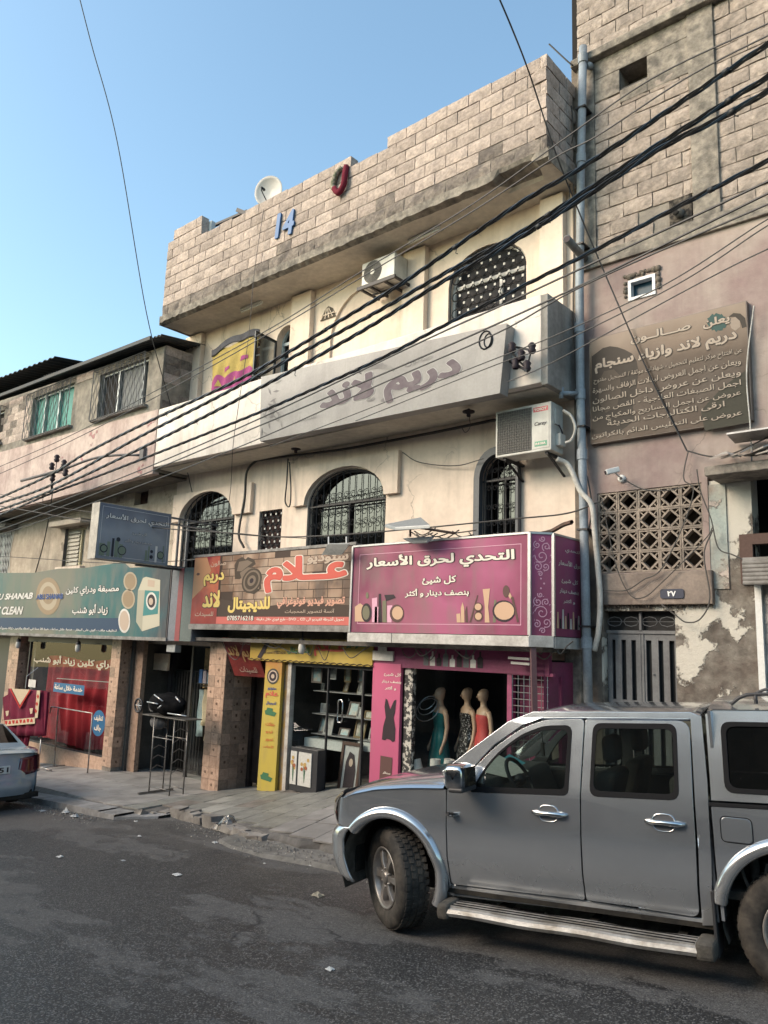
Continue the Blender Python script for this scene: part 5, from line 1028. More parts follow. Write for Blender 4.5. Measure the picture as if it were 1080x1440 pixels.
# ================================================================== SHOP FRONTS
sf = thing('shop_row', 'row of ground floor shop fronts with tiled pillars, glass and dark interiors', 'shop front')
TILEM = [mat('pillar_tile', (0.47, 0.32, 0.235), (0.36, 0.235, 0.17), 14, 0.35, vary=0.10, fine=0.1, spots=(0.10, 0.05, 0.035), thr=0.64, ssc=9), mat('pillar_tile_dark', (0.34, 0.235, 0.175), (0.24, 0.165, 0.12), 14, 0.35, vary=0.12, fine=0.1, spots=(0.08, 0.045, 0.03), thr=0.62, ssc=9)]
SGLASS = glass('shop_glass', (0.86, 0.9, 0.89), 1.30, 0.01)
INW = mat('shop_wall_dim', (0.10, 0.095, 0.085), (0.07, 0.065, 0.06), 2, 0.8)
BLACKP = mat('black_panel', (0.03, 0.03, 0.032), rough=0.4, fine=0)
def pillar(x0, x1, y0, y1, z0, z1, name='tiled_pillar'):
    p = bpy.data.objects.new(name, None); COL.objects.link(p); p.parent = sf
    MB().box(x0 + 0.012, x1 - 0.012, y0 + 0.012, y1, z0, z1).build('core', MORT, p)
    S_ = 0.2; TMK = mat('tile_motif', (0.10, 0.055, 0.035), rough=0.4); tb = [MB().box(0, 1, 0, 1, 0, 1).box(0.40, 0.62, -0.02, 0.5, 0.42, 0.66, 1).box(0.5, 1.02, 0.40, 0.62, 0.42, 0.66, 1).box(0.3, 0.36, -0.02, 0.5, 0.48, 0.6, 1).mesh('tile', [m, TMK]) for m in TILEM]; plain = [MB().box(0, 1, 0, 1, 0, 1).mesh('tile', m) for m in TILEM]; tb = [plain[0], plain[1], tb[0], tb[1]]; r = random.Random(int(x0 * 100)); n = 0
    nz = int((z1 - z0) / S_)
    for j in range(nz + 1):
        z = z1 - (j + 1) * S_
        if z < z0: continue
        a = x0
        while a < x1 - 0.03:
            w_ = min(S_, x1 - a); link('tile', tb[(0 if r.random() < .75 else 1) + (2 if r.random() < 0.35 else 0)], p, (a + 0.002, y0 - 0.0, z + 0.002), (0, 0, 0), (w_ - 0.005, 0.012, S_ - 0.005)); a += S_
        a = y0 + 0.013
        while a < y1 - 0.03:
            w_ = min(S_, y1 - a); link('tile', tb[r.choice((0, 1, 1)) + (2 if r.random() < 0.35 else 0)], p, (x1 - 0.012, a + 0.002, z + 0.002), (0, 0, 0), (0.012, w_ - 0.005, S_ - 0.005)); a += S_
    return p
# ceiling, floor level, back and party walls of the shops
q = MB(); q.box(-30, -4.9, 8.7, 12.4, 0.0, 0.06); q.build('ceiling', CONCD, sf)
q = MB(); q.box(-30, -4.9, 12.3, 12.4, -4, 0.0); q.box(-15.0, -14.9, 9.2, 12.3, -3, 0); q.box(-11.55, -11.5, 9.9, 12.3, -3, 0); q.box(-10.6, -10.5, 9.6, 12.3, -3, 0); q.box(-7.9, -7.8, 9.1, 12.3, -3, 0); q.box(-19.4, -19.3, 9.2, 12.3, -3.5, 0); q.build('party_walls', INW, sf)
pillar(-11.99, -11.5, 8.98, 9.75, -2.72, -0.02); pillar(-15.36, -15.0, 8.95, 9.6, -2.75, -0.02); pillar(-20.3, -19.75, 8.98, 9.5, -2.9, -0.02)
q = MB(); q.box(-15.0, -14.62, 9.25, 9.35, -2.8, -0.02); q.build('tiled_return', TILEM[1], sf)
# -- dry cleaner window: low tiled wall, glass, red curtain behind, lettering on the glass
cw = bpy.data.objects.new('display_window', None); COL.objects.link(cw); cw.parent = sf
q = MB(); q.box(-19.3, -15.36, 9.0, 9.12, -3.1, -2.48); q.build('low_wall', TILEM[0], cw)
q = MB(); q.poly([rect(-19.3, -15.36, -2.48, -0.02)], onY(9.06)); q.build('pane', SGLASS, cw)
RC = mat('red_curtain', (0.36, 0.025, 0.035), (0.22, 0.016, 0.024), 1.5, 0.85, fine=0.1)
q = MB(); q.grid(lambda u, v: (-19.2 + 3.8 * u, 9.42 + 0.035 * math.sin(u * 60 + 2 * math.sin(v * 3)) + 0.05 * math.sin(u * 17 + v * 2), -2.46 + 1.95 * v + 0.04 * math.sin(u * 9)), 150, 8); q.build('curtain', RC, cw)
q = MB(); q.box(-19.3, -15.36, 9.55, 9.6, -3, 0); q.build('back_panel', mat('brown_back', (0.06, 0.03, 0.022), rough=0.9), cw)
q = MB()
for x in (-19.3, -15.4): q.box(x, x + 0.04, 9.03, 9.09, -2.5, 0)
q.box(-19.3, -15.36, 9.03, 9.09, -2.5, -2.45); q.box(-19.3, -15.36, 8.98, 9.12, -0.16, 0.0); q.build('frame', BLACKP, cw)
LETC = mat('glass_lettering', (0.42, 0.37, 0.28), rough=0.6, fine=0)
def q36(s, x0, y0, x1, y1, m_, par, Y, **kw): return tpx(s, x0 / 3.6, 780 + y0 / 3.6, x1 / 3.6, 780 + y1 / 3.6, Y, m_, par, **kw)
q36('دراي كلين زياد أبو شنب', 172, 500, 578, 590, LETC, cw, 9.05, bold=0.04)
BL = mat('blue_sticker', (0.02, 0.12, 0.25), rough=0.5, fine=0)
a = box_px(75, 959, 118, 978, 9.04); q = MB(); q.add([(a[0], 9.045, a[2]), (a[1], 9.045, a[2]), (a[1], 9.045, a[3]), (a[0], 9.045, a[3])], [(0, 1, 2, 3)]); q.build('sticker', BL, cw)
text('خدمة خلال ساعة', (a[0] + .06, a[1] - .06, a[2] + .035, a[3] - .035), onY(9.04), CREAMP, cw, bold=0.04)
cx_, cz_ = FY(136, 1017, 9.0); q = MB(); q.poly([circle(cx_, cz_, 0.27, 0.27, 24)], onY(9.04)); q.build('sticker', BL, cw)
text('تنظيف', (cx_ - .18, cx_ + .18, cz_ + .03, cz_ + .17), onY(9.035), CREAMP, cw, bold=0.04); text('جاف', (cx_ - .14, cx_ + .14, cz_ - .18, cz_ - .03), onY(9.035), CREAMP, cw, bold=0.04)
a = box_px(40, 955, 50, 967, 9.04); q = MB(); q.box(a[0], a[1], 9.04, 9.045, a[2], a[3]); q.build('notice', WPAINT, cw)
q = MB(); q.bar((-18.3, 9.3, -1.0), (-15.6, 9.2, -0.95), 0.015, 0.015); q.build('rail', ALU, cw)
# -- recess between the pillars: dark door, pale board over it, glass room with goods
dr = bpy.data.objects.new('recessed_door', None); COL.objects.link(dr); dr.parent = sf
q = MB(); q.box(-14.62, -13.5, 10.0, 10.06, -2.7, -0.62); q.build('dark_curtain', mat('dark_curtain', (0.035, 0.035, 0.032), (0.02, 0.02, 0.02), 6, 0.9), dr)
q = MB()
for k in range(12): q.tube([(-14.6 + k * 0.095, 9.99, -2.6), (-14.6 + k * 0.095, 9.985, -0.65)], 0.03, 6)
q.build('folds', mat('dark_curtain', (0.03, 0.03, 0.03)), dr)
a = box_px(194, 917, 236, 943, 9.7); q = MB(); q.box(a[0], a[1], 9.7, 9.75, a[2], a[3]); q.build('pale_board', mat('pale_board', (0.72, 0.6, 0.45), (0.6, 0.48, 0.36), 5, 0.7), dr)
q = MB(); q.box(-14.62, -14.5, 9.9, 10.0, -2.75, 0); q.box(-13.5, -13.44, 9.66, 9.72, -2.75, -0.05); q.box(-13.46, -12.02, 9.66, 9.7, -0.12, -0.02); q.box(-12.06, -12.0, 9.62, 9.72, -2.75, -0.05); q.build('frame', BLACKP, dr)
q = MB(); q.poly([rect(-13.44, -12.05, -2.72, -0.1)], onY(9.68)); q.build('pane', SGLASS, dr)
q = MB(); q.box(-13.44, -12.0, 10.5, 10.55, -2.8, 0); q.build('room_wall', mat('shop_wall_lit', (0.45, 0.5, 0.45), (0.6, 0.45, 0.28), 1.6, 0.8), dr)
rnd = random.Random(12)
t = thing('hanging_clothes', 'row of pale clothes hanging inside the glass shop beside the tiled pillar', 'clothes')
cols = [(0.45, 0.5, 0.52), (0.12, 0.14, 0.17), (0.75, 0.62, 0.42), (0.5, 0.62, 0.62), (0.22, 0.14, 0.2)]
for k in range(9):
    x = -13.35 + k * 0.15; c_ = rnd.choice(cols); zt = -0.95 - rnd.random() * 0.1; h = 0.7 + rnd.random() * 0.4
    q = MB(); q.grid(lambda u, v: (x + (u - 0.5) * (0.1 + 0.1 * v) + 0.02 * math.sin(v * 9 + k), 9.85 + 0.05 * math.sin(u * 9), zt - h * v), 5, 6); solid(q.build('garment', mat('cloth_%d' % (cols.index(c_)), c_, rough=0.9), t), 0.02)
q = MB(); q.tube([(-13.4, 9.85, -0.9), (-12.05, 9.85, -0.9)], 0.015, 6); q.build('rail', ALU, t)
t = thing('shelf_goods', 'blue and dark boxed goods on a high shelf inside the glass shop', 'goods')
q = MB(); q.box(-13.4, -12.05, 9.75, 10.0, -0.86, -0.84); q.build('shelf', BLACKP, t)
for k in range(10):
    q = MB(); x = -13.35 + k * 0.13; h = 0.08 + rnd.random() * 0.2; q.box(x, x + 0.1, 9.77, 9.9, -0.84, -0.84 + h); q.build('carton', mat('carton_%d' % (k % 4), ((0.06, 0.16, 0.4), (0.5, 0.4, 0.45), (0.2, 0.25, 0.3), (0.55, 0.3, 0.2))[k % 4], rough=0.5), t)
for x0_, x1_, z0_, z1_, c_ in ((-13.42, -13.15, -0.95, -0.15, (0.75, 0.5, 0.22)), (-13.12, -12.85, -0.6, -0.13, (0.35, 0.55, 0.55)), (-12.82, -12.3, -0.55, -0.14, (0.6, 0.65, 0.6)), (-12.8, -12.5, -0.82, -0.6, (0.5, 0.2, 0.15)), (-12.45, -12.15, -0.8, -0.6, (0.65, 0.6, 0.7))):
    q = MB(); q.box(x0_, x1_, 9.93, 9.95, z0_, z1_); q.build('reflection_panel', mat('panel_%d' % int(-x1_ * 100), c_, tuple(k * 0.5 for k in c_), 7, 0.6), dr)  # added coloured panels: bright street reflections in the glass, put in as colour
# -- far left shop
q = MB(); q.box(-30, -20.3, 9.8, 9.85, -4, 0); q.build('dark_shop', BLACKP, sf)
# -- studio entrance: wooden door, sloping red board, standing yellow board, yellow fascia, glass front
sd = bpy.data.objects.new('studio_door', None); COL.objects.link(sd); sd.parent = sf
WOODD = mat('dark_door_wood', (0.035, 0.024, 0.02), (0.02, 0.014, 0.012), 6, 0.5)
q = MB(); q.box(-11.45, -10.45, 9.66, 9.72, -2.5, -0.1); q.build('door_leaf', WOODD, sd)
q = MB()
for z0, z1 in ((-2.3, -1.7), (-1.6, -1.0), (-0.9, -0.35)):
    for x0, x1 in ((-11.4, -11.0), (-10.92, -10.5)): q.box(x0, x1, 9.645, 9.66, z0, z1)
bevel(q.build('door_panel', WOODD, sd, kind='stuff'), 0.01); q = MB(); q.box(-11.5, -11.42, 9.6, 9.7, -2.6, 0); q.box(-10.47, -10.4, 9.6, 9.7, -2.6, 0); q.build('door_frame', WOODD, sd)
YB = grad('yellow_print', [(0, (0.40, 0.31, 0.06)), (0.6, (0.43, 0.33, 0.07)), (0.85, (0.38, 0.22, 0.05)), (1, (0.35, 0.16, 0.05))], -2.4, -0.3, 'Z', n=0.15, dirt=0.35)
t = thing('yellow_standing_board', 'tall yellow studio board leaning between the dark wooden door and the glass front', 'board')
c = [P3(361, 1111, 8.93), P3(386, 1116, 8.93), P3(397, 931, 8.93), P3(374, 930, 8.93)]
q = MB(); q.add(c + [p + Vector((0.0, 0.06, 0)) for p in c], [(0, 1, 2, 3), (7, 6, 5, 4), (0, 4, 5, 1), (1, 5, 6, 2), (2, 6, 7, 3), (3, 7, 4, 0)]); q.build('panel', YB, t)
def yb_(u, v, o=0.0): # u across, v up
    a_ = c[0].lerp(c[1], u); b_ = c[3].lerp(c[2], u); p = a_.lerp(b_, v); return (p.x, p.y - 0.004 - o, p.z)
PGR = mat('print_green', (0.05, 0.14, 0.07), rough=0.5, fine=0); PORG = mat('print_orange_text', (0.45, 0.16, 0.05), rough=0.5, fine=0)
for s, b_, m_ in (('ستوديو', (0.25, 0.75, 0.775, 0.80), NAVY), ('علام', (0.12, 0.88, 0.715, 0.77), RED), ('للديجيتال', (0.2, 0.8, 0.66, 0.69), NAVY), ('حفلات', (0.25, 0.8, 0.50, 0.53), PORG), ('فيديو', (0.3, 0.7, 0.44, 0.47), PORG), ('تصوير', (0.3, 0.75, 0.38, 0.41), PORG), ('الأعراس', (0.2, 0.8, 0.33, 0.355), PORG)): text(s, b_, yb_, m_, t, bold=0.03)
q = MB(); q.poly([circle(0.5, 0.885, 0.36, 0.062)], lambda a, b: yb_(a, b, 0.001)); q.build('lens_print', mat('print_lens', (0.06, 0.06, 0.05), rough=0.4, fine=0), t)
for r_, m_ in ((0.28, PALE), (0.22, INK), (0.1, PALE)): q = MB(); q.poly([circle(0.5, 0.885, r_, r_ * 0.172)], lambda a, b: yb_(a, b, 0.002 + 0.001 * (0.28 - r_) * 10)); q.build('lens_print', m_, t)
for v0 in (0.585, 0.09): q = MB(); q.poly([[(0.2, v0), (0.75, v0 - 0.01), (0.85, v0 + 0.02), (0.6, v0 + 0.03), (0.62, v0 + 0.05), (0.3, v0 + 0.055), (0.25, v0 + 0.035), (0.15, v0 + 0.03)]], lambda a, b: yb_(a, b, 0.001)); q.build('camera_print', PGR, t)
q = MB(); q.box(-10.02, -9.82, 9.0, 9.06, -2.42, -0.3); q.build('yellow_jamb', mat('ochre_paint', (0.24, 0.15, 0.03), (0.17, 0.13, 0.10), 4, 0.6), sf)
q = MB(); q.box(-9.84, -9.76, 8.98, 9.08, -2.4, -0.28); q.build('white_post', mat('post_paint', (0.42, 0.4, 0.36), (0.3, 0.27, 0.24), 5, 0.6), sf)
t = thing('yellow_fascia', 'yellow studio fascia under the brown sign with red and green lettering', 'sign')
a = [P3(355, 893, 8.9), P3(531, 903, 8.9), P3(530, 931, 8.9), P3(357, 929, 8.9)]; ax0, ax1, az0, az1 = -10.75, -7.9, -0.30, 0.09
q = MB(); q.box(ax0, ax1, 8.9, 8.95, az0, az1); q.build('panel', grad('yellow_fascia_print', [(0, (0.32, 0.21, 0.04)), (0.5, (0.42, 0.31, 0.07)), (1, (0.37, 0.27, 0.06))], ax0, ax1, n=0.15, dirt=0.2), t)
def y37(s, x0, y0, x1, y1, m_, **kw): return tpx(s, 270 + x0 / 3.72, 880 + y0 / 3.72, 270 + x1 / 3.72, 880 + y1 / 3.72, 8.893, m_, t, **kw)
y37('ستوديو', 808, 85, 915, 122, PGR, bold=0.04); y37('عــلام', 640, 75, 800, 165, RED, bold=0.03); y37('للديجيتال', 500, 108, 615, 152, PGR, bold=0.04); y37('0785716218 تصوير فوري', 365, 128, 490, 155, INK, bold=0.01); y37('تصوير ملون', 375, 95, 430, 118, INK, bold=0.01); y37('افلام', 385, 66, 415, 84, INK, bold=0.01)
q = MB(); q.poly([[(-10.55, -0.25), (-10.45, -0.27), (-10.2, 0.05), (-10.3, 0.07)]], lambda a, b: (a, 8.894, b)); q.build('pen_print', INK, t)
q = MB(); q.tube([(ax0 + 0.02 + (ax1 - ax0) * k / 60, 8.89, az0 + 0.02 + 0.012 * math.sin(k * 2.1)) for k in range(61)], 0.006, 4); q.build('cord', INK, t)
t = thing('red_door_board', 'sloping dark red salon board over the wooden door', 'sign')
c2 = [P3(312, 897, 8.85), P3(357, 903, 9.0), P3(374, 953, 9.3), P3(330, 950, 9.1)]
q = MB(); q.add(c2 + [p + Vector((0, 0.03, 0.02)) for p in c2], [(0, 1, 2, 3), (7, 6, 5, 4), (0, 4, 5, 1), (1, 5, 6, 2), (2, 6, 7, 3), (3, 7, 4, 0)]); q.build('panel', mat('dark_red_print', (0.22, 0.03, 0.025), (0.13, 0.02, 0.02), 4, 0.5), t)
def rbd(u, v, o=0.0):
    a_ = c2[3].lerp(c2[2], u); b_ = c2[0].lerp(c2[1], u); p = a_.lerp(b_, v); return (p.x, p.y - 0.006 - o, p.z - 0.0)
text('دريم لاند', (0.05, 0.95, 0.4, 0.85), rbd, mat('print_tan', (0.35, 0.22, 0.1), rough=0.5), t, bold=0.03); text('للسيدات', (0.25, 0.8, 0.08, 0.28), rbd, PALE, t, bold=0.01); text('صالون', (0.55, 0.9, 0.88, 0.99), rbd, PALE, t, bold=0.01)
# glass front of the studio
gf = bpy.data.objects.new('studio_front', None); COL.objects.link(gf); gf.parent = sf
q = MB(); q.poly([rect(-9.74, -7.92, -2.35, -0.33)], onY(9.04)); q.build('pane', SGLASS, gf)
q = MB(); q.box(-9.76, -7.9, 9.0, 9.08, -0.36, -0.3); q.box(-8.95, -8.93, 9.02, 9.06, -2.35, -0.33); q.box(-8.2, -8.17, 9.02, 9.06, -2.3, -0.33); q.box(-9.76, -7.9, 9.0, 9.1, -2.42, -2.36); q.build('frame', BLACKP, gf)
zc_ = FY(480, 1000, 9.0); q = MB(); q.tube([(zc_[0] + dx, 8.97, zc_[1] + dz) for dx, dz in ((-.05, -.13), (-.05, .13), (-.03, .17), (.03, .17), (.05, .13), (.05, -.13), (.03, -.17), (-.03, -.17))], 0.012, 6, closed=True); q.build('door_handle', mat('chrome', (0.6, 0.6, 0.6), rough=0.15, metal=1, fine=0), gf)
q = MB(); q.box(-9.7, -7.95, 11.0, 11.05, -2.6, 0); q.build('room_wall', mat('studio_wall', (0.13, 0.125, 0.11), (0.09, 0.085, 0.08), 2, 0.8), gf)
q = MB(); q.box(-9.7, -8.75, 9.3, 9.6, -1.66, -1.52); q.box(-8.5, -7.95, 9.3, 9.6, -1.6, -1.47); q.build('counter', mat('white_counter', (0.5, 0.52, 0.5), rough=0.4), gf)
sh = thing('studio_shelves', 'glass shelves of small picture frames inside the photo studio', 'shelves')
for z in (-0.75, -1.12, -1.44): q = MB(); q.box(-9.6, -8.0, 9.35, 9.6, z - 0.015, z); q.build('shelf', ALU, sh)
rnd = random.Random(31); fm = [mat('frame_a', (0.12, 0.1, 0.09)), mat('frame_b', (0.33, 0.33, 0.31)), mat('frame_c', (0.2, 0.15, 0.08))]; pm = [mat('photo_a', (0.16, 0.28, 0.30), (0.32, 0.27, 0.22), 9, 0.4), mat('photo_b', (0.28, 0.28, 0.27), (0.1, 0.1, 0.1), 9, 0.4), mat('photo_c', (0.38, 0.34, 0.28), (0.12, 0.16, 0.12), 9, 0.4)]
def pic(par, x, y, z, w_, h, tilt=0.12, k=0):
    fr = bpy.data.objects.new('picture', None); COL.objects.link(fr); fr.parent = par
    q = MB(); q.poly([rect(x, x + w_, 0, h), rect(x + w_ * .12, x + w_ * .88, h * .1, h * .9)], lambda a, b: (a, y + b * tilt, z + b), (0, 0.02, 0)); q.build('frame', fm[k % 3], fr)
    q = MB(); q.poly([rect(x + w_ * .1, x + w_ * .9, h * .08, h * .92)], lambda a, b: (a, y + 0.012 + b * tilt, z + b)); q.build('photo', pm[(k * 7) % 3], fr)
for z in (-0.75, -1.12, -1.44):
    x = -9.55
    while x < -8.1:
        w_ = rnd.uniform(0.07, 0.24); h = rnd.uniform(0.09, 0.30)
        if rnd.random() < 0.72: pic(sh, x, 9.4 + rnd.uniform(-.02, .12), z, w_, h, rnd.uniform(0.05, 0.4), k=rnd.randint(0, 8))
        x += w_ + rnd.uniform(0.0, 0.14)
for k, (x, z, w_, h) in enumerate(((-9.5, -0.62, 0.24, 0.26), (-9.15, -0.55, 0.16, 0.2), (-8.85, -0.58, 0.14, 0.24), (-8.6, -0.57, 0.16, 0.22), (-8.3, -0.64, 0.3, 0.3))): pic(sh, x, 9.2 + k * 0.05, z, w_, h, 0, k)
t = thing('flower_picture_stand', 'black display case holding two pale flower pictures on the studio step', 'picture stand')
z0 = pave_z(-9.3, 8.9) + 0.005; xa, xb_ = FY(408, 1110, 8.8)[0], FY(446, 1110, 8.8)[0]
q = MB(); q.box(xa, xb_, 8.78, 8.95, z0, z0 + 0.66); bevel(q.build('case', BLACKP, t), 0.006)
for k, (u0, u1) in enumerate(((0.02, 0.25), (0.32, 0.80))):
    a_, b_ = xa + (xb_ - xa) * u0, xa + (xb_ - xa) * u1
    q = MB(); q.box(a_, b_, 8.765, 8.778, z0 + 0.1, z0 + 0.6); q.build('picture', mat('pale_print', (0.5, 0.49, 0.45), rough=0.4), t)
    q = MB(); rr = random.Random(k)
    for j in range(7): q.poly([circle((a_ + b_) / 2 + rr.gauss(0, 0.05) * (b_ - a_) / .25, z0 + 0.42 + rr.gauss(0, 0.05), 0.03, n=8)], lambda a, b: (a, 8.763 - 0.0005 * j, b), None, j % 2)
    for j in range(3): q.bar(((a_ + b_) / 2, 8.762, z0 + 0.15), ((a_ + b_) / 2 + 0.02 * (j - 1), 8.762, z0 + 0.4), 0.006, 0.002, mi=2)
    q.build('flower_print', [mat('print_ochre', (0.4, 0.27, 0.1)), mat('print_rust', (0.3, 0.1, 0.05)), PGR], t)
t = thing('framed_portrait', 'dark framed black and white portrait leaning in the studio window', 'picture')
p0 = FY(473, 1108, 9.12); xa = p0[0]
q = MB(); q.poly([rect(0, 0.42, 0, 0.8), rect(0.05, 0.37, 0.05, 0.75)], lambda a, b: (xa + a, 9.12 + b * 0.12, -2.28 + b), (0, 0.03, 0)); q.build('frame', mat('walnut', (0.07, 0.035, 0.025), rough=0.4), t)
q = MB(); q.poly([rect(0.04, 0.38, 0.04, 0.76)], lambda a, b: (xa + a, 9.14 + b * 0.12, -2.28 + b)); q.build('mount', mat('mount', (0.4, 0.4, 0.39)), t)
q = MB(); q.poly([[(0.1, 0.12), (0.32, 0.12), (0.33, 0.4), (0.27, 0.62), (0.17, 0.66), (0.11, 0.5)]], lambda a, b: (xa + a, 9.133 + b * 0.12, -2.28 + b)); q.build('portrait_print', INK, t)
q = MB(); q.poly([circle(0.22, 0.5, 0.04, 0.06)], lambda a, b: (xa + a, 9.13 + b * 0.12, -2.28 + b)); q.build('face_print', PALE, t)
# -- pink dress shop
PKP = grad('pink_panel_print', [(0, (0.36, 0.08, 0.15)), (1, (0.48, 0.11, 0.2))], -2.0, -0.2, 'Z', n=0.15, dirt=0.12)
t = thing('pink_door_board', 'upright pink board with black swimsuit picture beside the mannequin window', 'board')
x0, x1 = -7.9, -7.36
q = MB(); q.box(x0, x1, 8.92, 8.98, -2.03, -0.24); q.build('panel', PKP, t); fb = onY(8.917)
def b31(x, y): return FY(500 + x / 3.18, 880 + y / 3.18, 8.917)
def t31(s, a, b, c_, d, Y=8.917, m_=CREAMP, par=None, **kw): return tpx(s, 500 + a / 3.18, 880 + b / 3.18, 500 + c_ / 3.18, 880 + d / 3.18, Y, m_, par or t, **kw)
t31('كل شيئ', 128, 208, 205, 230); t31('بنصف دينار', 118, 240, 205, 262); t31('و أكثر', 132, 268, 182, 290)
q = MB(); q.poly([[b31(*p) for p in ((135, 325), (142, 330), (155, 375), (172, 335), (182, 330), (176, 390), (170, 410), (178, 460), (176, 515), (165, 520), (155, 510), (140, 505), (132, 512), (118, 508), (124, 450), (135, 410), (130, 360))]], lambda a, b: fb(a, b, 0.003)); q.build('swimsuit_print', INK, t)
q = MB(); q.poly([[b31(*p) for p in ((112, 580), (165, 590), (160, 700), (106, 705))]], lambda a, b: fb(a, b, 0.003)); q.build('dress_print', BRN, t)
t31('ستائر', 122, 650, 156, 668)
t = thing('patterned_door_strip', 'narrow black and white patterned strip at the left edge of the mannequin window', 'door frame')
q = MB(); q.box(-7.33, -7.18, 8.98, 9.06, -2.0, -0.28); q.build('strip', mat('black_white_pattern', (0.03, 0.03, 0.03), (0.45, 0.43, 0.38), 16, 0.5, lo=0.5, hi=0.53), t)
t = thing('pink_shop_lintel', 'dark pink lintel over the mannequin window with a row of cosmetic bottles printed on it', 'sign')
q = MB(); q.box(-7.9, -4.95, 8.93, 9.0, -0.29, 0.06); q.build('panel', mat('dark_pink_print', (0.20, 0.025, 0.09), (0.14, 0.02, 0.06), 2, 0.5), t)
rnd = random.Random(9)
for k in range(9):
    a_ = -6.95 + k * 0.115; h = rnd.uniform(0.16, 0.27); q = MB(); q.poly([[(a_, -0.24), (a_ + 0.09, -0.24), (a_ + 0.09, -0.24 + h * .6), (a_ + 0.06, -0.24 + h * .7), (a_ + 0.06, -0.24 + h), (a_ + 0.03, -0.24 + h), (a_ + 0.03, -0.24 + h * .7), (a_, -0.24 + h * .6)]], lambda a, b: (a, 8.926, b)); q.build('bottle_print', (GREYP, WPAINT, INK)[k % 3], t)
q = MB(); q.box(-7.9, -7.5, 8.9, 8.93, -0.2, -0.06); q.box(-7.78, -7.62, 8.88, 8.9, -0.06, 0.04); q.build('white_boxes', WPAINT, t)
q = MB(); q.poly([rect(-7.18, -5.55, -2.0, -0.3)], onY(9.03)); q.build('dress_window', SGLASS, sf)
q = MB(); q.box(-7.8, -5.0, 10.9, 10.95, -2.6, 0); q.build('dress_shop_back', BLACKP, sf)
q = MB(); q.box(-5.57, -5.5, 8.94, 9.04, -2.1, -0.26); q.box(-5.57, -4.9, 8.94, 9.0, -0.3, -0.26); q.build('pink_frame', mat('pink_paint', (0.30, 0.05, 0.13), (0.2, 0.04, 0.09), 4, 0.5), sf)
q = MB()
for k in range(7): q.tube([(-5.5 + k * 0.085, 8.96, -2), (-5.5 + k * 0.085, 8.96, -0.3)], 0.005, 4)
for k in range(19): q.tube([(-5.5, 8.965, -0.35 - k * 0.085), (-4.98, 8.965, -0.35 - k * 0.085)], 0.005, 4)
q.build('wire_grid', ALU, sf)
q = MB(); q.box(-5.5, -4.9, 9.15, 9.2, -2.1, -0.3); q.build('dark_pink_wall', mat('pink_wall', (0.17, 0.025, 0.07), rough=0.6), sf)
q = MB(); q.add([(-5.02, 8.92, -2.1), (-4.84, 9.42, -2.1), (-4.84, 9.42, -0.12), (-5.02, 8.92, -0.12)], [(0, 1, 2, 3)]); q.build('pink_end_panel', mat('pink_wall2', (0.20, 0.03, 0.08), (0.14, 0.03, 0.06), 3, 0.6), sf)
q = MB(); q.tube([P3(752, 1010, 8.52), P3(749, 893, 8.52)], 0.045, 4); q.build('support_post', mat('brown_post', (0.10, 0.05, 0.055), rough=0.6), sf)
q = MB(); q.box(-4.98, -4.74, 9.38, 9.5, -2.2, 0.1); bevel(q.build('end_pier', ROUGHC, sf), 0.02)
# mannequins
SKIN = mat('mannequin_skin', (0.42, 0.29, 0.2), rough=0.45, fine=0)
def mannequin(x, y, z, label, dress, dm, s=1.0, turn=-0.5):
    t = thing('mannequin', label, 'mannequin', group='mannequins in the pink shop window')
    B = [(0.0, .10, .06, 0), (.5, .13, .08, 0), (.86, .17, .11, 0), (.98, .165, .105, 0), (1.08, .12, .085, 0), (1.2, .135, .09, 0), (1.3, .16, .11, .01), (1.38, .17, .09, 0), (1.43, .15, .07, 0), (1.46, .07, .06, 0), (1.5, .05, .05, 0.0), (1.55, .05, .05, .005), (1.57, .06, .075, .015), (1.61, .068, .09, .02), (1.66, .072, .095, .015), (1.71, .06, .085, .0), (1.745, .03, .05, -.01), (1.752, .002, .002, -.01)]
    n = 18; q = MB(); vs = []; ct, st = math.cos(turn), math.sin(turn)
    def tr(px_, py_, pz): return (x + (px_ * ct - py_ * st) * s, y + (px_ * st + py_ * ct) * s, z + pz * s)
    for h, a, b, off in B:
        for k in range(n):
            th = 2 * math.pi * k / n; vs.append(tr(a * math.cos(th), -off + b * math.sin(th), h))
    q.add(vs, [(i * n + k, i * n + (k + 1) % n, (i + 1) * n + (k + 1) % n, (i + 1) * n + k) for i in range(len(B) - 1) for k in range(n)], 0, True)
    q.tube([tr(0, -0.105, 1.64), tr(0, -0.125, 1.62), tr(0, -0.10, 1.605)], [0.008 * s, 0.014 * s, 0.01 * s], 6)
    for sx in (-1, 1): q.tube([tr(sx * .15, 0, 1.40), tr(sx * .19, .02, 1.30), tr(sx * .21, .03, 1.12), tr(sx * .23, -.01, .95), tr(sx * .24, -.06, .84), tr(sx * .24, -.09, .76), tr(sx * .235, -.1, .70)], [.045 * s, .042 * s, .036 * s, .03 * s, .022 * s, .028 * s, .01 * s], 8)
    q.build('body', SKIN, t)
    q = MB(); m_ = 28; vs = []
    for h, a, b in dress:
        for k in range(m_): th = 2 * math.pi * k / m_; w_ = 1 + 0.05 * math.sin(th * 7) * max(0, (1.0 - h)); vs.append(tr(a * w_ * math.cos(th), b * w_ * math.sin(th), h))
    q.add(vs, [(i * m_ + k, i * m_ + (k + 1) % m_, (i + 1) * m_ + (k + 1) % m_, (i + 1) * m_ + k) for i in range(len(dress) - 1) for k in range(m_)], 0, True); q.build('dress', dm, t)
    return t
LONG = [(0.02, .34, .28), (.4, .27, .2), (.86, .19, .13), (.98, .18, .12), (1.08, .13, .095), (1.2, .145, .1), (1.3, .168, .12), (1.35, .165, .105)]
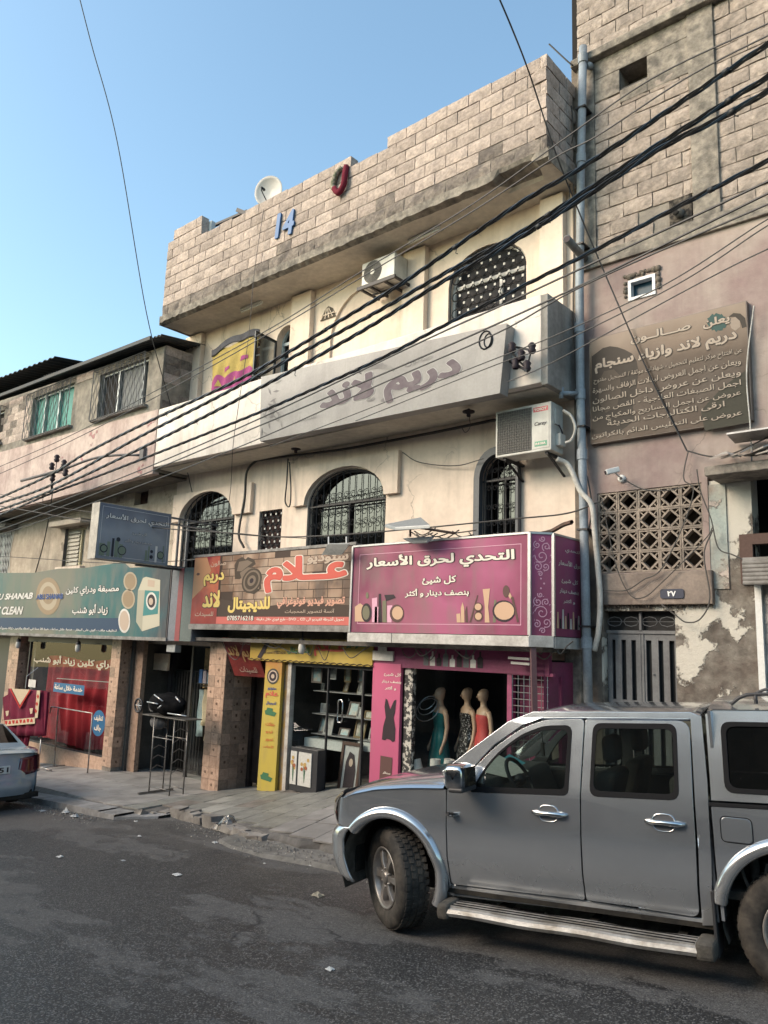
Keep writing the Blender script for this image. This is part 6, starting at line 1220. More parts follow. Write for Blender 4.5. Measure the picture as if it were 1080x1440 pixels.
mannequin(-7.06, 9.5, -2.12, 'mannequin in a long teal evening dress, leftmost in the pink shop window', LONG, mat('teal_satin', (0.0, 0.13, 0.13), (0.0, 0.09, 0.09), 6, 0.35), 0.89)
mannequin(-6.66, 9.62, -2.1, 'middle mannequin wearing a black and silver sequin dress', LONG, mat('black_sequin', (0.01, 0.01, 0.01), (0.45, 0.45, 0.45), 40, 0.3, metal=0.3, lo=0.55, hi=0.6), 0.89)
mannequin(-6.3, 9.5, -2.08, 'mannequin in a coral red dress, rightmost in the pink shop window', LONG, mat('coral_cloth', (0.45, 0.05, 0.045), (0.36, 0.04, 0.04), 6, 0.6), 0.88)
for k, (px_, r_) in enumerate(((592, 0.3), (612, 0.0), (629, -0.1))):
    b = P3(px_, 1082, 9.15); t = thing('fabric_roll', ('white fabric roll leaning left of the teal dress', 'upright white fabric roll at the hem of the teal dress', 'white fabric roll tilted beside the truck bonnet')[k], 'fabric roll', group='white fabric rolls in the window')
    q = MB(); q.lathe([(0.03, 0), (0.075, 0), (0.075, 0.3), (0.03, 0.3), (0.03, 0.26)], b + Vector((0, 0, -0.16)), (-r_ * 1.2, 0.0, 1), 14, smooth=False); q.build('roll', mat('white_roll', (0.5, 0.49, 0.46), rough=0.8), t)
t = thing('round_rack', 'small round wire rack hanging behind the patterned strip', 'rack')
c_ = P3(601, 998, 9.4); q = MB()
for r_, dz in ((0.2, 0), (0.16, 0.06), (0.12, 0.1)): q.tube([(c_.x + r_ * math.cos(a), c_.y + 0.1 * math.sin(a), c_.z + dz + 0.8 * r_ * math.sin(a)) for a in [2 * math.pi * k / 16 for k in range(16)]], 0.008, 4, closed=True)
q.build('ring', ALU, t)
# red dress and its rail outside the dry cleaner
t = thing('clothes_rail', 'bent empty steel clothes rail standing before the red curtain', 'clothes rail')
YV = 8.6; q = MB(); g = pave_z(-16.2, YV)
def R_(x, y): return P3(x, y, YV)
a1 = R_(75, 1085); a2 = R_(82, 995); b1 = R_(123, 1088); b2 = R_(130, 1003); a1.z = b1.z = g + 0.02
q.tube([a1, a2, b2, b1], 0.016, 6); q.tube([a2, R_(72, 994), R_(70, 1003)], 0.014, 6); q.tube([a1 + Vector((0, -0.3, 0)), a1 + Vector((0, 0.25, 0))], 0.016, 6); q.tube([b1 + Vector((0, -0.3, 0)), b1 + Vector((0, 0.25, 0))], 0.016, 6); q.tube([a1 + Vector((0.0, -.28, 0)), a1 + Vector((0.45, -.28, 0.0))], 0.016, 6)
q.build('rail', mat('rail_steel', (0.38, 0.37, 0.36), (0.25, 0.2, 0.17), 8, 0.4, metal=0.5), t)
t = thing('hanging_dress', 'maroon embroidered dress with cream V neck hanging in front of the dry cleaner', 'dress')
MAR = mat('maroon_cloth', (0.15, 0.012, 0.035), (0.11, 0.01, 0.028), 5, 0.85); CRC = mat('cream_embroidery', (0.52, 0.42, 0.29), rough=0.85); RDC = mat('red_embroidery', (0.42, 0.04, 0.03), rough=0.85)
def D(x, y): # dress zoom px (6.86 per px)
    p = P3(x / 6.86, 930 + y / 6.86, 8.3); return (p.x, p.z)
def dp(nm, pts, m_, o_, thick=0.0):
    q = MB(); q.prism([D(*p) for p in pts], lambda a, b: (a, 8.3 - o_, b), (0, max(thick, 0.003), 0)); return q.build(nm, m_, t)
q = MB(); p00, p10, p01, p11 = D(75, 262), D(400, 282), D(45, 718), D(400, 722)
def dr_(u, v):
    a_ = p00[0] + (p10[0] - p00[0]) * u; b_ = p01[0] + (p11[0] - p01[0]) * u; za_ = p00[1] + (p10[1] - p00[1]) * u; zb_ = p01[1] + (p11[1] - p01[1]) * u
    return (a_ + (b_ - a_) * v, 8.33 + 0.025 * math.sin(u * 26 + v) * (0.3 + v), za_ + (zb_ - za_) * v)
q.grid(dr_, 40, 8); solid(q.build('cloth', MAR, t), 0.02)
q = MB(); q.grid(lambda u, v: (p01[0] + 0.25 + (0.75 + 0.0 * v) * u * (1 - 0.15 * v), 8.42 + 0.03 * math.sin(u * 30), p01[1] + 0.1 - 0.75 * v), 40, 6); solid(q.build('skirt', MAR, t), 0.02)
q = MB(); q.prism([D(0, 350), D(50, 320), D(60, 700), D(20, 700)], lambda a, b: (a, 8.36, b), (0, 0.05, 0)); q.prism([D(400, 282), D(440, 300), D(425, 520), D(405, 720)], lambda a, b: (a, 8.34, b), (0, 0.05, 0)); q.build('sleeve', MAR, t)
dp('neck_panel', [(125, 262), (300, 272), (205, 420)], CRC, 0.03)
for (a_, b_, c_) in (((105, 262), (205, 455), (118, 262)), ((312, 275), (205, 455), (300, 272))): dp('neck_band', [a_, (b_[0], b_[1]), (b_[0], b_[1] - 25), c_], RDC, 0.034)
dp('waist_band', [(58, 568), (352, 540), (352, 600), (60, 625)], CRC, 0.035)
dp('side_band', [(370, 280), (403, 282), (378, 545), (350, 548)], CRC, 0.035); dp('cuff_patch', [(68, 480), (100, 475), (92, 520), (75, 530)], CRC, 0.035); dp('cuff_patch', [(300, 455), (332, 450), (325, 500), (308, 508)], CRC, 0.035)
for k in range(8): cx_ = 75 + k * 35; cy_ = 592 - k * 3.2; dp('heart_motif', [(cx_ - 14, cy_ + 16), (cx_ + 12, cy_ + 14), (cx_ + 8, cy_ - 12), (cx_, cy_ - 20), (cx_ - 8, cy_ - 10)] if k % 2 else [(cx_ - 13, cy_ - 18), (cx_ + 13, cy_ - 18), (cx_ + 9, cy_ + 10), (cx_, cy_ + 18), (cx_ - 9, cy_ + 8)], RDC, 0.038)
for k in range(3): cx_, cy_ = 382 - k * 10, 340 + k * 70; dp('heart_motif', [(cx_ - 12, cy_), (cx_, cy_ - 24), (cx_ + 12, cy_), (cx_, cy_ + 24)], RDC, 0.038)
q = MB(); pt = D(220, 255); q.tube([(pt[0], 8.36, pt[1]), (pt[0], 8.36, pt[1] + 0.25), (pt[0], 8.6, pt[1] + 0.45)], 0.01, 5); q.tube([(D(365, 700)[0], 8.38, D(365, 700)[1]), (D(350, 925)[0], 8.38, pave_z(-16.5, 8.38))], 0.014, 6); q.build('hook', ALU, t)
# steel display stand with a folded black pushchair on top
t = thing('steel_display_stand', 'tall empty steel tube stand holding a folded black pushchair', 'stand')
SYV = 8.3; stl = mat('stand_steel', (0.22, 0.21, 0.2), (0.14, 0.13, 0.12), 6, 0.4, metal=0.6)
g = pave_z(-12.2, SYV) + 0.004; q = MB(); xl, xr = P3(220, 1100, SYV).x, P3(249, 1100, SYV).x
zt = P3(235, 1008, SYV).z
for x_ in (xl, xr):
    for y_ in (SYV - 0.14, SYV + 0.14): q.tube([(x_, y_, g), (x_, y_, zt)], 0.013, 6)
    q.box(x_ - 0.02, x_ + 0.02, SYV - 0.35, SYV + 0.35, g, g + 0.03)
for z_ in (g + 0.12, zt - 0.35): 
    for y_ in (SYV - 0.14, SYV + 0.14): q.tube([(xl, y_, z_), (xr, y_, z_)], 0.010, 6)
for k in range(5):
    z_ = g + 0.4 + k * 0.17
    for x_ in (xl, xr): q.tube([(x_, SYV - 0.14, z_), (x_ - 0.02, SYV + 0.0, z_ + 0.06), (x_, SYV + 0.14, z_)], 0.008, 5)
q.box(xl - 0.35, xr + 0.35, SYV - 0.17, SYV + 0.17, zt, zt + 0.02); q.build('frame', stl, t)
t = thing('folded_pushchair', 'folded black pushchair lying on top of the steel stand', 'pushchair')
BF = mat('black_fabric', (0.005, 0.005, 0.006), (0.01, 0.01, 0.011), 8, 0.95, spec=0.05)
q = MB(); q.grid(lambda u, v: (xl - 0.35 + 1.0 * u, SYV + 0.2 * math.cos(v * 6.283) * (math.sin(math.pi * min(0.999, max(0.001, u))) ** 0.4), zt + 0.22 + 0.2 * math.sin(v * 6.283) * (math.sin(math.pi * min(0.999, max(0.001, u))) ** 0.35) * (1 + 0.1 * math.sin(u * 14))), 16, 12); q.build('seat_cloth', BF, t)
q = MB(); wx = P3(195, 992, SYV - 0.1)
for dy in (0, 0.3): q.tube([(wx.x + 0.12 * math.cos(a), wx.y + dy, wx.z + 0.12 * math.sin(a)) for a in [2 * math.pi * k / 18 for k in range(18)]], 0.02, 6, closed=True)
q.build('wheel', IRON, t)
for k in range(4): q = MB(); a_ = k * 0.785; q.tube([(wx.x - 0.11 * math.cos(a_), wx.y, wx.z - 0.11 * math.sin(a_)), (wx.x + 0.11 * math.cos(a_), wx.y, wx.z + 0.11 * math.sin(a_))], 0.008, 5); q.build('spoke', ALU, t)
q = MB(); cc_ = P3(235, 985, SYV - 0.22)
for a_, b_ in (((217, 977), (229, 986)), ((207, 987), (222, 990)), ((222, 996), (227, 992)), ((247, 980), (253, 987)), ((236, 1003), (262, 1007))): q.tube([P3(*a_, SYV - 0.24), P3(*b_, SYV - 0.24)], 0.012, 6)
q.build('tube', mat('bright_tube', (0.5, 0.5, 0.5), rough=0.3, metal=0.6), t)
q = MB(); bb = P3(222, 1017, SYV); q.grid(lambda u, v: (bb.x - 0.2 + 0.42 * u, SYV + 0.12 * math.cos(v * 6.283) * math.sin(math.pi * u) ** .5, bb.z + 0.02 + 0.13 * math.sin(v * 6.283) * math.sin(math.pi * u) ** .5), 10, 10); q.build('basket', mat('grey_cloth', (0.07, 0.07, 0.075), (0.12, 0.12, 0.12), 8, 0.9), t)
# ================================================================== SILVER PICKUP
import bmesh
def round_poly(pts, r, n=4):
    out = []; k = len(pts)
    for i in range(k):
        p, a, b = Vector(pts[i]), Vector(pts[i - 1]), Vector(pts[(i + 1) % k]); rr = r[i] if isinstance(r, (list, tuple)) else r
        da, db = (a - p), (b - p); rr_ = min(rr, da.length * 0.48, db.length * 0.48)
        if rr_ < 1e-4: out.append(tuple(p)); continue
        p0, p1 = p + da.normalized() * rr_, p + db.normalized() * rr_
        for j in range(n + 1): t_ = j / n; out.append(tuple((1 - t_) ** 2 * p0 + 2 * t_ * (1 - t_) * p + t_ * t_ * p1))
    return out
def paint(name, c, mt=0.85):
    m = mat(name, c, tuple(k * 0.95 for k in c), 1.5, 0.25, metal=mt, fine=0.0, coat=0.7, local=True, srough=(0.15, 0.22))
    nt = m.node_tree; b = nt.nodes['Principled BSDF']; pos = N(nt, 'TexCoord').outputs['Object']; s = N(nt, 'SeparateXYZ'); L(nt, pos, s.inputs[0])
    # road dust: more of it low on the body
    r = N(nt, 'MapRange'); r.inputs['From Min'].default_value = 0.3; r.inputs['From Max'].default_value = 0.95; r.inputs['To Min'].default_value = 0.55; r.inputs['To Max'].default_value = 0.03; L(nt, s.outputs['Z'], r.inputs[0])
    n = N(nt, 'TexNoise'); n.inputs['Scale'].default_value = 5; n.inputs['Detail'].default_value = 8; L(nt, pos, n.inputs['Vector'])
    mu = N(nt, 'Math', operation='MULTIPLY'); L(nt, r.outputs[0], mu.inputs[0]); L(nt, n.outputs['Fac'], mu.inputs[1])
    src = b.inputs['Base Color'].links[0].from_socket; x = N(nt, 'Mix', data_type='RGBA'); L(nt, mu.outputs[0], x.inputs[0]); L(nt, src, x.inputs[6]); x.inputs[7].default_value = (0.13, 0.12, 0.11, 1); L(nt, x.outputs[2], b.inputs['Base Color'])
    mm = N(nt, 'MapRange'); mm.inputs['To Min'].default_value = mt; mm.inputs['To Max'].default_value = 0.1; L(nt, mu.outputs[0], mm.inputs[0]); L(nt, mm.outputs[0], b.inputs['Metallic'])
    return m
SILV = paint('silver_paint', (0.50, 0.53, 0.565)); SILL = paint('silver_paint_light', (0.56, 0.575, 0.59))
CHR = mat('chrome', (0.6, 0.6, 0.6), rough=0.15, metal=1, fine=0); RUB = mat('black_rubber', (0.008, 0.008, 0.009), rough=0.8, fine=0, spec=0.2); BPL = mat('black_plastic', (0.03, 0.03, 0.032), rough=0.5, fine=0)
TYR = mat('tyre_rubber', (0.032, 0.030, 0.028), (0.075, 0.066, 0.056), 6, 0.85, bump=0.3, bsc=50, local=True); RIMM = mat('alloy_rim', (0.36, 0.34, 0.32), (0.24, 0.22, 0.2), 6, 0.4, metal=0.7, local=True)
CGL = glass('car_glass', (0.50, 0.56, 0.53), 1.5, 0.0); DKG = glass('canopy_glass', (0.03, 0.03, 0.035), 1.55, 0.02)
UND = mat('underbody', (0.02, 0.019, 0.018), (0.04, 0.036, 0.03), 8, 0.9, local=True); MUD = mat('dusty_liner', (0.06, 0.055, 0.048), (0.11, 0.10, 0.085), 7, 0.95, bump=0.5, local=True)
ah, av = 0.17560458, 0.05790961
D0 = Vector((math.cos(ah) * math.cos(av), math.sin(ah) * math.cos(av), math.sin(av))); N0 = Vector((-D0.y, D0.x, 0)).normalized(); U0 = D0.cross(N0)
trk = thing('pickup_truck', 'dusty silver double cab pickup with canopy parked nose to the left, front wheel turned', 'pickup truck')
ML = Matrix(((D0.x, N0.x, U0.x, -4.2597), (D0.y, N0.y, U0.y, 5.0833), (D0.z, N0.z, U0.z, -2.2269), (0, 0, 0, 1)))
trk.matrix_world = ML
FRC = [(-0.36, 0.0), (-0.43, 0.015), (-0.49, 0.05), (-0.545, 0.11), (-0.59, 0.21), (-0.63, 0.37), (-0.65, 0.6), (-0.66, 0.86)]
def fr_w(u):
    if u >= -0.36: return 0.0
    for (a, p), (b, q_) in zip(FRC, FRC[1:]):
        if u >= b: return p + (q_ - p) * (a - u) / (a - b)
    return 0.86
def Wv(v, u=1.0):
    w_ = 0.03 * ((0.85 - v) / 0.45) ** 2 if v < 0.85 else (0.03 * ((v - 0.85) / 0.27) if v < 1.12 else 0.03 + (v - 1.12) * 0.22)
    if v < 0.6: w_ += (0.6 - v) * 0.16
    if 0.6 <= v < 0.66: w_ -= 0.006 * math.sin((v - 0.6) / 0.06 * math.pi)
    return w_ + fr_w(u)
TW = 1.72
def side_panel(name, outline, holes=(), m=None, side=0, t=0.016, off=0.0, bev=0.006, parent=None):
    P = [[Vector((a, b, 0)) for a, b in lp] for lp in [outline] + list(holes)]; flatp = [p for lp in [outline] + list(holes) for p in lp]
    bm = bmesh.new(); vs = [bm.verts.new((a, b, 0)) for a, b in flatp]
    for tr in tessellate_polygon(P):
        try: bm.faces.new([vs[i] for i in tr])
        except ValueError: pass
    bmesh.ops.dissolve_limit(bm, angle_limit=0.01, verts=bm.verts, edges=bm.edges) if False else None
    for k in range(1, 22): bmesh.ops.bisect_plane(bm, geom=bm.verts[:] + bm.edges[:] + bm.faces[:], plane_co=(0, 0.08 * k - 0.02, 0), plane_no=(0, 1, 0))
    us = [p[0] for p in flatp]; 
    for u in ([-0.52, -0.49, -0.46, -0.43, -0.40, -0.36] if min(us) < -0.35 else []): bmesh.ops.bisect_plane(bm, geom=bm.verts[:] + bm.edges[:] + bm.faces[:], plane_co=(u, 0, 0), plane_no=(1, 0, 0))
    bmesh.ops.remove_doubles(bm, verts=bm.verts, dist=0.0008)
    for v in bm.verts:
        u_, v_ = v.co.x, v.co.y; w_ = Wv(v_, u_) + off; v.co = (u_, w_ if side == 0 else TW - w_, v_)
    bmesh.ops.recalc_face_normals(bm, faces=bm.faces)
    c = sum((f_.normal.y * f_.calc_area() for f_ in bm.faces)); 
    if (side == 0 and c > 0) or (side and c < 0): bmesh.ops.reverse_faces(bm, faces=bm.faces)
    me = bpy.data.meshes.new(name)
    for f_ in bm.faces: f_.smooth = True
    bm.to_mesh(me); bm.free(); me.materials.append(m or SILV)
    o = bpy.data.objects.new(name, me); COL.objects.link(o); o.parent = parent or trk
    if t: solid(o, t, -1)
    if bev:
        b = o.modifiers.new('bevel', 'BEVEL'); b.width = bev; b.segments = 2; b.limit_method = 'ANGLE'; b.angle_limit = math.radians(50); b.harden_normals = True
    return o
AC, AV, AR_ = 0.03, 0.44, 0.455
win1 = round_poly([(0.775, 1.125), (1.515, 1.145), (1.545, 1.595), (1.33, 1.585), (1.16, 1.525), (0.93, 1.36)], [0.02, 0.04, 0.06, 0.05, 0.1, 0.2])
win2 = round_poly([(1.70, 1.15), (2.285, 1.16), (2.29, 1.615), (1.73, 1.61)], 0.06)
fender = [(0.545, 0.40), (0.548, 1.0), (0.545, 1.105), (0.49, 1.125), (0.2, 1.105), (-0.1, 1.075), (-0.3, 1.03), (-0.45, 0.985), (-0.535, 0.94), (-0.54, 0.79), (-0.45, 0.765), (-0.33, 0.765)] + arc(AC, AV, AR_, 136, -22, 16)
door1 = round_poly([(0.556, 0.41), (1.60, 0.425), (1.615, 1.12), (1.65, 1.655), (1.35, 1.645), (1.17, 1.585), (0.95, 1.44), (0.70, 1.20), (0.556, 1.11)], [0.03, 0.02, 0.0, 0.03, 0.05, 0.1, 0.1, 0.06, 0.02])
door2 = round_poly([(1.61, 0.425), (2.36, 0.41), (2.385, 0.85), (2.39, 1.655), (1.66, 1.655), (1.625, 1.12)], [0.02, 0.06, 0.1, 0.08, 0.02, 0])
cabrear = [(2.37, 0.36), (2.44, 0.37), (2.475, 0.8), (2.485, 1.25), (2.47, 1.69), (2.40, 1.70), (2.40, 0.85)]
sill = [(0.50, 0.31), (2.44, 0.35), (2.44, 0.405), (2.37, 0.40), (1.60, 0.415), (0.55, 0.40), (0.48, 0.40)]
frame_top = [(0.545, 1.16), (0.70, 1.215), (0.94, 1.455), (1.16, 1.60), (1.34, 1.662), (1.65, 1.67), (2.40, 1.67), (2.46, 1.69), (2.40, 1.715), (1.25, 1.705), (1.05, 1.63), (0.72, 1.40), (0.50, 1.24)]
for sd_ in (0, 1):
    side_panel('front_wing', fender, (), SILV, sd_); d1 = side_panel('door', door1, (win1,), SILV, sd_); d2 = side_panel('door', door2, (win2,), SILV, sd_)
    side_panel('cab_corner', cabrear, (), SILV, sd_); side_panel('sill', sill, (), SILV, sd_, off=0.02); side_panel('roof_frame', frame_top, (), SILV, sd_, off=0.004)
    for dd, wn in ((d1, win1), (d2, win2)):
        big = round_poly([(p[0], p[1]) for p in wn], 0)
        cu = sum(p[0] for p in wn) / len(wn); cv = sum(p[1] for p in wn) / len(wn); outer = [(cu + (p[0] - cu) * 1.05, cv + (p[1] - cv) * 1.09) for p in wn]; inner = [(cu + (p[0] - cu) * 0.955, cv + (p[1] - cv) * 0.925) for p in wn]
        side_panel('window_seal', outer, (inner,), RUB, sd_, t=0.012, off=-0.004, bev=0.003, parent=dd); side_panel('window_glass', outer, (), CGL, sd_, t=0, off=0.012, bev=0, parent=dd)
    for sg in ([(0.553, 0.45), (0.552, 1.08)], [(1.608, 0.43), (1.62, 1.12), (1.655, 1.64)]): pass
bedo = [(2.50, 0.40), (2.52, 0.62)] + arc(2.97, 0.44, 0.475, 155, 25, 14) + [(3.42, 0.45), (4.12, 0.5), (4.15, 0.9), (4.14, 1.14), (2.505, 1.12)]
cano = [(2.505, 1.155), (4.13, 1.17), (4.02, 1.70), (3.9, 1.74), (2.56, 1.735), (2.50, 1.70)]
canw = round_poly([(2.61, 1.225), (3.85, 1.225), (3.8, 1.64), (2.61, 1.64)], 0.06)
for sd_ in (0, 1):
    side_panel('bed_side', bedo, (), SILV, sd_, off=-0.015)
    cp = side_panel('canopy_side', cano, (canw,), SILL, sd_, off=-0.01)
    side_panel('window_glass', canw, (), DKG, sd_, t=0, off=0.006, bev=0, parent=cp)
    cu, cv = 3.22, 1.432; side_panel('window_seal', [(cu + (p[0] - cu) * 1.03, cv + (p[1] - cv) * 1.08) for p in canw], ([(cu + (p[0] - cu) * .975, cv + (p[1] - cv) * .93) for p in canw],), RUB, sd_, t=0.012, off=-0.018, bev=0.003, parent=cp)
    side_panel('canopy_seal', [(2.49, 1.118), (4.14, 1.135), (4.14, 1.16), (2.49, 1.145)], (), RUB, sd_, off=-0.02)
fl_ = side_panel('fuel_flap', round_poly([(2.555, 0.915), (2.735, 0.91), (2.735, 1.055), (2.555, 1.06)], 0.035), (), SILV, 0, off=-0.019, bev=0.003, t=0.006)
q = MB(); pr = round_poly([(2.55, 0.91), (2.74, 0.905), (2.74, 1.06), (2.55, 1.065)], 0.035); q.tube([(a, Wv(b) - 0.0165, b) for a, b in pr], 0.0028, 4, closed=True); q.build('flap_gap', RUB, fl_)
# wing to bonnet, bonnet, nose
q = MB()
def hoodp(s, t_):
    u = -0.56 + 1.08 * s; w_ = t_ * TW; e = abs(t_ - 0.5) * 2
    edge = fr_w(u) * 0.6 + 0.05; w_ = edge + (TW - 2 * edge) * t_
    v = 1.01 + 0.16 * (s ** 0.75) + 0.055 * (1 - e ** 4) - (0.10 * (1 - s) ** 6) - (0.025 if e > 0.985 else 0); return (u, w_, v)
q.grid(hoodp, 24, 28); q.build('bonnet', SILV, trk)
q = MB(); q.grid(lambda s, t_: (-0.42 + 0.95 * s, 0.012 + fr_w(-0.42 + 0.95 * s) + 0.075 * t_, lerp_tab([(-0.42, 0.985), (-0.3, 1.028), (-0.1, 1.073), (0.2, 1.103), (0.55, 1.12)], -0.42 + 0.95 * s) + 0.035 * math.sin(t_ * 1.57)), 16, 5); q.grid(lambda s, t_: (-0.42 + 0.95 * s, TW - (0.012 + fr_w(-0.42 + 0.95 * s) + 0.075 * t_), lerp_tab([(-0.42, 0.985), (-0.3, 1.028), (-0.1, 1.073), (0.2, 1.103), (0.55, 1.12)], -0.42 + 0.95 * s) + 0.035 * math.sin(t_ * 1.57)), 16, 5); q.build('wing_top', SILV, trk)
full = FRC + [(u, TW - w_) for u, w_ in reversed(FRC[:-1])]
def fascia(name, prof, m, a=0, b=None, th=0.0):
    pl = full[a:b]; q = MB(); q.grid(lambda s, t_: (lambda i, f_: (pl[i][0] + (pl[min(i + 1, len(pl) - 1)][0] - pl[i][0]) * f_ + lerp_tab([(p[2], p[0]) for p in prof], t_), pl[i][1] + (pl[min(i + 1, len(pl) - 1)][1] - pl[i][1]) * f_, lerp_tab([(p[2], p[1]) for p in prof], t_)))(min(int(s * (len(pl) - 1)), len(pl) - 2), s * (len(pl) - 1) - min(int(s * (len(pl) - 1)), len(pl) - 2)), (len(pl) - 1) * 3, 10); return q.build(name, m, trk)
o = fascia('front_bumper', [(0.05, 0.34, 0), (0.0, 0.40, 0.15), (-0.045, 0.52, 0.4), (-0.05, 0.66, 0.7), (-0.02, 0.74, 0.85), (0.05, 0.77, 1)], SILL); solid(o, 0.02)
fascia('grille', [(0.05, 0.74, 0), (0.0, 0.8, 0.3), (0.03, 1.0, 1)], BPL, 4, 11)
HLG = mat('headlamp_lens', (0.30, 0.29, 0.25), rough=0.08, metal=0.5, fine=0, coat=1)
for a, b in ((2, 6), (9, 13)): fascia('headlight', [(0.0, 0.765, 0), (-0.03, 0.86, 0.4), (-0.015, 0.96, 0.75), (0.06, 1.02, 1)], HLG, a, b)
# roof, screen, back of cab, canopy roof
q = MB(); q.grid(lambda s, t_: (1.17 + 1.29 * s, 0.155 + (TW - 0.31) * t_, 1.69 + 0.055 * (1 - abs(2 * t_ - 1) ** 3) * min(1, s * 5 + 0.25) + (0.0 if 0 < t_ < 1 else -0.02) - (0.015 * (1 - s) ** 4)), 16, 22); solid(q.build('roof', SILV, trk), 0.02)
q = MB(); q.grid(lambda s, t_: (0.53 + 0.68 * s - 0.07 * math.sin(math.pi * t_), 0.09 + 0.09 * s + (TW - 0.18 - 0.18 * s) * t_, 1.19 + 0.50 * s), 8, 16); q.build('windscreen', CGL, trk)
q = MB(); q.grid(lambda s, t_: (2.47, 0.16 + (TW - 0.32) * t_, 1.15 + 0.55 * s), 2, 2); q.build('rear_screen', CGL, trk)
q = MB(); q.box(2.44, 2.48, 0.05, TW - 0.05, 0.4, 1.15); q.build('cab_back', SILV, trk)
q = MB(); q.grid(lambda s, t_: (2.52 + 1.5 * s, 0.14 + (TW - 0.28) * t_, 1.735 + 0.06 * (1 - abs(2 * t_ - 1) ** 3)), 6, 16); q.box(2.52, 2.54, 0.1, TW - 0.1, 1.15, 1.73); q.build('canopy_roof', SILL, trk)
q = MB(); q.box(4.10, 4.15, 0.05, TW - 0.05, 0.5, 1.15); q.build('tailgate', SILV, trk); q = MB(); q.box(3.98, 4.1, 0.1, TW - 0.1, 1.15, 1.7); q.build('canopy_back', SILL, trk); q = MB(); q.box(2.50, 2.52, 0.02, TW - 0.02, 0.42, 1.12); q.build('bed_front', SILV, trk)
q = MB(); q.box(2.52, 4.1, 0.03, TW - 0.03, 0.86, 0.9); q.box(2.53, 4.1, 0.05, TW - 0.05, 0.55, 0.6); q.build('bed_floor', UND, trk)
for w0 in (0.22, TW - 0.22):
    q = MB(); q.tube(smooth_path([(2.66, w0, 1.765), (2.74, w0, 1.82), (2.9, w0, 1.835), (3.7, w0, 1.835), (3.86, w0, 1.77)], 5), 0.014, 6); q.tube([(2.82, w0, 1.77), (2.82, w0, 1.83)], 0.014, 6); q.build('roof_rail', BPL, trk)
# underside, arches, cabin
q = MB(); q.box(-0.5, -0.42, 0.22, TW - 0.22, 0.36, 0.9); q.box(-0.42, 0.52, 0.36, TW - 0.36, 0.42, 1.0); q.box(0.50, 2.44, 0.09, TW - 0.09, 0.34, 0.44); q.box(-0.45, 4.05, 0.45, 0.55, 0.3, 0.42); q.box(-0.45, 4.05, TW - 0.55, TW - 0.45, 0.3, 0.42); q.box(2.9, 3.04, 0.3, TW - 0.3, 0.3, 0.44); q.box(-0.06, 0.06, 0.3, TW - 0.3, 0.28, 0.4); q.build('chassis', UND, trk)
for cu in (AC, 2.97):
    for s0, s1 in ((0.03, 0.36), (TW - 0.36, TW - 0.03)):
        q = MB(); A_ = arc(cu, 0.44, 0.47, 200, -20, 20); q.grid(lambda s, t_: (A_[int(s * 20)][0], s0 + (s1 - s0) * t_, A_[int(s * 20)][1]), 20, 2); q.add([(a, s1 if s0 < 1 else s0, b) for a, b in A_], [tuple(range(21))]); q.build('arch_liner', MUD, trk)
for cu, a0, a1, ro in ((AC, 139, -24, 0.50), (2.97, 170, 10, 0.525)):
    for sd_ in (0, 1):
        pr = [(ro, 0.012), (ro - 0.008, -0.022), (ro - 0.03, -0.042), (ro - 0.06, -0.046), (ro - 0.085, -0.03), (ro - 0.09, 0.05)]; q = MB()
        def ff(s, t_):
            i = min(int(round(t_ * 5)), 5); a_ = math.radians(a0 + (a1 - a0) * s); r_ = pr[i][0] + 0.02 * max(0, s - 0.8) * (1 if i < 3 else -1.5); u, v = cu + r_ * math.cos(a_), 0.44 + r_ * math.sin(a_) * 1.02; w_ = Wv(max(0.5, v), u) + pr[i][1]; return (u, w_ if sd_ == 0 else TW - w_, v)
        q.grid(ff, 36, 5); q.build('arch_flare', SILL, trk)
q = MB(); q.box(0.50, 2.44, 0.08, 0.10, 0.44, 1.10); q.box(0.50, 2.44, TW - 0.10, TW - 0.08, 0.44, 1.10); q.box(0.5, 2.44, 0.1, TW - 0.1, 0.43, 0.46); q.build('cabin_trim', mat('dark_trim', (0.03, 0.03, 0.03), rough=0.8, fine=0), trk)
TRIM = mat('dash_grey', (0.07, 0.07, 0.068), rough=0.8, fine=0); SEAT = mat('seat_cloth', (0.06, 0.058, 0.055), rough=0.95, fine=0)
q = MB(); q.grid(lambda s, t_: (0.52 + 0.42 * s, 0.12 + 1.48 * t_, 1.17 - 0.02 * s - 0.25 * max(0, s - 0.75) * 4 + 0.02 * math.sin(t_ * 9)), 12, 12); q.build('dashboard', TRIM, trk)
for w0 in (0.42, TW - 0.42):
    s_ = bpy.data.objects.new('front_seat', None); COL.objects.link(s_); s_.parent = trk
    q = MB(); q.add([(x_ + (0.16 * (z_ - 0.7) / 0.55), y_, z_) for x_, y_, z_ in [(a, b, c_) for a in (1.52, 1.68) for b in (w0 - 0.25, w0 + 0.25) for c_ in (0.7, 1.28)]], [(0, 1, 3, 2), (4, 6, 7, 5), (0, 4, 5, 1), (2, 3, 7, 6), (0, 2, 6, 4), (1, 5, 7, 3)]); bevel(q.build('seat_back', SEAT, s_), 0.06, 4)
    q = MB(); q.box(1.72, 1.82, w0 - 0.14, w0 + 0.14, 1.33, 1.53); bevel(q.build('headrest', SEAT, s_), 0.045, 4)
    q = MB(); q.box(1.1, 1.6, w0 - 0.25, w0 + 0.25, 0.6, 0.75); bevel(q.build('seat_cushion', SEAT, s_), 0.05, 3)
q = MB(); q.box(2.2, 2.36, 0.2, TW - 0.2, 0.7, 1.27); bevel(q.build('rear_seat', SEAT, trk), 0.05, 3)
for w0 in (0.42, 1.3): q = MB(); q.box(2.3, 2.38, w0 - 0.14, w0 + 0.14, 1.3, 1.5); bevel(q.build('headrest', SEAT, trk), 0.04, 4)
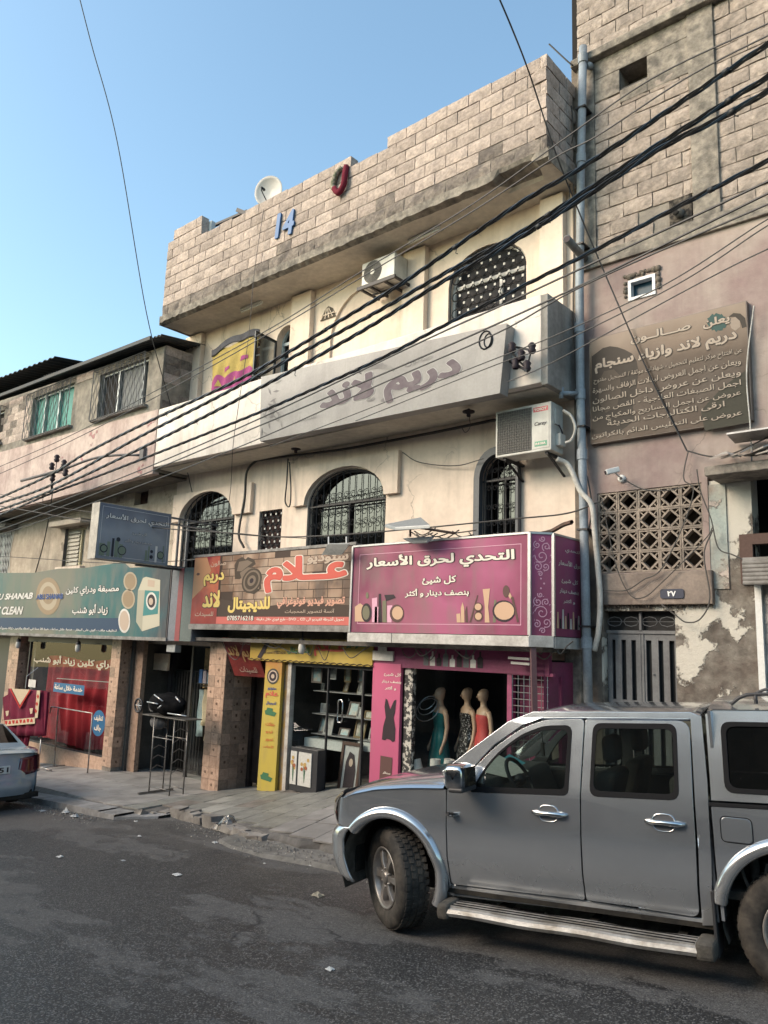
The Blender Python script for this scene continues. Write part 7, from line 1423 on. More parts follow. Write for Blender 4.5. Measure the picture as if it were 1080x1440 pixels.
q = MB(); wc = Vector((1.02, 0.42, 1.16)); ax = Vector((0.85, 0, 0.5)).normalized(); e1 = Vector((0, 1, 0)); e2 = ax.cross(e1)
q.tube([wc + (e1 * math.cos(a) + e2 * math.sin(a)) * 0.18 for a in [2 * math.pi * k / 22 for k in range(22)]], 0.016, 8, closed=True); q.ball(wc, 0.05, 10, 6); q.bar(wc, wc + e1 * 0.17, 0.03, 0.02); q.bar(wc, wc - e1 * 0.17, 0.03, 0.02); q.bar(wc, wc - ax * 0.25, 0.06, 0.06); q.build('steering_wheel', BPL, trk)
q = MB(); q.box(1.02, 1.06, 0.72, 0.98, 1.53, 1.61); bevel(q.build('rear_view_mirror', BPL, trk), 0.015, 3)
q = MB(); q.tube([(1.06, 0.86, 1.53), (1.06, 0.87, 1.40)], 0.004, 4); q.box(1.05, 1.07, 0.85, 0.89, 1.30, 1.41); q.build('hanging_charm', BPL, trk)
q = MB(); q.add([(0.62, 0.5, 1.2), (0.9, 0.42, 1.17), (0.98, 0.72, 1.19), (0.66, 0.84, 1.30)], [(0, 1, 2, 3)]); q.add([(0.62, 0.8, 1.21), (0.8, 0.7, 1.19), (0.85, 1.0, 1.22), (0.66, 1.1, 1.28)], [(0, 1, 2, 3)], 1); q.build('papers', [mat('paper', (0.5, 0.5, 0.46), rough=0.8), mat('blue_paper', (0.08, 0.3, 0.36), rough=0.8)], trk)
# mirrors, handles, badge, side step
for sd_ in (0, 1):
    sg = 1 if sd_ == 0 else -1; y0 = 0.03 if sd_ == 0 else TW - 0.03; mr = bpy.data.objects.new('door_mirror', None); COL.objects.link(mr); mr.parent = trk
    q = MB(); q.grid(lambda s, t_: (lambda th, ph: (0.74 + 0.085 * math.copysign(abs(math.cos(th)) ** 0.5, math.cos(th)) * math.sin(ph) ** 0.35, y0 + sg * (-0.14 + 0.13 * -math.cos(ph) * 1.0) if False else y0 + sg * (-0.15 - 0.125 * math.copysign(abs(math.cos(ph)) ** 0.5, math.cos(ph))), 1.235 + 0.095 * math.copysign(abs(math.sin(th)) ** 0.5, math.sin(th)) * math.sin(ph) ** 0.35))(2 * math.pi * s, max(0.001, min(3.1405, math.pi * t_))), 28, 16); q.build('shell', CHR if sd_ == 0 else BPL, mr)
    q = MB(); q.box(0.70, 0.82, y0 - 0.28 if sd_ == 0 else y0 + 0.02, y0 - 0.02 if sd_ == 0 else y0 + 0.28, 1.13, 1.165); q.tube([(0.74, y0, 1.16), (0.74, y0 - sg * 0.12, 1.17)], 0.03, 6); bevel(q.build('base', BPL, mr), 0.012)
    q = MB(); q.box(0.80, 0.832, min(y0 - sg * 0.26, y0 - sg * 0.06), max(y0 - sg * 0.26, y0 - sg * 0.06), 1.17, 1.31); q.build('mirror_glass', mat('mirror', (0.7, 0.7, 0.7), rough=0.02, metal=1, fine=0), mr)
    q = MB(); q.box(0.655, 0.67, min(y0 - sg * 0.25, y0 - sg * 0.1), max(y0 - sg * 0.25, y0 - sg * 0.1), 1.19, 1.22); q.build('indicator', mat('clear_lens', (0.5, 0.48, 0.45), rough=0.1), mr)
def wy(v, o, sd_): return Wv(v) - o if sd_ == 0 else TW - Wv(v) + o
for sd_ in (0, 1):
    for u0 in (1.28, 2.09):
        h = bpy.data.objects.new('door_handle', None); COL.objects.link(h); h.parent = trk; v0 = 0.995
        q = MB(); q.tube([(u0 - 0.02, wy(v0, 0.006, sd_), v0), (u0 + 0.02, wy(v0, 0.028, sd_), v0), (u0 + 0.1, wy(v0, 0.036, sd_), v0 + 0.002), (u0 + 0.19, wy(v0, 0.032, sd_), v0 - 0.002), (u0 + 0.235, wy(v0, 0.008, sd_), v0 - 0.004)], [0.012, 0.017, 0.015, 0.019, 0.014], 10); q.build('grip', CHR, h)
        q = MB(); ov = [(u0 + 0.1 + 0.075 * math.copysign(abs(math.cos(a)) ** 0.6, math.cos(a)), v0 - 0.003 + 0.055 * math.sin(a)) for a in [2 * math.pi * k / 20 for k in range(20)]]
        q.tube([(a, wy(b, 0.002, sd_), b) for a, b in ov], 0.005, 6, closed=True); q.build('cup_ring', CHR, h)
        q = MB(); q.poly([ov], lambda a, b: (a, wy(b, 0.001, sd_), b)); q.build('cup', mat('cup_shade', (0.13, 0.135, 0.145), rough=0.4, metal=0.6, fine=0), h)
def nf(a, b, out=0.0): return (a, Wv(b, a) - 0.002 - out, b)
text('S', (0.60, 0.645, 0.915, 0.95), nf, CHR, trk, name='badge', bold=0.05, ext=0.1, shear=0.3); q = MB(); q.box(0.565, 0.578, Wv(.93) - 0.008, Wv(.93), 0.917, 0.948); q.build('badge', BPL, trk)
STEPM = mat('step_aluminium', (0.46, 0.45, 0.43), (0.28, 0.26, 0.23), 6, 0.45, metal=0.5, local=True, bump=0.2)
for sd_ in (0, 1):
    st = bpy.data.objects.new('side_step', None); COL.objects.link(st); st.parent = trk; Y = lambda w_: w_ if sd_ == 0 else TW - w_
    q = MB(); pr = [(0.06, 0.30), (-0.10, 0.295), (-0.135, 0.285), (-0.145, 0.26), (-0.13, 0.235), (0.05, 0.25)]; q.grid(lambda s, t_: (0.60 + 1.76 * s, Y(pr[int(round(t_ * 5))][0]), pr[int(round(t_ * 5))][1] - 0.01 * s + 0.004 * math.sin(s * 14)), 20, 5, smooth=False); q.build('tread_board', STEPM, st)
    for k in range(6): q = MB(); q.bar((0.62, Y(-0.10 + k * 0.026), 0.302), (2.34, Y(-0.10 + k * 0.026), 0.292), 0.010, 0.008); q.build('rib', RUB if k % 2 else STEPM, st)
    for u0, u1 in ((0.52, 0.62), (2.35, 2.47)): q = MB(); q.box(u0, u1, min(Y(-0.15), Y(0.08)), max(Y(-0.15), Y(0.08)), 0.205, 0.32); bevel(q.build('end_cap', MUD, st), 0.03, 3)
    for u0 in (0.9, 1.6, 2.2): q = MB(); q.box(u0, u0 + 0.06, min(Y(0.0), Y(0.4)), max(Y(0.0), Y(0.4)), 0.24, 0.28); q.build('bracket', UND, st)
q = MB(); q.box(2.45, 2.47, -0.01, 0.26, 0.2, 0.6); bevel(q.build('mud_flap', BPL, trk), 0.004); q = MB(); q.box(0.44, 0.46, 0.02, 0.26, 0.2, 0.5); q.build('mud_flap', BPL, trk)
q = MB(); q.tube(smooth_path([(2.62, 0.12, 0.8), (2.66, 0.1, 0.65), (2.72, 0.12, 0.55), (2.8, 0.1, 0.78)], 5), 0.012, 5); q.tube([(2.7, 0.2, 0.85), (2.72, 0.2, 0.45)], 0.03, 8); q.box(2.75, 2.9, 0.25, 0.35, 0.6, 0.75); q.build('suspension', MUD, trk)
def wheel(cu, wy_, steer, sgn):
    w = bpy.data.objects.new('wheel', None); COL.objects.link(w); w.parent = trk; w.location = (cu, wy_, 0.385); w.rotation_euler = (0, 0, steer)
    a = (0, -sgn, 0); R_, H = 0.385, 0.115
    q = MB(); q.lathe([(0.225, -H * .8), (0.25, -H), (0.31, -H * 1.06), (0.36, -H * .95), (0.378, -H * .75), (0.38, 0), (0.378, H * .75), (0.36, H * .95), (0.31, H * 1.06), (0.25, H), (0.225, H * .8)], (0, 0, 0), a, 56); q.build('tyre', TYR, w)
    q = MB(); n = 44
    for k in range(n):
        for j, (y, dw) in enumerate(((-0.088, 0.042), (-0.034, 0.040), (0.02, 0.040), (0.072, 0.042))):
            t_ = 2 * math.pi * (k + (j % 2) * 0.5) / n; c_, s_ = math.cos(t_), math.sin(t_); tl = 0.019; r0, r1 = 0.374, 0.388 - (0.004 if j in (0, 3) else 0)
            vs = []
            for rr in (r0, r1):
                for dx, dy in ((-tl, 0), (tl, 0.006), (tl, dw), (-tl, dw - 0.006)): vs.append((rr * c_ - dx * s_, y + dy, rr * s_ + dx * c_))
            q.add(vs, [(0, 1, 2, 3), (7, 6, 5, 4), (0, 4, 5, 1), (1, 5, 6, 2), (2, 6, 7, 3), (3, 7, 4, 0)])
    q.build('tread', TYR, w, kind='stuff')
    q = MB(); q.lathe([(0.235, H * .95), (0.228, H * 1.0), (0.215, H * .9), (0.205, H * .5), (0.19, 0.0), (0.05, -0.02)], (0, 0, 0), a, 40); q.build('rim', RIMM, w)
    for k in range(6):
        t_ = k * math.pi / 3; c_, s_ = math.cos(t_), math.sin(t_); q = MB(); vs = []
        for r_, hw, d0, d1 in ((0.035, 0.035, .055, .095), (0.11, 0.024, .06, .10), (0.19, 0.034, .05, .092), (0.215, 0.046, .04, .085)):
            for hh, dd in ((-hw, d0), (-hw * .8, d1), (hw * .8, d1), (hw, d0)): vs.append((r_ * c_ - hh * s_, -sgn * dd, r_ * s_ + hh * c_))
        q.add(vs, [(i * 4 + j, i * 4 + (j + 1) % 4, (i + 1) * 4 + (j + 1) % 4, (i + 1) * 4 + j) for i in range(3) for j in range(4)]); bevel(q.build('spoke', RIMM, w), 0.005)
    q = MB(); q.lathe([(0.055, 0.06), (0.05, 0.108), (0.03, 0.116), (0.001, 0.117)], (0, 0, 0), a, 20); q.build('hub_cap', RIMM, w)
    for k in range(6): t_ = k * math.pi / 3 + 0.5; q = MB(); q.lathe([(0.01, 0.08), (0.01, 0.105), (0.001, 0.106)], (0.07 * math.cos(t_), 0, 0.07 * math.sin(t_)), a, 8); q.build('wheel_nut', RIMM, w)
    q = MB(); q.lathe([(0.17, -0.03), (0.17, 0.0), (0.02, 0.0)], (0, 0, 0), a, 24); q.build('brake_disc', UND, w)
wheel(0.0, 0.17, math.radians(-36), 1); wheel(0.0, TW - 0.17, math.radians(-36), -1); wheel(2.97, 0.13, 0, 1); wheel(2.97, TW - 0.13, 0, -1)
# ================================================================== PALE BLUE SALOON AT THE LEFT EDGE
car = thing('parked_car', 'pale silver blue saloon seen from behind at the left edge beside the kerb', 'car')
CX, CY, CZ = -13.28, 5.82, road_z(-14.8)
car.matrix_world = Matrix(((1, 0, 0, CX), (0, 1, 0, CY), (0.068, 0, 1, road_z(CX)), (0, 0, 0, 1)))
BLUEC = paint('pale_blue_paint', (0.40, 0.47, 0.53), 0.35)
def car_w(z, x): # half width
    w_ = 0.86 - 0.05 * max(0, (0.35 - z)) / 0.35 - 0.09 * max(0, z - 0.62) ** 1.2
    e = max(0.0, x + 0.35) / 0.35; f_ = max(0.0, -3.9 - x) / 0.5; return w_ - 0.10 * e ** 2 - 0.2 * f_ ** 2
def deck(x): return lerp_tab([(-4.4, 0.62), (-3.9, 0.78), (-3.1, 0.92), (-2.0, 0.93), (-1.0, 0.95), (-0.5, 0.95), (-0.1, 0.93), (0.02, 0.89)], x)
def carbody(s, t_):
    x = -4.35 + 4.37 * s; k = t_ * 2 - 1; a_ = abs(k); sg = 1 if k > 0 else -1; d = deck(x)
    if a_ > 0.3: z = d - (a_ - 0.3) / 0.7 * (d - 0.22); return (x, sg * car_w(z, x), z)
    return (x, sg * car_w(d, x) * (a_ / 0.3), d + 0.02 * (1 - (a_ / 0.3) ** 2))
q = MB(); q.grid(carbody, 44, 40); q.build('body', BLUEC, car)
q = MB(); q.grid(lambda s, t_: (lambda y, z: (0.02 + 0.05 * math.sin(min(1, max(0, (z - 0.3) / 0.4)) * math.pi) - 0.25 * (abs(y) / 0.86) ** 4 * 0.5 - (0.05 if z > 0.7 else 0) * (z - 0.7) * 5, y, z))(((s * 2 - 1) * (car_w(0.22 + 0.7 * t_, 0) + 0.002)), 0.22 + 0.70 * t_), 20, 14); q.build('rear_panel', BLUEC, car)
q = MB(); q.grid(lambda s, t_: (lambda k: (0.06 + 0.035 * math.sin(t_ * math.pi) - 0.3 * abs(k) ** 5, k * 0.87, 0.24 + 0.30 * t_))(s * 2 - 1), 24, 8); q.build('rear_bumper', BLUEC, car)
def gh(s, t_):
    x = lerp_tab([(0, -3.05), (0.25, -2.35), (0.5, -1.7), (0.75, -1.0), (1, -0.42)], s); k = t_ * 2 - 1
    h = lerp_tab([(-3.05, 0.0), (-2.35, 0.40), (-1.7, 0.44), (-1.0, 0.36), (-0.42, 0.0)], x); a_ = abs(k)
    hz = min(1, (1 - a_) * 2.4); return (x, (0.76 - 0.20 * hz ** 1.3 * (h / 0.44)) * (1 if k > 0 else -1) * (1 if a_ > 0.42 else a_ / 0.42), 0.93 + h * min(1, hz * 1.05) + 0.015 * (1 - a_))
q = MB(); q.grid(gh, 24, 24); q.build('cabin', BLUEC, car)
q = MB(); q.grid(lambda s, t_: (-0.50 - 0.46 * t_, (s * 2 - 1) * (0.66 - 0.12 * t_), 0.965 + 0.335 * t_ ** 0.9 + 0.01), 12, 8); q.build('rear_screen', glass('saloon_glass', (0.05, 0.06, 0.06), 1.6, 0.02), car)
for sy in (-1, 1):
    q = MB(); q.poly([[(-0.95, 1.0), (-2.7, 1.0), (-2.3, 1.28), (-1.15, 1.26)]], lambda a, b: (a, sy * (0.735 - (b - 0.95) * 0.42), b)); q.build('side_glass', glass('saloon_glass'), car)
    q = MB(); q.grid(lambda s, t_: (lambda y, z: (0.045 - 0.14 * max(0, (y - 0.55) / 0.31) ** 2 - 0.03 * t_, sy * y, z))(0.40 + 0.44 * s + 0.06 * t_ * (1 - s), 0.58 + 0.28 * t_ - 0.04 * (1 - s)), 10, 5); solid(q.build('tail_light', mat('tail_lamp', (0.09, 0.008, 0.015), rough=0.15, fine=0, coat=1), car), 0.02)
    for x in (-0.82, -3.5): 
        q = MB(); q.lathe([(0.17, -0.07), (0.28, -0.09), (0.31, -0.06), (0.31, 0.06), (0.28, 0.09), (0.17, 0.08), (0.05, 0.05)], (x, sy * 0.74, 0.31), (0, sy, 0), 28); q.build('wheel', TYR, car)
q = MB(); q.box(0.05, 0.075, -0.27, 0.27, 0.60, 0.72); bevel(q.build('number_plate', mat('plate_white', (0.62, 0.62, 0.6), rough=0.4, fine=0), car), 0.004)
text('57751', (-0.22, 0.24, 0.62, 0.70), lambda a, b, o=0: (0.077 + o, a, b), INK, car, bold=0.02)
q = MB(); q.box(-4.2, 0.0, -0.7, 0.7, 0.16, 0.3); q.box(-0.05, 0.03, -0.8, 0.8, 0.18, 0.26); q.build('underbody', UND, car)
# ================================================================== AIR CONDITIONERS
ACW = mat('ac_white', (0.56, 0.55, 0.50), (0.44, 0.42, 0.38), 3, 0.5, fine=0.05, streak=0.3); ACG = mat('ac_grille_dark', (0.045, 0.043, 0.04), rough=0.6, fine=0)
def aircon(label, x0, x1, y0, y1, z0, z1, style):
    t = thing('air_conditioner', label, 'air conditioner')
    q = MB(); q.box(x0, x1, y0, y1, z0, z1); bevel(q.build('casing', ACW, t), 0.012, 3)
    gx1 = x0 + (x1 - x0) * 0.66; q = MB(); cx_, cz_ = (x0 + gx1) / 2 + 0.01, (z0 + z1) / 2
    if style == 'grid':
        q.box(x0 + 0.03, gx1, y0 - 0.004, y0 + 0.02, z0 + 0.035, z1 - 0.035); q.build('grille_back', ACG, t); q = MB()
        for r_ in (0.06, 0.11, 0.16, 0.21, 0.26): q.tube([(cx_ + r_ * math.cos(a), y0 - 0.006, cz_ + r_ * math.sin(a)) for a in [2 * math.pi * k / 28 for k in range(28)]], 0.004, 4, closed=True)
        for k in range(15): x = x0 + 0.04 + (gx1 - x0 - 0.05) * k / 14; q.box(x - 0.002, x + 0.002, y0 - 0.012, y0 - 0.006, z0 + 0.04, z1 - 0.04)
        for k in range(17): z = z0 + 0.045 + (z1 - z0 - 0.09) * k / 16; q.box(x0 + 0.035, gx1, y0 - 0.014, y0 - 0.010, z - 0.002, z + 0.002)
        q.build('grille', mat('grille_grey', (0.2, 0.19, 0.17), rough=0.6, fine=0), t)
        q = MB(); q.box(gx1 + 0.02, x1 - 0.03, y0 - 0.006, y0, z0 + 0.04, z1 - 0.03); bevel(q.build('service_panel', ACW, t), 0.003)
        fa = onY(y0 - 0.007); w_ = x1 - gx1
        q = MB(); q.poly([rect(gx1 + 0.03, gx1 + w_ * 0.86, z1 - 0.12, z1 - 0.055)], lambda a, b: fa(a, b, 0.001)); q.build('red_badge', mat('badge_red', (0.45, 0.02, 0.04), rough=0.4, fine=0), t); text('TOSOT', (gx1 + 0.045, gx1 + w_ * 0.8, z1 - 0.107, z1 - 0.07), lambda a, b, o=0: fa(a, b, 0.002 + o), CREAMP, t, bold=0.05)
        q = MB(); q.poly([rect(gx1 + 0.05, gx1 + w_ * 0.8, z0 + 0.07, z0 + 0.14)], lambda a, b: fa(a, b, 0.001)); q.build('green_badge', mat('badge_green', (0.02, 0.22, 0.12), rough=0.4, fine=0), t); text('R410A', (gx1 + 0.065, gx1 + w_ * 0.74, z0 + 0.088, z0 + 0.122), lambda a, b, o=0: fa(a, b, 0.002 + o), CREAMP, t, bold=0.05)
        text('Carey', (gx1 + 0.05, gx1 + w_ * 0.8, (z0 + z1) / 2 + 0.01, (z0 + z1) / 2 + 0.075), fa, INK, t, bold=0.01, shear=0.3)
        for z_ in (z0 + 0.08,): q = MB(); q.box(x1, x1 + 0.07, y0 + 0.12, y0 + 0.27, z_, z_ + 0.17); bevel(q.build('valve_cover', ACW, t), 0.01); q = MB(); q.box(x1, x1 + 0.02, y0 + 0.08, y0 + 0.22, z1 - 0.3, z1 - 0.08); bevel(q.build('terminal_cover', ACW, t), 0.006)
        q = MB(); q.tube(smooth_path([(x1 + 0.03, y0 + 0.15, z1 - 0.3), (x1 + 0.06, y0 + 0.16, z0 + 0.3), (x1 + 0.06, y0 + 0.2, z0 + 0.25)], 5), 0.01, 5); q.build('cable', INK, t)
    else:
        q.lathe([(0.001, -0.012), (0.04, -0.016), (0.05, -0.01)], (cx_, y0, cz_), (0, 1, 0), 16); q.build('fan_hub', ACW, t); q = MB(); q.disc((cx_, y0 - 0.002, cz_), (0, -1, 0), 0.2, 28); q.build('fan_opening', ACG, t); q = MB()
        for k in range(1, 8): r_ = 0.05 + 0.021 * k; q.tube([(cx_ + r_ * math.cos(a), y0 - 0.008, cz_ + r_ * math.sin(a)) for a in [2 * math.pi * j / 28 for j in range(28)]], 0.003, 4, closed=True)
        for k in range(12): a = k * math.pi / 6; q.tube([(cx_ + 0.05 * math.cos(a), y0 - 0.01, cz_ + 0.05 * math.sin(a)), (cx_ + 0.2 * math.cos(a + .5), y0 - 0.01, cz_ + 0.2 * math.sin(a + .5))], 0.003, 4)
        q.build('fan_guard', mat('grille_grey', (0.2, 0.19, 0.17)), t)
    q = MB()
    if style == 'grid':
        for x in (x0 + 0.12, x1 - 0.1): q.bar((x, y0 + 0.05, z0 - 0.02), (x, 9.5, z0 - 0.02), 0.04, 0.035); q.bar((x, y0 + 0.1, z0 - 0.03), (x, 9.5, z0 - 0.25), 0.03, 0.02)
    else:
        q.bar((x0 - 0.03, y0 - 0.06, z0 - 0.05), (x1 + 0.08, y0 - 0.06, z0 - 0.05), 0.04, 0.06)
        for x in (x0, x0 + 0.2, x1 - 0.2, x1 + 0.04): q.bar((x, y0 - 0.06, z0 - 0.04), (x, 9.5, z0 - 0.04), 0.04, 0.035)
        q.bar((x0, 9.3, z0 - 0.04), (x1, 9.3, z0 - 0.04), 0.03, 0.03)
    q.build('bracket', IRON, t); return t
aircon('older grimy air conditioner with a round fan under the roof overhang', -8.57, -7.84, 9.03, 9.36, 6.02, 6.45, 'fan')
aircon('large white air conditioner with red and green badges beside the drainpipe', -5.79, -4.92, 8.95, 9.28, 2.64, 3.31, 'grid')
def hose(name, label, cat, pts, r, m_, n=8): q = MB(); q.tube(smooth_path(pts, n), r, 8); o = q.build(name, m_); return tag(o, label, cat)
HW = mat('white_hose', (0.5, 0.48, 0.44), (0.36, 0.34, 0.31), 5, 0.7, bump=0.2)
hose('white_hose', 'thick white insulated hose hanging from the white air conditioner down beside the drainpipe', 'hose', [P3(783, 645, 9.1), P3(800, 655, 9.2), P3(816, 690, 9.2), P3(832, 710, 9.22), P3(836, 745, 9.25), P3(841, 800, 9.3), P3(844, 840, 9.3), P3(842, 885, 9.3), P3(836, 915, 9.33)], 0.036, HW)
hose('loop_hose', 'white looped hose at the right side of the white air conditioner', 'hose', [P3(792, 577, 9.1), P3(803, 585, 9.12), P3(809, 602, 9.14), P3(804, 618, 9.14), P3(795, 623, 9.12)], 0.02, HW)
# ------------------------------------------------------------------ drainpipe
t = thing('drainpipe', 'long grey plastic drainpipe running down the join of the two buildings', 'pipe')
PG = mat('pipe_grey', (0.27, 0.31, 0.35), (0.20, 0.22, 0.24), 2, 0.55, streak=0.5, bump=0.1)
pp = [P3(820, 66, 9.25), P3(817, 240, 9.28), P3(815, 400, 9.28), P3(816, 550, 9.28), P3(820, 690, 9.28), P3(824, 860, 9.28), P3(828, 1010, 9.28)]
q = MB(); q.tube(pp, 0.058, 14); q.build('tube', PG, t)
for y_ in (85, 222, 460, 553, 640, 905):
    a = smooth_path(pp, 60); c_ = min(a, key=lambda p: (p - P3(819, y_, 9.28)).length); q = MB(); q.lathe([(0.058, -0.07), (0.07, -0.07), (0.07, 0.07), (0.058, 0.07)], c_, (0, 0, 1), 14, smooth=False); q.build('collar', PG, t)
for y_ in (155, 345, 600, 745, 880): c_ = min(a, key=lambda p: (p - P3(819, y_, 9.28)).length); q = MB(); q.box(c_.x - 0.075, c_.x + 0.075, c_.y - 0.066, 9.46, c_.z - 0.012, c_.z + 0.012); q.build('clamp', IRON, t)
q = MB(); q.tube([c + Vector((0, 0, 0)) for c in (P3(812, 553, 9.22), P3(792, 553, 9.05))], 0.03, 8); q.tube([P3(790, 545, 9.05), P3(789, 560, 9.05)], 0.03, 6); q.build('side_branch', PG, t)
q = MB(); q.tube([P3(828, 92, 9.3), P3(832, 95, 9.5)], 0.05, 8); q.build('top_elbow', PG, t)
t = thing('pipe_spout', 'short dark pipe stub jutting out beside the drainpipe', 'pipe')
q = MB(); q.tube([P3(797, 336, 8.7), P3(824, 366, 9.45)], 0.055, 12); q.build('tube', mat('dark_pipe', (0.10, 0.10, 0.10), (0.16, 0.16, 0.15), 5, 0.7), t); q = MB(); q.disc(P3(797, 336, 8.695), (0.1, -1, 0), 0.045, 12); q.build('bore', INK, t)
# ------------------------------------------------------------------ dish, junk, cloth on the roof
t = thing('satellite_dish', 'white satellite dish standing on the block parapet left of the number 14', 'satellite dish')
c_ = P3(380, 271, 9.4); ax = (Vector((0.35, -0.93, -0.10)) ).normalized(); R0 = 0.44 * (c_.length / 15.0) * 0.62
q = MB(); q.lathe([(0.001, 0.0), (R0 * .5, 0.02), (R0 * .85, 0.06), (R0, 0.085), (R0 * 1.01, 0.08), (R0 * .5, 0.01), (0.001, -0.012)], c_, ax, 30); q.build('reflector', mat('dish_white', (0.5, 0.49, 0.47), (0.42, 0.4, 0.38), 3, 0.5, fine=0.05), t)
q = MB(); e = c_ + ax * 0.36; q.tube([c_ + Vector((0.0, 0, -R0 * .98)), e + Vector((0, 0, -0.12)), e + Vector((0, 0, -.06))], 0.012, 6); q.tube([e - ax * 0.0 + Vector((0, 0, -.06)), e - ax * 0.11 + Vector((0, 0, -.06))], [0.02, 0.032], 8); q.build('arm', IRON, t)
q = MB(); q.tube([c_ - ax * 0.05, c_ + Vector((0, 0.1, -0.9))], 0.02, 6); q.build('mast', IRON, t)
t = thing('roof_junk', 'dark boards and a pale block leaning behind the left part of the parapet', 'boards')
q = MB(); p0, p1 = P3(288, 332, 9.0), P3(345, 300, 9.0); q.add([p0 + Vector((0, 0, -.2)), p1 + Vector((0, 0, -.2)), p1, p0, p0 + Vector((0.3, .5, 0.15)), p1 + Vector((.1, .5, .1))], [(0, 1, 2, 3), (3, 2, 5, 4)]); q.build('board', mat('old_board', (0.09, 0.035, 0.03), (0.05, 0.04, 0.04), 4, 0.8), t)
q = MB(); q.bar(P3(286, 318, 9.0) + Vector((0, 0, -.1)), P3(348, 297, 9.0), 0.06, 0.05); q.bar(P3(335, 296, 8.9), P3(350, 302, 8.9), 0.1, 0.08); q.build('beam', IRON, t)
q = MB(); p0 = P3(297, 325, 8.85); q.box(p0.x - 0.06, p0.x + 0.06, 8.8, 8.9, p0.z - 0.25, p0.z + 0.2); q.build('pale_block', WFRAME, t)
t = thing('hanging_scarf', 'dark red rag with green weave hooked over the parapet top', 'rag')
q = MB(); pts = smooth_path([P3(474, 268, 8.56), P3(468, 262, 8.56), P3(473, 244, 8.56), P3(481, 236, 8.6)], 6); q.tube(pts, 0.05, 6); q.build('woven_part', mat('woven_green', (0.12, 0.14, 0.09), (0.35, 0.3, 0.25), 30, 0.9), t)
q = MB(); q.tube(smooth_path([P3(470, 265, 8.54), P3(476, 271, 8.54), P3(483, 260, 8.54), P3(485, 246, 8.54), P3(487, 234, 8.58)], 6), 0.055, 6); q.build('red_part', mat('red_rag', (0.14, 0.015, 0.03), rough=0.9), t)
# ------------------------------------------------------------------ yellow printed sheet hung in the upper window
t = thing('hanging_sheet', 'yellow and magenta printed curtain hanging outside the upper left window', 'curtain')
YS = mat('yellow_cloth', (0.40, 0.31, 0.10), (0.33, 0.25, 0.08), 4, 0.85); MG = mat('magenta_cloth', (0.28, 0.06, 0.17), rough=0.85); GC = mat('grey_cloth2', (0.10, 0.10, 0.115), (0.07, 0.07, 0.08), 5, 0.9)
TLc, TRc, BLc, BRc = P3(299, 497, 9.3), P3(366, 468, 9.3), P3(297, 552, 9.3), P3(354, 535, 9.3)
def sh_(u, v, o=0.0):
    p = TLc.lerp(TRc, u).lerp(BLc.lerp(BRc, u), v); return (p.x, p.y - o + 0.03 * math.sin(u * 22 + v * 3) * (0.3 + v), p.z + 0.02 * math.sin(u * 11))
q = MB(); q.grid(lambda s, t_: sh_(s, t_ * 1.15), 30, 10); solid(q.build('cloth', YS, t), 0.008)
q = MB(); q.grid(lambda s, t_: sh_(s, 0.74 - 0.10 * math.sin(s * 9) ** 2 + (0.42) * t_, 0.014), 30, 4); q.build('magenta_band', MG, t)
q = MB(); q.grid(lambda s, t_: sh_(s, -0.06 + 0.16 * t_ + 0.04 * math.sin(s * 12) - 0.12 * math.sin(math.pi * s) , 0.02), 30, 4); solid(q.build('grey_valance', GC, t), 0.01)
for u, v in ((0.3, 0.48), (0.68, 0.40)): q = MB(); q.grid(lambda s, t_: sh_(u + 0.14 * s, v + 0.12 * t_ * (1 - s * .4), 0.016), 3, 3); q.build('magenta_motif', MG, t)
for u in (0.12, 0.5): q = MB(); q.grid(lambda s, t_: sh_(u + 0.12 * s, 0.92 - 0.16 * (1 - abs(2 * s - 1)) * t_, 0.022), 6, 2); q.build('yellow_motif', YS, t)
# ------------------------------------------------------------------ lamps on the signs, camera, insulators
t = thing('sign_floodlight', 'flat grey floodlight on an arm over the pink sign', 'floodlight', group='floodlights above the shop signs')
a = [P3(541, 737, 8.15), P3(556, 741, 8.0), P3(605, 738, 8.0), P3(592, 727, 8.3)]; dn = Vector((0, 0, -0.05))
q = MB(); q.add(a + [p + dn for p in a], [(0, 1, 2, 3), (7, 6, 5, 4), (0, 4, 5, 1), (1, 5, 6, 2), (2, 6, 7, 3), (3, 7, 4, 0)]); bevel(q.build('housing', mat('flood_grey', (0.30, 0.31, 0.31), rough=0.5, metal=0.3), t), 0.01)
q = MB(); q.tube(smooth_path([P3(590, 742, 8.2), P3(615, 746, 8.25), P3(640, 750, 8.42)], 4), 0.02, 6); q.tube([P3(577, 745, 8.2), P3(577, 754, 8.45)], 0.015, 6); q.build('arm', mat('rusty_arm', (0.13, 0.08, 0.06), (0.08, 0.06, 0.05), 8, 0.8), t)
q = MB(); a = [P3(567, 757, 8.3), P3(610, 754, 8.3), P3(600, 762, 8.2), P3(580, 763, 8.2)]; q.add(a, [(0, 1, 2, 3)]); solid(q.build('lower_plate', mat('flood_grey', (0.3, 0.3, 0.3)), t), 0.02)
t = thing('sign_floodlight', 'square pale floodlight panel at the right top end of the brown studio sign', 'floodlight', group='floodlights above the shop signs')
a = [P3(454, 779, 8.3), P3(482, 779, 8.3), P3(493, 764, 8.2), P3(463, 764, 8.2)]
q = MB(); q.add(a, [(0, 1, 2, 3)]); solid(q.build('panel', mat('pale_panel', (0.34, 0.34, 0.33), (0.25, 0.25, 0.24), 5, 0.5), t), 0.03)
for x in (462, 487): q = MB(); q.tube([P3(x, 772, 8.25), P3(x, 755, 8.3)], 0.012, 5); q.build('stay', WFRAME, t)
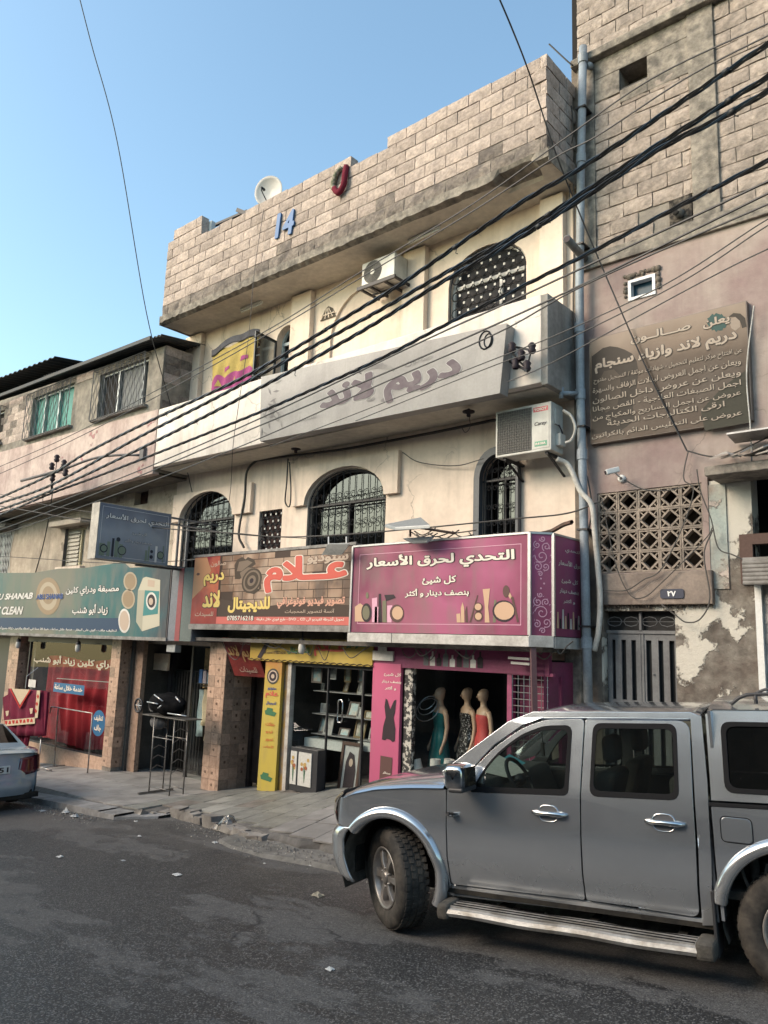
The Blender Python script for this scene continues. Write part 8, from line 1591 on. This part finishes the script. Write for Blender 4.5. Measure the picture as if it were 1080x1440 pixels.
def wall_lamp(lab, x, y, Y, m_, s=1.0):
    t = thing('hanging_lamp', lab, 'lamp', group='small lamps hanging under the shop signs'); c_ = P3(x, y, Y)
    q = MB(); q.tube([c_ + Vector((0, 0, 0.22)), c_ + Vector((0, 0, 0.06))], 0.008, 5); q.lathe([(0.02, 0.09), (0.05, 0.06), (0.055, 0.02), (0.05, 0)], c_, (0, 0, 1), 12); q.build('holder', IRON, t)
    q = MB(); q.lathe([(0.05, 0.02), (0.06, -0.06), (0.055, -0.12), (0.03, -0.15), (0.001, -0.155)], c_, (0, 0, 1), 14); q.build('glass_shade', m_, t)
LG = mat('lamp_glass', (0.5, 0.48, 0.44), rough=0.3, fine=0)
wall_lamp('small pale lamp under the teal sign at its left end', 26, 903, 8.75, LG); wall_lamp('small pale lamp hanging in front of the Arabic words on the red curtain window', 110, 907, 8.75, LG); wall_lamp('pale glass lamp hanging before the yellow fascia', 425, 906, 8.75, LG)
t = thing('small_floodlight', 'small grey floodlight under the grey fascia above the glass shop', 'floodlight'); c_ = P3(245, 912, 8.8)
q = MB(); q.box(c_.x - 0.14, c_.x + 0.14, 8.72, 8.86, c_.z - 0.07, c_.z + 0.07); bevel(q.build('housing', mat('flood_grey', (0.3, 0.3, 0.3)), t), 0.01)
t = thing('security_camera', 'white security camera on a round base on the pink plaster wall', 'security camera')
b = P3(874, 673, YR - 0.02); c_ = P3(862, 662, 9.15); q = MB(); q.lathe([(0.05, 0), (0.05, 0.03), (0.02, 0.04)], b + Vector((0, 0.02, 0)), (0, -1, 0), 14); q.tube([b, c_], 0.012, 6); q.build('mount', WFRAME, t)
q = MB(); d_ = Vector((-0.6, -0.6, -0.25)).normalized(); q.bar(c_ - d_ * 0.08, c_ + d_ * 0.10, 0.07, 0.07); bevel(q.build('body', WFRAME, t), 0.012); q = MB(); q.tube([c_ + d_ * 0.10, c_ + d_ * 0.105], 0.028, 10); q.build('lens', INK, t)
def insul(q, p, s=1.0): q.lathe([(0.03 * s, -0.05 * s), (0.045 * s, -0.02 * s), (0.03 * s, 0.0), (0.045 * s, 0.03 * s), (0.02 * s, 0.06 * s), (0.001, 0.06 * s)], p, (0, 0, 1), 8)
t = thing('cable_bracket', 'iron cable bracket with black insulators at the right end of the grey board', 'cable bracket')
q = MB(); q.bar(P3(714, 486, 8.6), P3(745, 492, 8.45), 0.03, 0.03); q.bar(P3(717, 508, 8.6), P3(742, 522, 8.4), 0.03, 0.03); q.tube(smooth_path([P3(716, 490, 8.6), P3(728, 505, 8.5), P3(740, 515, 8.5), P3(747, 495, 8.5)], 5), 0.012, 5); q.build('arm', IRON, t)
for p in ((720, 489), (733, 500), (741, 515), (748, 490), (725, 512)): q = MB(); insul(q, P3(*p, 8.45), 1.3); q.build('insulator', INK, t)
t = thing('cable_bracket', 'long iron pole bracket with insulators on the stained pink wall at left', 'cable bracket')
q = MB(); q.tube([P3(30, 676, 7.9), P3(90, 660, 8.1)], 0.035, 8); q.tube(smooth_path([P3(90, 660, 8.1), P3(130, 645, 8.3), P3(165, 640, 8.4), P3(197, 640, 8.6)], 4), 0.028, 8); q.box(-14.35, -14.2, 8.58, 8.65, 3.7, 3.95); q.build('arm', mat('grey_pole', (0.12, 0.11, 0.11), rough=0.7), t)
q = MB(); q.tube([P3(73, 668, 8.05), P3(73, 690, 8.05)], 0.03, 6); q.build('stem', IRON, t)
for p in ((80, 645), (73, 656), (90, 652), (92, 665), (74, 672)): q = MB(); insul(q, P3(*p, 8.05), 1.5); q.tube([P3(*p, 8.05), P3(78, 665, 8.05)], 0.01, 4); q.build('insulator', INK, t)
t = thing('cable_hanger', 'small black insulator hanging under the balcony at the middle arch', 'insulator', group='insulators under the balcony')
q = MB(); p = P3(416, 632, 9.2); q.lathe([(0.02, 0.04), (0.09, 0.02), (0.09, 0.0), (0.03, -0.02), (0.03, -0.06)], p, (0, 0, 1), 12); q.tube([p, (p.x, p.y, 3.46)], 0.02, 6); q.build('insulator', INK, t)
t = thing('cable_hanger', 'small black insulator with a wire loop hanging under the balcony left of the air conditioner', 'insulator', group='insulators under the balcony')
q = MB(); p = P3(659, 580, 8.9); q.lathe([(0.02, 0.04), (0.09, 0.02), (0.09, 0.0), (0.03, -0.02), (0.03, -0.06)], p, (0, 0, 1), 12); q.tube([p, (p.x, p.y, 3.42)], 0.02, 6); q.build('insulator', INK, t); q = MB(); q.tube(smooth_path([p, P3(661, 600, 8.9), P3(654, 608, 8.9), P3(648, 598, 8.9)], 6), 0.006, 4); q.build('wire_loop', INK, t)
# ================================================================== CABLES
CB1 = mat('cable_black', (0.012, 0.012, 0.014), rough=0.55, fine=0); CB2 = mat('cable_blue', (0.015, 0.03, 0.05), rough=0.5, fine=0); CB3 = mat('cable_grey', (0.06, 0.055, 0.05), rough=0.7, fine=0)
def wire(label, pts, r, twist=False, m_=None, n=10, name='overhead_cable', cat='cable', group='overhead cables crossing the street front'):
    """pts = (photo x, y, distance plane Y)"""
    path = smooth_path([P3(*p) for p in pts], n); m_ = m_ or CB1
    if not twist:
        q = MB(); q.tube(path, r, 5, caps=False); o = q.build(name, m_); tag(o, label, cat, group); return o
    t = thing(name, label, cat, group=group)
    # resample evenly, then wind the strands round each other
    d = [0.0]
    for a, b in zip(path, path[1:]): d.append(d[-1] + (b - a).length)
    tot = d[-1]; k = int(tot / 0.07); out = []; j = 0
    for i in range(k + 1):
        s_ = tot * i / k
        while j < len(d) - 2 and d[j + 1] < s_: j += 1
        out.append(path[j].lerp(path[j + 1], (s_ - d[j]) / max(1e-6, d[j + 1] - d[j])))
    for w_ in range(3):
        q = MB(); q.tube([p + Vector((0, math.cos(i * 0.5 + w_ * 2.09) * r * 0.9, math.sin(i * 0.5 + w_ * 2.09) * r * 0.9)) for i, p in enumerate(out)], r * 0.75, 4, caps=False); q.build('strand', (CB1, CB1, CB2)[w_], t)
    rt = random.Random(int(pts[2][1])); i = rt.randint(8, 20); q = MB()
    while i < len(out) - 2:
        if rt.random() < 0.6: q.tube([out[i], out[i].lerp(out[i + 1], 0.8)], r * 1.6, 6)
        else: e_ = out[i] + Vector((rt.uniform(-.05, .05), 0, -rt.uniform(0.05, 0.12))); q.tube([out[i], e_, e_ + Vector((0.03, 0, -0.02))], 0.006, 4); q.tube([out[i], out[i + 1]], r * 1.6, 6)
        i += rt.randint(30, 80)
    q.build('cable_tie', CB1, t, kind='stuff')
    return t
wire('uppermost twisted black cable, passing just above the upper air conditioner', [(1130, 33, 6.1), (1080, 62, 6.3), (1002, 114, 6.5), (830, 228, 6.9), (720, 293, 7.1), (572, 394, 7.4), (500, 438, 7.6), (353, 525, 7.8), (215, 590, 7.9), (125, 635, 8.0), (72, 667, 8.0), (0, 700, 7.9), (-60, 726, 7.9)], 0.019, True)
wire('second twisted cable from the top, crossing the big arched window', [(1130, 76, 6.1), (1080, 108, 6.3), (963, 180, 6.5), (840, 258, 6.8), (720, 334, 7.0), (626, 384, 7.2), (500, 455, 7.5), (303, 560, 7.8), (195, 615, 7.9), (72, 682, 8.0), (0, 708, 7.9), (-60, 730, 7.9)], 0.019, True)
wire('third twisted cable, joining the second one at the upper right', [(1130, 96, 6.0), (1080, 128, 6.2), (1013, 166, 6.4), (930, 208, 6.55), (840, 266, 6.75), (720, 341, 6.95), (616, 400, 7.15), (500, 471, 7.4), (338, 560, 7.7), (195, 632, 7.9), (72, 690, 7.95), (0, 717, 7.9), (-60, 738, 7.9)], 0.019, True)
wire('twisted cable passing just over the top edge of the grey board', [(1130, 201, 6.2), (1080, 226, 6.3), (974, 280, 6.6), (840, 350, 7.0), (752, 394, 7.2), (630, 455, 7.4), (540, 502, 7.6), (457, 540, 7.7), (340, 590, 7.85), (150, 665, 8.0), (72, 694, 8.0), (0, 724, 7.9), (-60, 744, 7.9)], 0.016, True)
for lab, pts, r in (('thin black wire just under the thick cable on the grey board', [(1130, 235), (1080, 255), (985, 300), (840, 367), (700, 432), (594, 480), (340, 600), (150, 680), (0, 735), (-60, 752)], 0.011),
        ('thin black wire crossing the purple word in the middle of the grey board', [(1130, 250), (1080, 272), (840, 390), (700, 455), (540, 525), (340, 609), (150, 688), (0, 745), (-60, 762)], 0.011),
        ('lowest straight black wire across the grey board', [(1130, 266), (1080, 287), (824, 400), (700, 468), (540, 538), (340, 627), (150, 700), (0, 752), (-60, 770)], 0.009),
        ('thin wire ending over the right end of the grey board', [(1130, 290), (1080, 308), (935, 400), (780, 472), (700, 503), (497, 583), (380, 628)], 0.006),
        ('thin wire crossing the small blue window', [(1130, 298), (1080, 317), (952, 400), (780, 485), (700, 512), (500, 592)], 0.006),
        ('thin wire passing under the small blue window', [(1130, 330), (1080, 350), (980, 400), (780, 508), (714, 537)], 0.006),
        ('upper one of two thin wires crossing the block parapet', [(1130, 8), (1080, 33), (916, 111), (780, 205), (660, 290), (500, 387), (380, 462), (220, 549), (100, 612), (0, 656), (-60, 680)], 0.008),
        ('lower one of two thin wires crossing the block parapet', [(1130, 30), (1080, 50), (963, 111), (840, 191), (780, 222), (660, 300), (500, 395), (380, 468), (225, 555), (100, 620), (0, 666), (-60, 690)], 0.008)):
    n = len(pts); wire(lab, [(x, y, 6.3 + 1.6 * (1080 - x) / 1140) for x, y in pts], r)
wire('dark wire dropping steeply from the sky at upper left to the first arched window', [(105, -30, 5.5), (128, 60, 6.0), (165, 200, 6.8), (206, 440, 8.0), (240, 570, 8.9), (258, 640, 9.2), (272, 700, 9.45)], 0.010, group='wires running across the street')
wire('dark wire dropping from the top of the photo past the block parapet to the ledge', [(690, -30, 6.3), (720, 40, 6.8), (745, 105, 7.6), (780, 211, 8.2), (815, 300, 8.8), (855, 395, 9.2), (910, 520, 9.3), (966, 634, 9.35)], 0.010, group='wires running across the street')
wire('thin wire hanging from the satellite dish down the facade', [(371, 294, 8.5), (358, 380, 8.5), (350, 470, 8.5), (337, 560, 8.55), (328, 625, 8.6), (325, 680, 9.2), (322, 707, 9.4)], 0.006, group='wires clipped to the facade')
wire('short wire stub pointing off the grey building corner at the top', [(772, 62, 9.2), (800, 88, 9.3), (808, 93, 9.35)], 0.012, group='wires clipped to the facade')
wire('thick dark cable falling from the left bracket to the shops', [(74, 690, 8.1), (70, 720, 8.4), (61, 765, 8.9), (50, 805, 9.2)], 0.014, m_=CB3, group='wires clipped to the facade')
wire('black bundled cable fixed along the wall under the balcony', [(343, 770, 9.38), (336, 750, 9.38), (344, 700, 9.4), (347, 665, 9.4), (358, 650, 9.42), (372, 646, 9.42), (417, 640, 9.42), (480, 632, 9.42), (547, 620, 9.42), (620, 606, 9.42), (697, 590, 9.42)], 0.024, group='wires clipped to the facade')
wire('looped cable hanging beside the middle arched window', [(405, 645, 9.38), (403, 680, 9.35), (401, 705, 9.34), (407, 712, 9.33), (409, 690, 9.33), (407, 650, 9.36)], 0.014, group='wires clipped to the facade')
wire('sagging grey wire from the middle arch band to the narrow window', [(566, 636, 9.38), (590, 650, 9.4), (640, 655, 9.4), (680, 645, 9.3)], 0.008, m_=CB3, group='wires clipped to the facade')
wire('two-strand grey wire running low past the projecting sign', [(-20, 708, 7.4), (60, 722, 7.6), (125, 733, 7.8), (240, 744, 8.0), (330, 750, 8.3), (393, 755, 8.6), (480, 752, 8.4), (600, 742, 8.6), (720, 730, 8.9), (797, 722, 9.1), (845, 705, 9.3)], 0.011, m_=CB3, group='wires strung low over the signs')
wire('thin grey wire just above the two-strand wire by the projecting sign', [(-20, 690, 7.4), (70, 711, 7.6), (180, 728, 7.8), (270, 742, 8.2), (340, 752, 8.5), (430, 757, 8.7)], 0.007, m_=CB3, group='wires strung low over the signs')
wire('thin wire running under the projecting sign', [(-20, 781, 8.0), (60, 786, 8.2), (160, 792, 8.3), (270, 788, 8.4)], 0.008, m_=CB3, group='wires strung low over the signs')
wire('brown dead cable stub sticking out over the corner of the pink sign', [(756, 752, 8.6), (775, 747, 8.8), (792, 738, 8.7), (804, 734, 8.6)], 0.03, m_=mat('rusty_arm', (0.1, 0.07, 0.06)), group='wires strung low over the signs')
for k, (lab, pts, r) in enumerate((('loose wire hanging across the pierced screen blocks', [(968, 634), (963, 655), (962, 675), (975, 690), (960, 740), (930, 800), (905, 815), (880, 830), (846, 830)], 0.008),
        ('long wire drooping from the ledge to the grey gate', [(1002, 745), (990, 780), (998, 840), (985, 870), (965, 875), (950, 865), (930, 850)], 0.009), ('thin wire sagging over the door beam', [(846, 700), (865, 790), (885, 835), (905, 840), (930, 820), (990, 760), (1003, 740)], 0.007),
        ('wire looping from the security camera along the wall', [(878, 675), (905, 688), (935, 690), (962, 685)], 0.008), ('pale wire hanging straight down the right ledge', [(1060, 430), (1050, 520), (1055, 600), (1058, 668)], 0.009), ('wire running down the inner edge of the drainpipe', [(806, 240), (808, 330), (806, 440), (812, 560), (818, 640), (828, 680), (832, 720), (822, 780), (818, 860)], 0.010),
        ('thin wire hanging in the gap beside the drainpipe', [(803, 160), (796, 180), (800, 205), (806, 190), (803, 150), (802, 240), (800, 290)], 0.009), ('wire stretched from the ledge rubble to the corner node', [(966, 634), (1000, 642), (1030, 638), (1080, 615)], 0.010), ('dangling wire over the gate post', [(980, 660), (985, 690), (1000, 730), (1010, 770), (1030, 780), (1052, 790)], 0.008))):
    wire(lab, [(x, y, 9.33) for x, y in pts], r, m_=CB3 if 'pale' not in lab else HW, group='wires clipped to the grey building')
# wires dangling under the signs
rnd = random.Random(17)
q = MB()
for k in range(16):
    x = rnd.uniform(300, 800); y = rnd.uniform(893, 902); Y = rnd.uniform(8.7, 8.88); w_ = rnd.uniform(15, 60)
    q.tube(smooth_path([P3(x, y, Y), P3(x + w_ * .3, y + rnd.uniform(6, 26), Y), P3(x + w_ * .7, y + rnd.uniform(6, 30), Y), P3(x + w_, y + rnd.uniform(-2, 8), Y)], 6), 0.008, 4)
for k in range(10): x = rnd.uniform(500, 760); q.tube(smooth_path([P3(x, 745 + rnd.uniform(0, 10), 8.6), P3(x + 12, 752 + rnd.uniform(-4, 8), 8.6), P3(x + 30, 748 + rnd.uniform(-6, 8), 8.6)], 5), 0.009, 4)
o = q.build('loose_wires', CB3); o['kind'] = 'stuff'; o['label'] = 'tangle of loose wires dangling under and over the shop signs'
# string of strip lights and clutter under the pink sign
t = thing('strip_lights', 'row of white strip lamps fixed under the pink sign', 'lights')
for x0, x1, y in ((520, 555, 900), (560, 592, 901), (620, 650, 903), (672, 706, 903), (716, 745, 925), (720, 746, 932)): q = MB(); a, b = P3(x0, y, 8.75), P3(x1, y + 2, 8.72); q.bar(a, b, 0.05, 0.03); q.build('strip_light', mat('strip_dull', (0.34, 0.33, 0.31), rough=0.5), t)
# ================================================================== LITTER ON THE ROAD
WP = mat('litter_white', (0.5, 0.5, 0.48), rough=0.8, fine=0.1); GPB = mat('litter_grey', (0.30, 0.31, 0.32), rough=0.5, fine=0.1)
def litter(lab, x, y, s, seed, m_=WP, h=0.3, off=0.0, flat_=1.0):
    s *= 0.62; c_ = RD(x, y, off); r = random.Random(seed); q = MB(); n = 5
    pts = [[(c_.x + s * (i / n - .5) * 2 + r.uniform(-.15, .15) * s, c_.y + s * flat_ * (j / n - .5) * 1.6 + r.uniform(-.15, .15) * s, c_.z + 0.006 + abs(r.gauss(0, h)) * s * (0.3 if i in (0, n) or j in (0, n) else 1)) for j in range(n + 1)] for i in range(n + 1)]
    q.grid(lambda u, v: pts[int(round(u * n))][int(round(v * n))], n, n, smooth=False); o = q.build('litter_piece', m_); tag(o, lab, 'litter', 'scraps of litter on the road'); solid(o, 0.003); return o
for k, (lab, x, y, s) in enumerate((('white crumpled scrap on the dark road left of centre', 84, 1206, 0.06), ('pair of white paper scraps by the kerb near the saloon', 92, 1143, 0.10), ('white scrap beside the kerb, right of the paper pair', 105, 1149, 0.10), ('small white scrap at the foot of the kerb step', 138, 1147, 0.05), ('white scrap in front of the broken slab', 191, 1156, 0.045), ('flattened pale wrapper on the dark tarmac in the middle', 249, 1231, 0.075), ('white scrap in the pale dusty patch of road', 196, 1177, 0.04), ('tiny grey scrap left of the flat wrapper', 173, 1211, 0.04), ('white scrap near the plastic bag', 302, 1186, 0.05), ('small scrap on the edge of the concrete apron', 352, 1181, 0.035), ('torn cardboard scrap left of the front tyre', 447, 1261, 0.09), ('pale round scrap with a stem in the near foreground', 464, 1365, 0.045), ('bluish flat scrap behind the saloon', 60, 1141, 0.09), ('tiny white scrap on the tarmac before the apron', 372, 1215, 0.02), ('white crumb by the apron tip', 436, 1218, 0.02))):
    litter(lab, x, y, s, k + 1, GPB if 'grey' in lab or 'bluish' in lab else (mat('card', (0.27, 0.25, 0.2)) if 'cardboard' in lab else WP), 0.35 if 'flat' not in lab else 0.08)
c_ = RD(319, 1166, 0.02); q = MB(); r = random.Random(44)
q.grid(lambda u, v: (c_.x - 0.17 + 0.34 * u + r.uniform(-.015, .015), c_.y - 0.1 + 0.22 * v + r.uniform(-.015, .015), c_.z + 0.22 * max(0, math.sin(math.pi * u)) ** .8 * max(0, math.sin(math.pi * v)) ** .6 * (0.55 + 0.6 * u) + r.uniform(-.012, .012)), 12, 9, smooth=False)
o = q.build('plastic_bag', glass('bag_film', (0.62, 0.62, 0.61), 1.7, 0.3)); tag(o, 'crumpled translucent grey plastic bag against the broken slab edge', 'plastic bag')
